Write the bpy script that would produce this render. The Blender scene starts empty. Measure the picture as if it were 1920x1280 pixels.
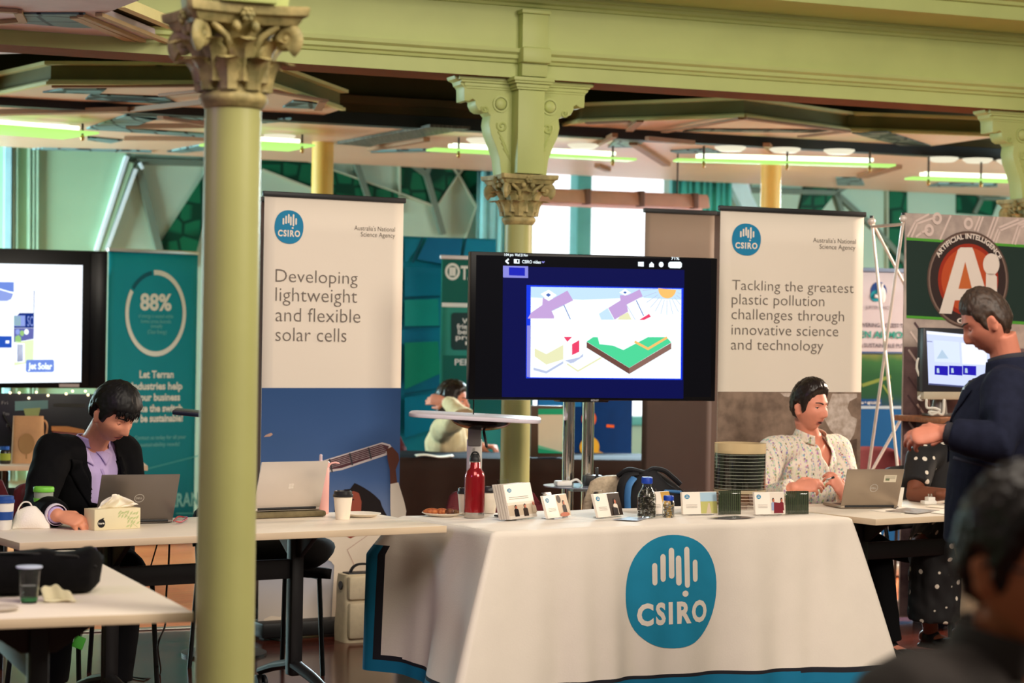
import bpy, bmesh, math, random
from math import sin, cos, pi, sqrt, exp, radians
from mathutils import Vector as V, Matrix as Mx, noise
from mathutils.bvhtree import BVHTree

scene = bpy.context.scene
COL = scene.collection
random.seed(7)

# ---------------------------------------------------------------- camera
F_PX, EYE, PITCH, ROLL = 3948.0, 1.523, 0.003, 0.016
FWD = V((0, cos(PITCH), -sin(PITCH)))
UP0 = V((0, sin(PITCH), cos(PITCH)))
RGT = V((1, 0, 0)) * cos(ROLL) + UP0 * sin(ROLL)
UPV = UP0 * cos(ROLL) - V((1, 0, 0)) * sin(ROLL)
EYEP = V((0, 0, EYE))
cam_data = bpy.data.cameras.new('camera')
cam = bpy.data.objects.new('camera', cam_data)
COL.objects.link(cam)
cm = Mx((RGT, UPV, -FWD)).transposed().to_4x4()
cm.translation = EYEP
cam.matrix_world = cm
cam_data.sensor_width = 36.0
cam_data.lens = F_PX / 1920 * 36
cam_data.clip_end = 200
cam_data.dof.use_dof = True
cam_data.dof.focus_distance = 8.9
cam_data.dof.aperture_fstop = 3.0
scene.camera = cam

# ---------------------------------------------------------------- world, lights, exposure
world = bpy.data.worlds.new('hall_light')
scene.world = world
world.use_nodes = True
bg = world.node_tree.nodes['Background']
bg.inputs[0].default_value = (1.0, 0.88, 0.76, 1)
bg.inputs[1].default_value = 0.17

def area(name, loc, target, size, energy, color, size_y=None, spread=pi):
    d = bpy.data.lights.new(name, 'AREA')
    d.energy = energy; d.color = color; d.size = size
    d.spread = spread
    if size_y: d.shape = 'RECTANGLE'; d.size_y = size_y
    o = bpy.data.objects.new(name, d); COL.objects.link(o)
    o.location = loc
    o.rotation_euler = (V(target) - V(loc)).to_track_quat('-Z', 'Y').to_euler()
    return o
area('hall_light_right', (5.2, 3.0, 4.6), (0.6, 8.8, 0.9), 2.6, 400, (1.0, 0.89, 0.75))
area('hall_light_middle', (0.5, 4.2, 5.2), (0.2, 9.3, 0.8), 3.0, 230, (1.0, 0.89, 0.75))
area('hall_light_left', (-3.1, 5.0, 2.5), (-0.6, 9.0, 0.5), 0.8, 15, (0.70, 0.36, 1.0))
area('window_daylight', (1.6, 17.3, 2.66), (0.9, 13.4, 0.2), 2.6, 220, (0.72, 0.93, 1.0), 0.4, 1.25)
area('back_left_fill', (-6.6, 14.6, 1.9), (-1.2, 17.0, 1.6), 2.4, 470, (0.64, 0.95, 1.0), 1.6)  # added cool fill that brightens the left back wall; no window stands here
area('side_window_sun', (5.4, 13.2, 2.7), (2.0, 11.9, 0.0), 1.2, 190, (1.0, 0.78, 0.6), 1.2, 1.5)
area('back_right_fill', (6.4, 15.6, 1.9), (2.4, 19.6, 1.7), 2.2, 210, (0.72, 0.96, 1.0), 1.6)  # added fill along the right part of the back wall, not a window
scene.view_settings.view_transform = 'Standard'
scene.view_settings.look = 'None'
scene.view_settings.gamma = 1
scene.view_settings.use_curve_mapping = False
scene.view_settings.exposure = 0.0

# ---------------------------------------------------------------- helpers: pixels to places
def ray(px, py):
    return FWD + RGT * ((px - 960) / F_PX) - UPV * ((py - 640) / F_PX)
def at(px, py, Y):
    d = ray(px, py); return EYEP + d * (Y / d.y)
def on(px, py, z):
    d = ray(px, py); return EYEP + d * ((z - EYE) / d.z)

class Fr:
    """a thing's own frame: x to the right along it, y away, z up"""
    def __init__(s, loc, rz):
        s.loc = V(loc); s.rz = rz
        s.M = Mx.Translation(s.loc) @ Mx.Rotation(rz, 4, 'Z'); s.I = s.M.inverted()
    def xz(s, px, py, y=0.0):
        a = s.I @ EYEP; d = s.I.to_3x3() @ ray(px, py)
        p = a + d * ((y - a.y) / d.y); return (p.x, p.z)
    def xy(s, px, py, z):
        p = s.I @ on(px, py, z); return (p.x, p.y)
    def w(s, x, y, z): return s.M @ V((x, y, z))
    def l(s, p): return s.I @ V(p)

# ---------------------------------------------------------------- helpers: materials
def lin(c):
    return tuple(((v / 255) / 12.92 if v / 255 <= .04045 else ((v / 255 + .055) / 1.055) ** 2.4) for v in c)
MATS = {}
def mat(name, rgb, rough=.6, metal=0., emit=0., var=.06, scale=8., bump=0., bscale=60., trans=0., ior=1.45, alpha=1., spec=.5, coat=0., stretch=None, rgb2=None, sheen=0.):
    if name in MATS: return MATS[name]
    m = bpy.data.materials.new(name); m.use_nodes = True
    nt = m.node_tree; b = nt.nodes['Principled BSDF']; L = nt.links.new
    c = lin(rgb)
    b.inputs['Roughness'].default_value = rough; b.inputs['Metallic'].default_value = metal
    b.inputs['IOR'].default_value = ior; b.inputs['Alpha'].default_value = alpha
    b.inputs['Specular IOR Level'].default_value = spec
    b.inputs['Transmission Weight'].default_value = trans
    b.inputs['Coat Weight'].default_value = coat
    b.inputs['Sheen Weight'].default_value = sheen
    tc = nt.nodes.new('ShaderNodeTexCoord'); mp = nt.nodes.new('ShaderNodeMapping')
    L(tc.outputs['Object'], mp.inputs[0])
    if stretch: mp.inputs['Scale'].default_value = stretch
    n = nt.nodes.new('ShaderNodeTexNoise'); n.inputs['Scale'].default_value = scale; n.inputs['Detail'].default_value = 4
    L(mp.outputs[0], n.inputs['Vector'])
    r = nt.nodes.new('ShaderNodeValToRGB')
    c2 = lin(rgb2) if rgb2 else tuple(v * (1 - var) for v in c)
    c1 = c if rgb2 else tuple(min(1, v * (1 + var * .6)) for v in c)
    r.color_ramp.elements[0].position = .35; r.color_ramp.elements[1].position = .65
    r.color_ramp.elements[0].color = (*c2, 1); r.color_ramp.elements[1].color = (*c1, 1)
    L(n.outputs['Fac'], r.inputs[0]); L(r.outputs[0], b.inputs['Base Color'])
    if emit:
        b.inputs['Emission Strength'].default_value = emit; L(r.outputs[0], b.inputs['Emission Color'])
        nt.links.remove(b.inputs['Base Color'].links[0]); b.inputs['Base Color'].default_value = (.004, .004, .005, 1); b.inputs['Specular IOR Level'].default_value = .03
    if bump:
        n2 = nt.nodes.new('ShaderNodeTexNoise'); n2.inputs['Scale'].default_value = bscale; n2.inputs['Detail'].default_value = 3
        L(mp.outputs[0], n2.inputs['Vector'])
        bp = nt.nodes.new('ShaderNodeBump'); bp.inputs['Strength'].default_value = bump; bp.inputs['Distance'].default_value = .01
        L(n2.outputs['Fac'], bp.inputs['Height']); L(bp.outputs[0], b.inputs['Normal'])
    MATS[name] = m; return m
def ink(rgb, rough=.55):
    return mat('ink_%02x%02x%02x' % tuple(rgb), rgb, rough, var=.02, spec=.2)
def glow(rgb, e=1.0):
    return mat('screen_%02x%02x%02x_%d' % (*rgb, int(e * 100)), (0, 0, 0) if False else rgb, .4, emit=e, var=.0)

# ---------------------------------------------------------------- helpers: mesh building
_cap = {}
def text_mesh(s, bold=0., spacing=1.0):
    k = (s, bold, spacing)
    if k in _cap: return _cap[k]
    cu = bpy.data.curves.new('lettering', 'FONT'); cu.body = s; cu.offset = bold; cu.resolution_u = 3
    cu.space_character = spacing; cu.fill_mode = 'FRONT'
    o = bpy.data.objects.new('lettering', cu); COL.objects.link(o)
    dg = bpy.context.evaluated_depsgraph_get(); dg.update()
    me = bpy.data.meshes.new_from_object(o.evaluated_get(dg))
    vs = [(v.co.x, v.co.y) for v in me.vertices]; fs = [tuple(p.vertices) for p in me.polygons]
    bpy.data.objects.remove(o); bpy.data.curves.remove(cu); bpy.data.meshes.remove(me)
    _cap[k] = (vs, fs); return _cap[k]
def cap_height():
    vs, _ = text_mesh('H'); return max(v[1] for v in vs)

class MB:
    def __init__(s, M=None): s.bm = bmesh.new(); s.M = M or Mx.Identity(4)
    def v(s, p): return s.bm.verts.new(s.M @ V(p))
    def f(s, vs, m=0):
        try: fc = s.bm.faces.new(vs)
        except ValueError: return None
        fc.material_index = m; return fc
    def poly(s, pts, m=0): return s.f([s.v(p) for p in pts], m)
    def box(s, c, d, m=0, bev=0., R=None, seg=2):
        R = R or Mx.Identity(3); c = V(c); q = []
        for x in (-.5, .5):
            for y in (-.5, .5):
                for z in (-.5, .5): q.append(s.v(c + R @ V((x * d[0], y * d[1], z * d[2]))))
        fs = [s.f([q[i] for i in t], m) for t in ((0, 1, 3, 2), (4, 6, 7, 5), (0, 4, 5, 1), (2, 3, 7, 6), (0, 2, 6, 4), (1, 5, 7, 3))]
        if bev:
            es = list({e for f in fs for e in f.edges})
            r = bmesh.ops.bevel(s.bm, geom=es, offset=bev, segments=seg, affect='EDGES', profile=.5)
            for f in r['faces']: f.material_index = m
        return s
    def bb(s, lo, hi, m=0, bev=0.):
        return s.box([(a + b) / 2 for a, b in zip(lo, hi)], [b - a for a, b in zip(lo, hi)], m, bev)
    def prism(s, pts, off, m=0, bev=0.):
        """closed polygon (3D points) extruded by off"""
        off = V(off); a = [s.v(p) for p in pts]; b = [s.v(V(p) + off) for p in pts]
        n = len(pts); fs = [s.f(a, m), s.f(b[::-1], m)]
        for i in range(n): fs.append(s.f([a[i], b[i], b[(i + 1) % n], a[(i + 1) % n]][::-1], m))
        bmesh.ops.recalc_face_normals(s.bm, faces=[f for f in fs if f])
        if bev:
            es = list({e for f in fs[:2] for e in f.edges})
            r = bmesh.ops.bevel(s.bm, geom=es, offset=bev, segments=2, affect='EDGES', profile=.5)
            for f in r['faces']: f.material_index = m
        return s
    def flat(s, pts, y=0., m=0):
        """polygon in the x-z plane facing -y"""
        a = 0
        for i in range(len(pts)):
            x0, z0 = pts[i]; x1, z1 = pts[(i + 1) % len(pts)]; a += x0 * z1 - x1 * z0
        if a < 0: pts = pts[::-1]
        return s.poly([(x, y, z) for x, z in pts], m)
    def rect(s, x0, z0, x1, z1, y=0., m=0): return s.flat([(x0, z0), (x1, z0), (x1, z1), (x0, z1)], y, m)
    def disc(s, x, z, rx, rz=None, y=0., m=0, n=40, a0=0, a1=2 * pi):
        rz = rz or rx
        return s.flat([(x + rx * cos(a0 + (a1 - a0) * i / n), z + rz * sin(a0 + (a1 - a0) * i / n)) for i in range(n)], y, m)
    def arc(s, x, z, r0, r1, a0, a1, y=0., m=0, n=48, q=1.):
        for i in range(n):
            b0 = a0 + (a1 - a0) * i / n; b1 = a0 + (a1 - a0) * (i + 1) / n
            s.flat([(x + r0 * q * cos(b0), z + r0 * sin(b0)), (x + r1 * q * cos(b0), z + r1 * sin(b0)), (x + r1 * q * cos(b1), z + r1 * sin(b1)), (x + r0 * q * cos(b1), z + r0 * sin(b1))], y, m)
    def stroke(s, pts, w, y=0., m=0):
        """flat line of width w through x-z points"""
        for (x0, z0), (x1, z1) in zip(pts, pts[1:]):
            d = V((x1 - x0, z1 - z0)); 
            if d.length < 1e-6: continue
            n = V((-d.y, d.x)).normalized() * w / 2; e = d.normalized() * w * .25
            s.flat([(x0 - n.x - e.x, z0 - n.y - e.y), (x1 - n.x + e.x, z1 - n.y + e.y), (x1 + n.x + e.x, z1 + n.y + e.y), (x0 + n.x - e.x, z0 + n.y - e.y)], y, m)
    def frame_of(s, pts, i, up):
        a = V(pts[max(0, i - 1)]); b = V(pts[min(len(pts) - 1, i + 1)]); t = (b - a).normalized()
        x = up.cross(t)
        if x.length < 1e-4: x = V((1, 0, 0)).cross(t)
        if x.length < 1e-4: x = V((0, 1, 0)).cross(t)
        x.normalize(); return x, t.cross(x).normalized(), t
    def tube(s, pts, r, n=12, m=0, cap=True, up=(0, 0, 1), rnd=False):
        """swept tube; r = radius, or list of radii or (rx, ry) pairs; rnd = rounded ends"""
        pts = [V(p) for p in pts]; up = V(up)
        R = r if isinstance(r, (list, tuple)) else [r] * len(pts)
        R = [q if isinstance(q, (list, tuple)) else (q, q) for q in R]
        if rnd:
            d0 = (pts[0] - pts[1]).normalized(); d1 = (pts[-1] - pts[-2]).normalized()
            a0 = sum(R[0]) / 2; a1 = sum(R[-1]) / 2
            pre = [(pts[0] + d0 * a0 * sin(t), tuple(q * cos(t) for q in R[0])) for t in (1.35, .95, .5)]
            post = [(pts[-1] + d1 * a1 * sin(t), tuple(q * cos(t) for q in R[-1])) for t in (.5, .95, 1.35)]
            pts = [p for p, _ in pre] + pts + [p for p, _ in post]
            R = [q for _, q in pre] + R + [q for _, q in post]
        rings = []; px = None
        for i, p in enumerate(pts):
            x, y, t = s.frame_of(pts, i, up)
            if px is not None:
                x2 = px - t * px.dot(t)
                if x2.length > 1e-4: x = x2.normalized(); y = t.cross(x)
            px = x
            rings.append([s.v(p + x * R[i][0] * cos(2 * pi * k / n) + y * R[i][1] * sin(2 * pi * k / n)) for k in range(n)])
        for a, b in zip(rings, rings[1:]):
            for k in range(n): s.f([a[k], a[(k + 1) % n], b[(k + 1) % n], b[k]], m)
        if cap: s.f(rings[0][::-1], m); s.f(rings[-1], m)
        return s
    def lathe(s, prof, c=(0, 0, 0), n=32, m=0, cap=True, R=None):
        """prof: (radius, z) or (radius, z, material)"""
        R = R or Mx.Identity(3); c = V(c); rings = []
        for q in prof:
            rings.append([s.v(c + R @ V((q[0] * cos(2 * pi * k / n), q[0] * sin(2 * pi * k / n), q[1]))) for k in range(n)])
        for i, (a, b) in enumerate(zip(rings, rings[1:])):
            mm = prof[i][2] if len(prof[i]) > 2 else m
            for k in range(n): s.f([a[k], a[(k + 1) % n], b[(k + 1) % n], b[k]], mm)
        if cap:
            s.f(rings[0][::-1], prof[0][2] if len(prof[0]) > 2 else m)
            s.f(rings[-1], prof[-1][2] if len(prof[-1]) > 2 else m)
        return s
    def ell(s, c, r, R=None, nu=20, nv=12, m=0):
        R = R or Mx.Identity(3); c = V(c); r = r if isinstance(r, (tuple, list)) else (r, r, r)
        rings = [[s.v(c + R @ V((r[0] * cos(2 * pi * k / nu) * cos(t), r[1] * sin(2 * pi * k / nu) * cos(t), r[2] * sin(t)))) for k in range(nu)] for t in [(-.5 + (i + .5) / nv) * pi for i in range(nv)]]
        for a, b in zip(rings, rings[1:]):
            for k in range(nu): s.f([a[k], a[(k + 1) % nu], b[(k + 1) % nu], b[k]], m)
        s.f(rings[0][::-1], m); s.f(rings[-1], m); return s
    def grid(s, fn, nu, nv, m=0, wrap=False):
        """fn(u, v) -> point, u and v in 0..1; m may be fn(u, v) -> material"""
        g = [[s.v(fn(i / nu, j / nv)) for j in range(nv + 1)] for i in range(nu if wrap else nu + 1)]
        for i in range(nu):
            i2 = (i + 1) % nu if wrap else i + 1
            for j in range(nv):
                mm = m((i + .5) / nu, (j + .5) / nv) if callable(m) else m
                s.f([g[i][j], g[i2][j], g[i2][j + 1], g[i][j + 1]], mm)
        return s
    def text(s, string, x, z, h, w=None, y=0., m=0, align='L', bold=0., fn=None, spacing=1.0):
        """lettering in the x-z plane: x, z of the start of the base line, h = capital height, w = width"""
        vs, fs = text_mesh(string, bold, spacing)
        if not vs: return s
        k = h / cap_height(); x0 = min(v[0] for v in vs); x1 = max(v[0] for v in vs)
        kx = w / (x1 - x0) if w else k
        ww = (x1 - x0) * kx
        ox = x - (0 if align == 'L' else ww / 2 if align == 'C' else ww)
        if fn is None: fn = lambda a, b: (a, y, b)
        q = [s.v(fn(ox + (vx - x0) * kx, z + vy * k)) for vx, vy in vs]
        for f in fs: s.f([q[i] for i in f], m)
        return s
    def done(s, name, mats, parent=None, smooth=40, loc=None, rz=0., solid=0., sub=0, bev=0.):
        me = bpy.data.meshes.new(name); s.bm.to_mesh(me); s.bm.free()
        return mesh_obj(name, me, mats, parent, smooth, loc, rz, solid, sub, bev)

def mesh_obj(name, me, mats, parent=None, smooth=40, loc=None, rz=0., solid=0., sub=0, bev=0.):
    for m in (mats if isinstance(mats, (list, tuple)) else [mats]): me.materials.append(m)
    if smooth:
        me.polygons.foreach_set('use_smooth', [True] * len(me.polygons))
        me.set_sharp_from_angle(angle=radians(smooth))
    o = bpy.data.objects.new(name, me); COL.objects.link(o)
    if loc is not None: o.location = loc
    o.rotation_euler = (0, 0, rz)
    if parent: o.parent = parent
    if sub: md = o.modifiers.new('subdivision', 'SUBSURF'); md.levels = md.render_levels = sub
    if solid: md = o.modifiers.new('solidify', 'SOLIDIFY'); md.thickness = solid; md.offset = 0
    if bev: md = o.modifiers.new('bevel', 'BEVEL'); md.width = bev; md.segments = 2; md.limit_method = 'ANGLE'
    return o

def tag(o, label, cat, group=None, kind=None):
    o['label'] = label; o['category'] = cat
    if group: o['group'] = group
    if kind: o['kind'] = kind
    return o
def thing(name, label, cat, loc=(0, 0, 0), rz=0., group=None):
    o = bpy.data.objects.new(name, None); COL.objects.link(o); o.empty_display_size = .1
    o.location = loc; o.rotation_euler = (0, 0, rz)
    return tag(o, label, cat, group)
def struct(o): o['kind'] = 'structure'; return o
def dup(root, loc, rz, label, group=None, drop=()):
    def cp(o, par):
        c = o.copy(); COL.objects.link(c)
        if par: c.parent = par
        for ch in kids.get(o, ()): 
            if ch.name.split('.')[0] not in drop: cp(ch, c)
        return c
    kids = {}
    for o in COL.objects:
        if o.parent: kids.setdefault(o.parent, []).append(o)
    c = cp(root, None); c.location = loc; c.rotation_euler = (0, 0, rz); c['label'] = label
    if group: c['group'] = group
    return c
# ---------------------------------------------------------------- paints
SAGE = mat('sage_paint', (178, 188, 116), .5, var=.05, scale=3, bump=.05, bscale=25)
SAGEC = mat('column_paint', (166, 166, 104), .42, var=.05, scale=3, bump=.04, bscale=30)
CAPM = mat('capital_paint', (182, 164, 108), .6, var=.22, scale=18, rgb2=(128, 120, 74), bump=.2, bscale=50)
WALLG = mat('wall_green', (160, 194, 158), .7, var=.05, scale=2)
PANELG = mat('wall_panel_pale', (172, 196, 172), .6, var=.05, scale=1.5)
STRIPG = mat('joint_grey_green', (104, 118, 100), .6)
TEALW = mat('teal_trim', (92, 172, 164), .55, var=.06)
DARKV = mat('void_shade', (20, 16, 12), .95, spec=.05)  # shade of the unlit space above the panels put into a near-black
OLIVE = mat('olive_frieze', (66, 56, 34), .85, spec=.1)
CEILP = mat('ceiling_panel', (214, 184, 156), .4, var=.04, scale=1.5, spec=.25)
CEILB = mat('ceiling_batten', (150, 112, 82), .6)
BLACKB = mat('black_rail', (14, 13, 16), .5)

def voronoi_mat(name, c_line, c_in, scale, width, rough=.5, wall=False):
    if name in MATS: return MATS[name]
    m = bpy.data.materials.new(name); m.use_nodes = True; nt = m.node_tree; L = nt.links.new
    b = nt.nodes['Principled BSDF']; b.inputs['Roughness'].default_value = rough; b.inputs['Specular IOR Level'].default_value = .12
    tc = nt.nodes.new('ShaderNodeTexCoord'); vo = nt.nodes.new('ShaderNodeTexVoronoi'); vo.feature = 'DISTANCE_TO_EDGE'
    vo.inputs['Scale'].default_value = scale; vo.inputs['Randomness'].default_value = .35
    L(tc.outputs['Object'], vo.inputs['Vector'])
    r = nt.nodes.new('ShaderNodeValToRGB'); r.color_ramp.elements[0].position = width; r.color_ramp.elements[1].position = width * 1.6
    r.color_ramp.elements[0].color = (*lin(c_line), 1); r.color_ramp.elements[1].color = (*lin(c_in), 1)
    L(vo.outputs['Distance'], r.inputs[0]); L(r.outputs[0], b.inputs['Base Color'])
    MATS[name] = m; return m
HEXG = voronoi_mat('green_cell_pattern', (10, 56, 38), (20, 96, 64), 6.0, .06)
HEXC = voronoi_mat('ceiling_cell_pattern', (40, 52, 56), (112, 146, 148), 5.0, .04)
HEXD = voronoi_mat('ceiling_cell_dark', (40, 46, 44), (104, 112, 104), 5.0, .05)

# ---------------------------------------------------------------- floor
def floor_mat(name, c1, c2, seam, rough, rot, coat):
    m = bpy.data.materials.new(name); m.use_nodes = True; nt = m.node_tree; L = nt.links.new
    b = nt.nodes['Principled BSDF']; b.inputs['Roughness'].default_value = rough; b.inputs['Coat Weight'].default_value = coat
    b.inputs['Coat Roughness'].default_value = .12; b.inputs['Specular IOR Level'].default_value = .3
    tc = nt.nodes.new('ShaderNodeTexCoord'); mp = nt.nodes.new('ShaderNodeMapping'); mp.inputs['Rotation'].default_value = (0, 0, rot)
    L(tc.outputs['Object'], mp.inputs[0])
    br = nt.nodes.new('ShaderNodeTexBrick'); br.inputs['Scale'].default_value = 1
    br.inputs['Brick Width'].default_value = 1.7; br.inputs['Row Height'].default_value = .085; br.inputs['Mortar Size'].default_value = .002
    br.inputs['Color1'].default_value = (*lin(c1), 1); br.inputs['Color2'].default_value = (*lin(c2), 1); br.inputs['Mortar'].default_value = (*lin(seam), 1)
    L(mp.outputs[0], br.inputs['Vector'])
    m2 = nt.nodes.new('ShaderNodeMapping'); m2.inputs['Scale'].default_value = (2, 40, 1); L(mp.outputs[0], m2.inputs[0])
    n = nt.nodes.new('ShaderNodeTexNoise'); n.inputs['Scale'].default_value = 2; n.inputs['Detail'].default_value = 5; L(m2.outputs[0], n.inputs['Vector'])
    mx = nt.nodes.new('ShaderNodeMix'); mx.data_type = 'RGBA'; mx.blend_type = 'MULTIPLY'; mx.inputs[0].default_value = .5
    L(br.outputs[0], mx.inputs[6]); L(n.outputs['Color'], mx.inputs[7]); L(mx.outputs[2], b.inputs['Base Color'])
    return m
B = Fr((0.027, 11.63, 0), .38)          # the line of columns and the beam above it
SPACING = 3.40
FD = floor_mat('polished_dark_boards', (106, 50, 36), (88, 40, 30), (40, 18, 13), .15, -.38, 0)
FO = floor_mat('sunlit_boards', (250, 150, 92), (236, 130, 74), (130, 66, 36), .4, -.38, .1)  # sunlight on the far boards is put into this brighter orange
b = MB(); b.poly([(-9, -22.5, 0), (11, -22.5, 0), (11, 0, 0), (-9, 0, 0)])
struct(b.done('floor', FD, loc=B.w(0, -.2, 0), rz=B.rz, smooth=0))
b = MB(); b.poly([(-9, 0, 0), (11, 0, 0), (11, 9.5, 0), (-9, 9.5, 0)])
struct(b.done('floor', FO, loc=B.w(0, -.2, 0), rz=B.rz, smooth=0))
b = MB(); b.bb((-9, -.03, 0), (11, .03, .008), bev=.003)
struct(b.done('trim_1', mat('threshold_metal', (190, 188, 180), .3, metal=.9), loc=B.w(0, -.2, .001), rz=B.rz))

# ---------------------------------------------------------------- beam with mouldings, and the frieze behind it
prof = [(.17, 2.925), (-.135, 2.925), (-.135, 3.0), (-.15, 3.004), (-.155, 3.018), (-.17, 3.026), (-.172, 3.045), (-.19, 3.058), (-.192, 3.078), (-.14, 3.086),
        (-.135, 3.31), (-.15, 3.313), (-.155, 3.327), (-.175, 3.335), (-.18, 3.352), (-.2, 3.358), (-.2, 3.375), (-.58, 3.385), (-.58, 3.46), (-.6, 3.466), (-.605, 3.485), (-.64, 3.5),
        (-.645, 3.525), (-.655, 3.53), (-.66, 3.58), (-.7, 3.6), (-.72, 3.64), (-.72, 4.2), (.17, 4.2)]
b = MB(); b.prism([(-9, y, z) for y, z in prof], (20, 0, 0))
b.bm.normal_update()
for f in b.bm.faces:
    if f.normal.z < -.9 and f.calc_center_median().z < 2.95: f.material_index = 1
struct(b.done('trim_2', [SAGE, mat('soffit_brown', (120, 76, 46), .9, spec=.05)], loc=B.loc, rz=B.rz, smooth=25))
b = MB(); b.prism([(-5.5, y, z) for y, z in [(2.7, 2.967), (2.40, 2.967), (2.40, 3.02), (2.37, 3.03), (2.35, 3.07), (2.40, 3.08), (2.40, 3.3), (2.7, 3.3)]], (16.5, 0, 0))
struct(b.done('trim_3', OLIVE, loc=B.loc, rz=B.rz, smooth=25))
b = MB(); b.bb((-9, 2.40, 2.885), (11, 2.52, 2.965))
struct(b.done('trim_4', BLACKB, loc=B.loc, rz=B.rz))
b = MB(); b.poly([(-9, .17, 3.62), (-9, 9.3, 3.62), (11, 9.3, 3.62), (11, .17, 3.62)])
struct(b.done('ceiling', DARKV, loc=B.loc, rz=B.rz, smooth=0))

b = MB(); b.bb((-9.2, -9, 0), (-9, 9.4, 4.2)); struct(b.done('wall_left', WALLG, loc=B.loc, rz=B.rz, smooth=0))
b = MB(); b.bb((11, -9, 0), (11.2, 9.4, 4.2)); struct(b.done('wall_right', WALLG, loc=B.loc, rz=B.rz, smooth=0))
# ---------------------------------------------------------------- cast-iron columns
def leaf(b, ang, r0, z0, h, w, curl, m=0):
    """acanthus leaf standing off the bell of a capital"""
    def fn(u, v):
        a = (u - .5) * 2
        lobes = 1 + .22 * cos(v * 22) * (abs(a) > .3)
        wid = w * (sin(pi * min(1, v * .82 + .16)) ** .7) * lobes
        out = .012 + .01 * (1 - a * a) + curl * max(0, v - .55) ** 1.6 * 3.4
        z = z0 + h * (v if v < .8 else .8 + (v - .8) * .3 - (v - .8) ** 2 * 3.2)
        r = r0 + out + .035 * v * v
        t = ang + a * wid / max(.05, r0) * .5
        rr = r - .012 * abs(a) ** 2 + .004 * cos(a * 9)
        return (rr * cos(t), rr * sin(t), z)
    b.grid(fn, 8, 10, m)
def volute(b, ang, z, r, m=0):
    d = V((cos(ang), sin(ang), 0)); pts = []; rad = []
    for i in range(34):
        t = i / 33; a = -1.2 + t * 9.2; q = r * (1 - .82 * t)
        pts.append(d * (.165 + q * cos(a)) + V((0, 0, z + q * sin(a)))); rad.append((.022 - .008 * t, .013 - .004 * t))
    b.tube(pts, rad, 8, m, up=(-d.y, d.x, 0))
    b.ell(d * .165 + V((0, 0, z)), (.012, .012, .012), m=m)
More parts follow.
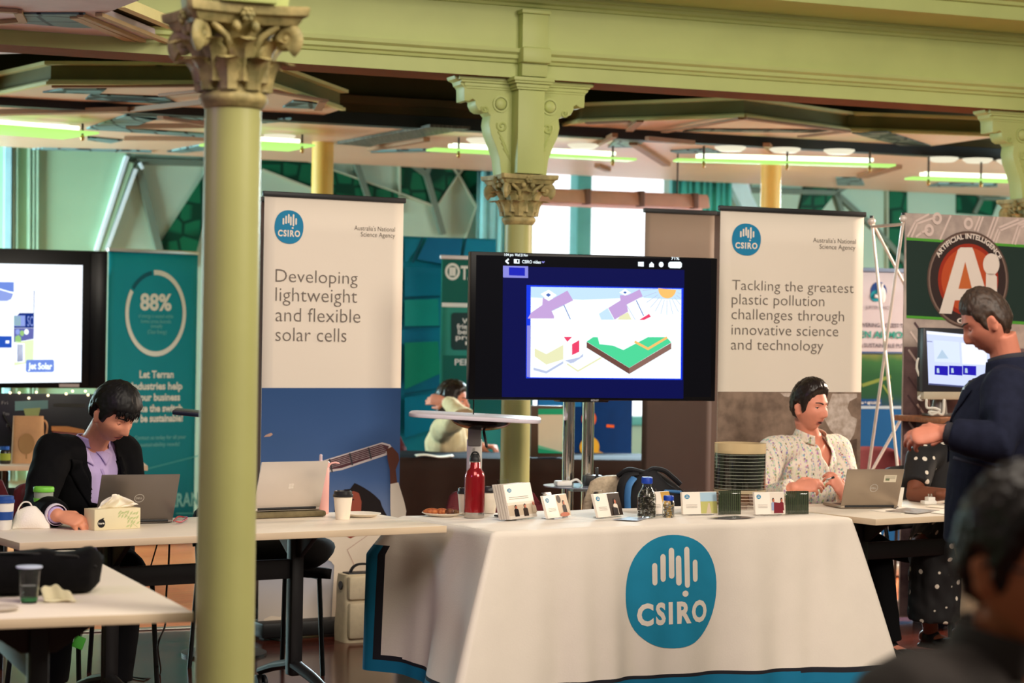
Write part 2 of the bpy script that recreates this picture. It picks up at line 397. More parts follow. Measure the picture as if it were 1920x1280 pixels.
def column(name, label, at_xy, bracket=True, group=None):
    t = thing(name, label, 'column', (*at_xy, 0), B.rz, group)
    b = MB(); b.lathe([(.15, 0), (.15, .06), (.13, .075), (.135, .1), (.115, .13), (.1, .15), (.0815, .19), (.0815, .6), (.079, 1.5), (.0775, 2.14)], n=40)
    b.done('shaft', SAGEC, t)
    b = MB()
    b.lathe([(.078, 2.13), (.083, 2.137), (.088, 2.145), (.094, 2.153), (.094, 2.166), (.087, 2.173), (.082, 2.178), (.083, 2.22), (.088, 2.28), (.1, 2.33), (.128, 2.362)], n=40)
    for k in range(8): leaf(b, k * pi / 4 + pi / 8, .082, 2.178, .105, .075, .03)
    for k in range(8): leaf(b, k * pi / 4, .084, 2.20, .14, .07, .045)
    for k in range(4):
        a = pi / 4 + k * pi / 2
        volute(b, a, 2.318, .034)
        for s in (-1, 1):      # stems under the volutes and small inner spirals
            b.tube([(.09 * cos(a + s * .5), .09 * sin(a + s * .5), 2.26), (.115 * cos(a + s * .35), .115 * sin(a + s * .35), 2.32), (.15 * cos(a + s * .12), .15 * sin(a + s * .12), 2.352)], [.008, .01, .009], 8)
        c = k * pi / 2
        for s in (-1, 1): b.ell((.128 * cos(c + s * .2), .128 * sin(c + s * .2), 2.345), (.014, .014, .016), nu=10, nv=8)
    b.done('capital', CAPM, t, smooth=60)
    b = MB(); S = .16
    def ring(s, z):
        q = []
        for k in range(4):
            a = k * pi / 2
            for i in range(7):
                f = -1 + i / 3; x = S * s * (1 - .17 * (1 - f * f)); y = f * S * s * .93
                q.append((x * cos(a) - y * sin(a), x * sin(a) + y * cos(a), z))
        return q
    rs = [[b.v(p) for p in ring(s, z)] for s, z in ((.88, 2.352), (.93, 2.362), (.96, 2.372), (1.04, 2.378), (1.06, 2.392), (1.06, 2.402))]
    for p, q in zip(rs, rs[1:]):
        for i in range(28): b.f([p[i], p[(i + 1) % 28], q[(i + 1) % 28], q[i]])
    b.f(rs[0][::-1]); b.f(rs[-1])
    for k in range(4):
        a = k * pi / 2
        for q in range(6): b.ell(((.145 + .004 * (q % 2)) * cos(a) - .012 * cos(q * 1.05) * sin(a), .145 * sin(a) + .012 * cos(q * 1.05) * cos(a), 2.374 + .013 * sin(q * 1.05)), .009, nu=8, nv=6)
        b.ell((.152 * cos(a), .152 * sin(a), 2.374), .008, nu=8, nv=6)
    b.done('abacus', CAPM, t, smooth=35)
    if not bracket: return t
    # scrolled bracket: outline measured on the right wing of the middle column, mirrored
    R = [(1106, 161), (1104, 166), (1096, 169), (1094, 175), (1090, 178), (1088, 182), (1087, 204), (1079, 204), (1072, 199), (1067, 202), (1067, 208), (1062, 217), (1055, 221), (1044, 220.5), (1039, 226), (1041, 242), (1037, 260), (1027, 282), (1020, 302), (1016, 327)]
    r = [B.xz(px, py) for px, py in R]; r = [(x, min(2.925, z)) for x, z in r]; r[0] = (r[0][0], 2.925)
    r[-1] = (r[-1][0], 2.402)
    b = MB(); b.prism([(x, -.065, z) for x, z in r] + [(-x, -.065, z) for x, z in r[::-1]], (0, .13, 0), bev=.004)
    br = b.done('bracket', SAGE, t, smooth=30)
    b = MB()
    b.bb((-.078, -.16, 2.405), (.078, -.06, 2.86), bev=.004)
    for s in (-1, 1): b.bb((s * .048 - .03, .064, 2.405), (s * .048 + .03, .09, 2.86))
    for (z0, z1, e) in ((2.86, 2.872, .006), (2.872, 2.892, .012), (2.892, 2.905, .026), (2.905, 2.926, .034)):
        b.bb((-.085 - e, -.165 - e, z0), (.085 + e, .1, z1), bev=.003)
        b.bb((-.34 - e * 1.6, -.065 - e * .7, z0), (.34 + e * 1.6, .06, z1), bev=.003)
    b.bb((-.075, -.2, 2.93), (.075, -.13, 3.27), bev=.003)
    b.bb((-.085, -.235, 3.0), (.085, -.13, 3.085), bev=.012)
    b.bb((-.085, -.215, 3.268), (.085, -.13, 3.292), bev=.006)
    b.done('pilaster', SAGE, br)
    b = MB()
    for s in (-1, 1):
        b.ell((s * .145, -.068, 2.785), (.034, .02, .034))
        b.lathe([(.036, 0), (.046, 0), (.046, .008), (.036, .008)], (s * .145, -.065, 2.785), 28, R=Mx.Rotation(pi / 2, 3, 'X'), cap=False)
        for (cx, cz, q) in ((.135, 2.665, .032), (.235, 2.752, .022)):
            pts = [(s * (cx - q * (1 - t * .8) * cos(2.6 + t * 8)), -.066, cz + q * (1 - t * .8) * sin(2.6 + t * 8)) for t in [i / 26 for i in range(27)]]
            b.tube(pts, .006, 6)
        for k in range(4):
            pts = [(s * (.155 - k * .011 - .05 * t * t), -.066, 2.635 - k * .03 - .085 * t + .02 * sin(t * 3)) for t in [i / 8 for i in range(9)]]
            b.tube(pts, [.008 * (1 - .8 * i / 8) for i in range(9)], 6)
    b.done('scroll_ornament', SAGE, br, smooth=60)
    return t
column('column', 'near left pale green iron column with leafy capital, in front of the desks', (-.778, 5.80))
column('column', 'middle green iron column with scrolled bracket, behind the main screen', (0.027, 11.63))
p = B.w(SPACING, 0, 0)
column('column', 'far right column, only its bracket and capital show at the right edge', (p.x, p.y))
def far_column(px, Y, label):
    q = at(px, 300, Y)
    t = thing('column', label, 'column', (q.x, q.y, 0), B.rz)
    b = MB(); b.lathe([(.12, 0), (.12, .08), (.09, .14), (.0815, .2), (.08, 1.5), (.078, 3.6)], n=32)
    b.done('shaft', mat('far_column_paint', (226, 186, 92), .5, var=.05), t)
far_column(605, 15.3, 'plain yellow column shaft rising behind the white solar cells banner')
far_column(1446, 16.56, 'plain yellow column shaft rising behind the white plastic pollution banner')

# ---------------------------------------------------------------- back wall
WF = Fr(B.w(0, 6.6, 0), B.rz)
wx = lambda px, py: WF.xz(px, py)
zt = 3.3
x_l, x_r = -9, 11
w0 = wx(936, 300)[0]; w1 = wx(1256, 300)[0]; wz = .72; wt = 3.28
b = MB()
for lo, hi in (((x_l, 0), (w0, zt)), ((w1, 0), (x_r, zt)), ((w0, 0), (w1, wz)), ((w0, wt), (w1, zt))):
    b.bb((lo[0], 0, lo[1]), (hi[0], .25, hi[1]))
struct(b.done('wall_back', PANELG, loc=WF.loc, rz=WF.rz, smooth=0))
def wall_piece(name, polys, m, y=-.02, t=.02):
    b = MB()
    for p in polys: b.prism([(x, y, z) for x, z in [wx(*q) for q in p]], (0, t, 0))
    return struct(b.done(name, m, loc=WF.loc, rz=WF.rz, smooth=0))
wall_piece('trim_5', [[(-60, 200), (236, 200), (236, 294), (178, 470), (178, 900), (-60, 900)]], WALLG)
wall_piece('trim_6', [[(380, 270), (470, 282), (560, 297), (745, 362), (745, 400), (630, 372), (490, 318), (400, 330), (385, 400), (360, 500), (296, 500), (302, 452), (384, 325)],
    [(747, 290), (832, 294), (853, 330), (816, 385), (747, 366)], [(876, 305), (907, 312), (906, 345), (891, 387), (858, 330)],
    [(1507, 347), (1562, 349), (1558, 370), (1537, 396), (1510, 440), (1486, 440)], [(1660, 350), (1698, 351), (1698, 520), (1660, 520)], [(1792, 352), (1863, 352), (1872, 368), (1858, 405), (1792, 400)]], HEXG, y=-.03, t=.03)
def wall_strip(pts, w):
    out = []
    for (a, c), (d, e) in zip(pts, pts[1:]):
        n = V((-(e - c), d - a)).normalized() * w / 2
        out.append([(a + n.x, c + n.y), (d + n.x, e + n.y), (d - n.x, e - n.y), (a - n.x, c - n.y)])
    return out
st = []
for pts, w in (([(656, 280), (690, 380)], 10), ([(748, 292), (796, 328), (828, 440)], 10), ([(807, 297), (796, 328)], 9), ([(254, 302), (297, 470)], 13), ([(254, 303), (384, 307)], 11),
               ([(1397, 357), (1563, 362), (1640, 432), (1700, 500)], 9), ([(1563, 362), (1574, 396)], 8), ([(1585, 348), (1563, 362)], 8), ([(1397, 355), (1406, 330)], 8), ([(1822, 354), (1836, 372), (1822, 400)], 7), ([(1836, 372), (1880, 374)], 7)):
    st += wall_strip(pts, w)
wall_piece('trim_7', st, STRIPG, y=-.06, t=.06)
st = []
for pts, w in (([(834, 297), (857, 328), (892, 388)], 3), ([(877, 301), (857, 328), (816, 388)], 3), ([(747, 290), (747, 366)], 3), ([(907, 312), (892, 388), (870, 450)], 3), ([(745, 362), (816, 388)], 3), ([(560, 297), (745, 362)], 3), ([(490, 318), (630, 372)], 3), ([(1660, 350), (1660, 520)], 3)):
    st += wall_strip(pts, w)
wall_piece('trim_8', st, mat('joint_pale', (178, 184, 156), .6), y=-.045, t=.045)
st = []
for pts, w in (([(235, 294), (178, 470)], 7), ([(251, 318), (196, 470)], 7), ([(258, 306), (264, 318)], 5), ([(1388, 330), (1400, 380)], 8)):
    st += wall_strip(pts, w)
wall_piece('trim_9', st, mat('joint_white_edge', (226, 236, 240), .5), y=-.09, t=.09)
wall_piece('trim_10', wall_strip([(243, 306), (187, 470)], 9), WALLG, y=-.08, t=.08)
wall_piece('trim_11', wall_strip([(1366, 328), (1402, 400), (1440, 470)], 27), mat('pale_cyan_post', (206, 232, 230), .5), y=-.1, t=.1)
# pilaster mouldings at the left end and the plaster post beside them
st = []
for x, w in ((24, 3), (30, 3), (53, 4), (61, 3), (68, 4)): st += wall_strip([(x, 190), (x - 2, 900)], w)
wall_piece('trim_12', st, mat('pilaster_light', (172, 206, 176), .55), y=-.07, t=.07)
wall_piece('trim_13', wall_strip([(13, 190), (9, 900)], 12), mat('plaster_post_blue', (168, 214, 224), .5), y=-.09, t=.09)

# ---------------------------------------------------------------- big window with bright daylight
xs = [w0, wx(1080, 300)[0], wx(1107, 300)[0], w1]
WHITEGLOW = glow((246, 250, 255), 1.7)
win = MB()
for x0, x1 in ((xs[0] - .1, xs[0]), (xs[1], xs[2]), (xs[3], xs[3] + .1)): win.bb((x0, -.05, wz), (x1, .2, wt), bev=.01)
for z in (wz, 3.2): win.bb((xs[0], -.05, z), (xs[3], .2, z + .08), bev=.01)
win = struct(win.done('window_1', TEALW, loc=WF.loc, rz=WF.rz))
for x0, x1 in ((xs[0], xs[1]), (xs[2], xs[3])):
    b = MB(); b.rect(x0, wz, x1, wt, .12); b.done('pane', WHITEGLOW, win, smooth=0)
def curtain(label, pxa, pxb, rgb, y=-.2, wave=9):
    xa, xb = wx(pxa, 380)[0], wx(pxb, 380)[0]; n = 90
    b = MB(); b.grid(lambda u, v: (xa + (xb - xa) * u, y + .035 * sin(u * wave * 2 * pi) * (.5 + v * .5) + .01 * sin(u * 31 + v * 3), 2.95 - v * 2.9), n, 10)
    o = b.done('curtain', mat('curtain_%d' % rgb[0], rgb, .8, var=.1), loc=WF.loc, rz=WF.rz, smooth=80, solid=.004)
    return tag(o, label, 'curtain')
curtain('teal pleated curtain on the right side of the bright window', 1253, 1352, (84, 186, 168), wave=8)
curtain('pale cyan curtain on the left side of the bright window', 880, 940, (150, 214, 214), wave=4)

# ---------------------------------------------------------------- false ceiling of angular panels
CZ = 2.90
def cpoly(pts, z=CZ): return [on(px, py, z) for px, py in pts]
def ceil_piece(name, polys, m, z=CZ, t=.02):
    b = MB()
    for p in polys: b.prism([V(q) for q in cpoly(p, z)], (0, 0, t))
    return struct(b.done(name, m, smooth=0))
F1, F2 = B.w(-9, 2.45, CZ), B.w(11, 2.45, CZ); G1, G2 = B.w(11, 6.0, CZ), B.w(-9, 5.4, CZ)
b = MB(); b.prism([F1, F2, G1, G2], (0, 0, .12))
struct(b.done('ceiling', CEILP, smooth=0))
ceil_piece('trim_14', [[(162, 242), (236, 217), (300, 221.5), (238, 242)], [(238, 217), (382, 221), (382, 225.5), (284, 225)], [(162, 243), (232, 242), (384, 252), (384, 258), (210, 246)],
    [(164, 258), (230, 264), (208, 269), (164, 263)], [(79, 279), (284, 284), (284, 287), (60, 281)], [(313, 285), (384, 271), (384, 283), (341, 287)], [(490, 226), (547, 223), (540, 228), (490, 232)],
    [(695, 284), (806, 281), (900, 286), (806, 285), (695, 287)], [(1257, 284), (1327, 280), (1353, 287), (1270, 288)], [(1157, 260), (1213, 263), (1190, 277), (1140, 277)], [(1567, 334), (1613, 334), (1621, 348), (1570, 348)], [(1760, 344), (1870, 346), (1870, 351), (1740, 350)]], HEXC, z=CZ - .012, t=.011)
ceil_piece('trim_15', [[(632, 270), (806, 238), (882, 242), (708, 271), (695, 276)]], mat('ceiling_grille', (86, 84, 74), .5, var=.5, scale=1, stretch=(60, 2, 1)), z=CZ - .02, t=.018)
def cstrips(name, items, m, z, t):
    b = MB()
    for (x0, y0, x1, y1, w) in items:
        p, q = on(x0, y0, z), on(x1, y1, z); d = (q - p); n = V((-d.y, d.x, 0)).normalized() * w / 2
        b.prism([p + n, q + n, q - n, p - n], (0, 0, t))
    return struct(b.done(name, m, smooth=0))
cstrips('trim_16', [(-20, 216, 246, 210, .1), (246, 210, 382, 196, .04), (300, 223, 384, 236, .05), (238, 241, 384, 240, .04), (234, 263, 384, 264, .03), (1187, 272, 1250, 312, .06), (1153, 257, 1105, 281, .04), (1437, 275, 1450, 287, .05), (1120, 314, 1140, 322, .05), (1213, 263, 1300, 271, .04), (1617, 334, 1680, 316, .1), (695, 283, 800, 265, .05)], CEILB, CZ - .03, .028)
# the hexagonal raft behind the beam on the left, the one on the right, and the corner of a third in front
def raft(name, near, m_under, z, lip, back):
    pts = [on(px, py, z) for px, py in near]; bk = V(back)
    poly = pts + [pts[-1] + bk, pts[0] + bk]
    b = MB(); b.prism(poly, (0, 0, lip), 0)
    b.bm.normal_update()
    for f in b.bm.faces:
        if abs(f.normal.z) < .5: f.material_index = 2
    for p, q in zip(pts, pts[1:]):
        d = (q - p).normalized(); n = V((d.y, -d.x, 0))
        for (z0, z1, e, m) in ((lip - .016, lip + .004, .05, 1), (-.004, .014, .035, 1), (.014, .026, .018, 1)):
            b.prism([p - d * e * .4 + V((0, 0, z0)), q + d * e * .4 + V((0, 0, z0)), q + d * e * .4 + n * e + V((0, 0, z0)), p - d * e * .4 + n * e + V((0, 0, z0))], (0, 0, z1 - z0), m)
    return struct(b.done(name, [m_under, mat('raft_edge', (206, 198, 132), .5), mat('raft_fascia', (104, 98, 56), .7, spec=.2)], smooth=0))
bk = B.w(0, 1, 0) - B.w(0, 0, 0)
raft('trim_17', [(-60, 190), (95, 158), (300, 159), (500, 160), (637, 206)], CEILP, 2.935, .125, bk * .9)
raft('trim_18', [(1060, 236), (1090, 230), (1395, 220), (1590, 246), (1873, 256)], CEILP, 2.955, .125, bk * 1.0)
ceil_piece('trim_19', [[(80, 174), (120, 167), (200, 167), (187, 177)], [(170, 178), (307, 183), (337, 197), (160, 187)], [(530, 202), (550, 190), (600, 195), (597, 205)]], HEXC, z=2.925, t=.009)
ceil_piece('trim_20', [[(1280, 247), (1300, 243), (1560, 245), (1527, 249)], [(1597, 250), (1663, 248), (1745, 274), (1687, 273)]], HEXD, z=2.945, t=.009)
cstrips('trim_21', [(100, 165, 378, 163, .05), (300, 181, 378, 173, .03), (500, 172, 610, 191, .05), (596, 208, 606, 190, .05), (1100, 233, 1180, 230, .05), (1180, 247, 1200, 229, .05), (1245, 249, 1390, 224, .05), (1395, 224, 1590, 248, .05), (1500, 258, 1590, 248, .05)], CEILB, 2.92, .014)
RZ = 3.0
b = MB(); b.prism(cpoly([(-80, -40), (330, -40), (262, 0), (185, 30), (320, 84), (262, 89), (150, 97), (-80, 104)], RZ), (0, 0, .05))
struct(b.done('trim_22', mat('raft_lilac', (216, 200, 206), .5), smooth=0))
ceil_piece('trim_23', [[(38, 27), (160, 27), (140, 35), (173, 53), (133, 52), (43, 44)], [(-60, 64), (0, 70), (207, 87), (262, 88), (160, 93), (0, 83), (-60, 78)]], HEXC, z=RZ - .01, t=.009)
cstrips('trim_24', [(140, 35, 263, 86, .05), (150, 32, 275, 83, .03), (-40, 21, 33, 25, .04), (33, 25, 43, 43, .04), (43, 43, -40, 49, .04), (185, 31, 320, 85, .035)], mat('raft_batten', (186, 160, 120), .6), RZ - .02, .018)
cstrips('trim_25', [(225, 14, 322, 54, .05), (185, 30, 322, 83, .03)], mat('raft_edge_light', (236, 226, 160), .5), RZ + .02, .05)
b = MB(); b.prism(cpoly([(225, 14), (322, 54), (330, 84), (185, 30)], RZ + .06), (0, 0, .03))
struct(b.done('trim_26', OLIVE, smooth=0))

# ---------------------------------------------------------------- pendant lights
PLATE = glow((196, 255, 130), 1.0); TUBE = glow((240, 255, 220), 2.4); BRASS = mat('brass', (190, 150, 90), .3, metal=.9); RODM = mat('pendant_rod', (70, 52, 40), .4, metal=.5)
def pendant(label, pts, Y, width=.34, group='glass plate pendant lights under the ceiling'):
    p, q = at(*pts[0], Y[0]), at(*pts[1], Y[1]); z = (p.z + q.z) / 2
    c = (p + q) / 2; d = q - p; L = V((d.x, d.y)).length; rz = math.atan2(d.y, d.x)
    t = thing('pendant_light', label, 'ceiling light', (c.x, c.y, z), rz, group)
    b = MB(); b.bb((-L / 2, -width / 2, -.008), (L / 2, width / 2, .008), bev=.004); b.done('glass_plate', PLATE, t)
    for s in (-1, 1):
        b = MB(); b.tube([(-L * .4, s * width * .25, .035), (L * .4, s * width * .25, .035)], .014, 10); b.done('tube_lamp', TUBE, t)
    n = 3 if L > 1 else 2
    for i in range(n):
        x = L * (-.38 + .76 * i / max(1, n - 1))
        b = MB(); b.tube([(x, -width * .42, -.03), (x, -width * .42, CZ - z - .03)], .008, 8); b.ell((x, -width * .42, -.035), (.014, .014, .022), m=1, nu=10, nv=8)
        b.done('hanging_rod', [RODM, BRASS], t)
    for i in range(n):
        x = L * (-.25 + .5 * i / max(1, n - 1))
        b = MB(); b.lathe([(.08, 0), (.11, .02), (.11, .03)], (x, 0, CZ - z - .055), 28); b.done('reflector_disc', glow((255, 246, 216), .9), t)
pendant('left edge glass pendant light, cut by the edge of the photo', [(-70, 237), (152, 255)], (13.6, 14.1), .55)
pendant('glass pendant light just right of the near column', [(395, 272), (566, 273)], (14.3, 14.6), .5)
pendant('glass pendant light behind the middle column bracket', [(806, 284), (1185, 296)], (14.4, 15.0), .16)
pendant('long glass pendant light above the white plastic pollution banner', [(1266, 303), (1674, 308)], (14.8, 15.0), .16)
pendant('glass pendant light at the right edge beside the far bracket', [(1703, 335), (1960, 341)], (15.4, 15.6), .16)
# trough light in front of the window
p, q = at(962, 365, 15.2), at(1322, 380, 15.7); c = (p + q) / 2; d = q - p
t = thing('trough_light', 'long pinkish fluorescent trough light hanging in front of the bright window', 'ceiling light', c, math.atan2(d.y, d.x))
L = V((d.x, d.y)).length / 2
b = MB(); b.prism([(-L, y, z) for y, z in ((-.09, -.045), (.09, -.045), (.07, .03), (.04, .055), (-.04, .055), (-.07, .03))], (2 * L, 0, 0), bev=.004); b.done('housing', mat('trough_pink', (206, 160, 144), .5), t)
b = MB(); b.tube([(-L * .96, 0, -.05), (L * .96, 0, -.05)], .02, 10); b.done('tube_lamp', mat('lamp_off', (236, 224, 226), .3), t)
for x in (-L * .85, -L * .28, L * .28, L * .85):
    b = MB(); b.bb((x - .02, -.096, -.052), (x + .02, .096, .06), bev=.003); b.done('clip', mat('clip_brown', (110, 80, 70), .5), t)
for x in (-L * .7, L * .7):
    b = MB(); b.tube([(x, 0, .05), (x, 0, CZ - c.z)], .006, 6); b.done('hanging_rod', RODM, t)
# ================================================================ furniture
TOPM = mat('desk_laminate', (238, 226, 208), .4, var=.02, scale=4)
EDGEM = mat('desk_edge', (216, 194, 164), .45, var=.08, scale=3, stretch=(1, 1, 8))
BLK = mat('black_metal', (20, 19, 20), .45, spec=.4)
BLKP = mat('black_plastic', (24, 24, 26), .5)
CHROME = mat('chrome', (214, 208, 202), .08, metal=1.)
def desk(label, loc, rz, L, W, leg_in=.5, axis='x', group=None):
    t = thing('desk', label, 'desk', (loc[0], loc[1], 0), rz, group)
    b = MB(); b.bb((0, 0, .712), (L, W, .74), 1, bev=.002)
    for f in b.bm.faces:
        if abs(f.normal.z) > .9: f.material_index = 0
    b.bm.normal_update()
    for f in b.bm.faces: f.material_index = 0 if abs(f.normal.z) > .9 else 1
    b.done('desk_top', [TOPM, EDGEM], t)
    T = (lambda x, y, z: V((x, y, z))) if axis == 'x' else (lambda x, y, z: V((y, x, z)))
    LL, WW = (L, W) if axis == 'x' else (W, L)
    for x in (leg_in, LL - leg_in):
        b = MB(); c = T(x, WW / 2, 0)
        b.box((c.x, c.y, .4), (.058, .058, .58), bev=.012)
        b.prism([T(x - .012, WW * .22, .71), T(x - .012, WW * .78, .71), T(x - .012, WW / 2 + .05, .6), T(x - .012, WW / 2 - .05, .6)], T(.024, 0, 0), bev=.004)
        o = b.done('leg', BLK, t)
        for y in (.06, WW - .06):
            b = MB(); b.tube([T(x, WW / 2, .16), T(x, WW / 2 + (y - WW / 2) * .55, .125), T(x, y, .085)], [(.022, .03), (.02, .026), (.017, .02)], 10, up=(1, 0, 0) if axis == 'x' else (0, 1, 0)); b.done('foot', BLK, o)
            b = MB(); e = T(x, y, 0)
            for q in (-.014, .014): b.lathe([(.012, -.009), (.03, -.009), (.034, -.005), (.034, .005), (.03, .009), (.012, .009)], T(x + q, y, .034), 18, R=Mx.Rotation(pi / 2, 3, 'Y' if axis == 'x' else 'X'))
            b.tube([(e.x, e.y, .034), (e.x, e.y, .09)], .009, 8); b.done('caster', BLKP, o)
    b = MB(); p, q = T(leg_in, WW / 2 - .012, .51), T(LL - leg_in, WW / 2 + .012, .59)
    b.bb([min(a, c) for a, c in zip(p, q)], [max(a, c) for a, c in zip(p, q)], bev=.004); b.done('crossbar', BLK, t)
    return t
DRZ = .561
DU, DV = V((cos(DRZ), sin(DRZ), 0)), V((-sin(DRZ), cos(DRZ), 0))
DL0 = V((-.254, 8.608, 0)) - DU * 1.8
DF = Fr(DL0, DRZ)
desk('white flip-top desk behind the near column, where the man in the black suit works', DL0, DRZ, 1.8, .75)
R0 = on(1642, 973, .74); R1 = on(1795, 965, .74); RRZ = math.atan2(R1.y - R0.y, R1.x - R0.x); RF = Fr((R0.x, R0.y, 0), RRZ)
desk('white desk on the right, beside the end of the cloth-draped table', R0, RRZ, 1.6, .75, .28)
Q0 = on(363, 1147, .74); QRZ = .39; q = V((Q0.x, Q0.y, 0)) - V((cos(QRZ), sin(QRZ), 0)) * .75
QF = Fr(q, QRZ)
desk('white desk corner in the lower left foreground carrying the black bag', q, QRZ, .75, 1.72, .3, 'y')
WHITE_CLOTH = mat('tablecloth', (232, 222, 208), .8, var=.02, bump=.08, bscale=140, sheen=.2)
CSBLUE = mat('printed_blue', (20, 128, 172), .75, var=.03); CLOTHBLUE = mat('cloth_blue', (0, 112, 150), .8, var=.05); CLOTHBLACK = mat('cloth_black', (24, 24, 34), .8)
TF = Fr((-.056, 8.385, 0), .543); TL, TW, TH = 1.824, .767, .736
t = thing('table', 'trestle table hidden under the white printed cloth', 'table', TF.loc, TF.rz)
b = MB(); b.bb((.02, .02, .70), (TL - .02, TW - .02, .73), bev=.003); b.done('table_top', TOPM, t)
for x in (.15, TL - .15):
    for y in (.1, TW - .1):
        b = MB(); b.tube([(x, y, 0), (x, y, .705)], .014, 10); b.done('leg', BLK, t)
# ---- cloth: three skirts hanging from the top, flared at the corners
def skirt(S, h):
    """S runs left side (0..TW), front (TW..TW+TL), right side; h = distance down from the top"""
    q = min(1, max(0, h / TH)); eps = .03
    if S < TW: p = V((0, TW - S, 0)); n = V((-1, 0, 0)); al = S
    elif S < TW + TL: p = V((S - TW, 0, 0)); n = V((0, -1, 0)); al = S - TW
    else: p = V((TL, S - TW - TL, 0)); n = V((1, 0, 0)); al = S - TW - TL
    off = .012 + .035 * q
    f = sin(S * 15.5 + 1.3) * .014 + sin(S * 29 + .4 + sin(S * 5) * 2) * .010 + sin(S * 6.1) * .010
    off += f * q ** .8 * 1.15
    add = V((0, 0, 0))
    for (cs, d, a, w) in ((TW, V((-.93, -.36, 0)), .23, .15), (TW + TL, V((.86, -.5, 0)), .22, .12)):
        e = S - cs; g = exp(-(e / (w * (.3 + .9 * q))) ** 2)
        if cs == TW and e < 0: g = max(0, 1 + e / (.16 + .42 * q)) ** 1.25
        add += d * a * g * q ** .92
        n = n.lerp(d, .6 * g).normalized()
    e0 = exp(-(S / .11) ** 2); add += V((-1, .35, 0)) * .13 * e0 * min(1, h / .16) ** .8 * (1 - .25 * max(0, q - .2))
    e1 = exp(-((2 * TW + TL - S) / .11) ** 2); add += V((1, .35, 0)) * .1 * e1 * min(1, h / .16) ** .8
    z = TH + .004 - h
    if h < .02: off *= h / .02; z = TH + .004 - h * .6
    return p + n * off + add + V((0, 0, z))
HEM = .695
SM = 2 * TW + TL
def ss(a, b, x):
    t = min(1, max(0, (x - a) / (b - a))); return t * t * (3 - 2 * t)
def hem(S): return HEM - .05 * ss(TW, 0, S) + .012 * sin(S * 3.1 + .5) + .015 * exp(-((S - TW) / .16) ** 2) + .01 * exp(-((S - TW - TL) / .2) ** 2)
def cloth_m(u, v):
    S = u * SM; h = v * hem(S)
    e = min(hem(S) - h, S if S < TW and h > .12 else 9, SM - S if S > TW + TL and h > .12 else 9)
    return 1 if e < .05 else 2 if e < .068 else 0
b = MB()
b.grid(lambda u, v: skirt(u * SM, v * hem(u * SM)), 330, 92, cloth_m)
b.grid(lambda u, v: (u * TL, v * TW, TH + .004 + .0015 * sin(u * 31) * sin(v * 17)), 40, 16)
bmesh.ops.remove_doubles(b.bm, verts=b.bm.verts, dist=.003)
bmesh.ops.recalc_face_normals(b.bm, faces=b.bm.faces)
cloth = b.done('tablecloth', [WHITE_CLOTH, CLOTHBLUE, CLOTHBLACK], loc=TF.loc, rz=TF.rz, smooth=180)
tag(cloth, 'white cloth with a big round blue emblem draped over the front table', 'tablecloth')

CSBARS = ((-.394, .512, .124), (-.212, .658, .177), (-.034, .761, .224), (.11, .62, .1), (.288, .767, .053), (.47, .534, .146))
def emblem(b, fn, mb_, mw, n=56):
    """round emblem of six bars and a dot; fn(x, y, layer) -> point, x and y in -1..1"""
    rings = 7
    def sq(a): return 1 - .018 * cos(4 * a + .3)
    for i in range(rings):
        for k in range(n):
            a, c = 2 * pi * k / n, 2 * pi * (k + 1) / n; r0, r1 = i / rings, (i + 1) / rings
            pt = lambda r, g: fn(r * sq(g) * cos(g), r * sq(g) * sin(g), 0)
            if i == 0: b.poly([pt(0, 0), pt(r1, a), pt(r1, c)], mb_)
            else: b.poly([pt(r0, a), pt(r1, a), pt(r1, c), pt(r0, c)], mb_)
    def cap(x, y0, y1, w, sl=.012):
        pts = [(x + w * cos(t), y1 - w * .82 + w * .82 * sin(t)) for t in [pi * i / 8 for i in range(9)]] + [(x + w * cos(t) - sl, y0 + w * .82 + w * .82 * sin(t)) for t in [pi + pi * i / 8 for i in range(9)]]
        m = len(pts)
        for i in range(m // 2 - 1):
            b.poly([fn(*p, 1) for p in (pts[i], pts[i + 1], pts[m - 2 - i], pts[m - 1 - i])][::-1], mw)
    for x, y1, y0 in CSBARS:
        k = 5; w = .056
        b.poly([fn(x + w * cos(t), y1 - w + w * sin(t), 1) for t in [pi * i / 8 for i in range(9)]], mw)
        for j in range(k):
            ya = y1 - w - (y1 - y0 - 2 * w) * j / k; yb = y1 - w - (y1 - y0 - 2 * w) * (j + 1) / k
            b.poly([fn(x - w, ya, 1), fn(x - w, yb, 1), fn(x + w, yb, 1), fn(x + w, ya, 1)], mw)
        b.poly([fn(x + w * cos(t), y0 + w + w * sin(t), 1) for t in [pi + pi * i / 8 for i in range(9)]], mw)
    b.poly([fn(.242 + .066 * cos(t), -.047 + .054 * sin(t), 1) for t in [2 * pi * i / 16 for i in range(16)]], mw)
    b.text('CSIRO', -.754, -.545, .345, 1.508, m=mw, bold=.04, fn=lambda x, y: fn(x, y, 1), spacing=1.22)
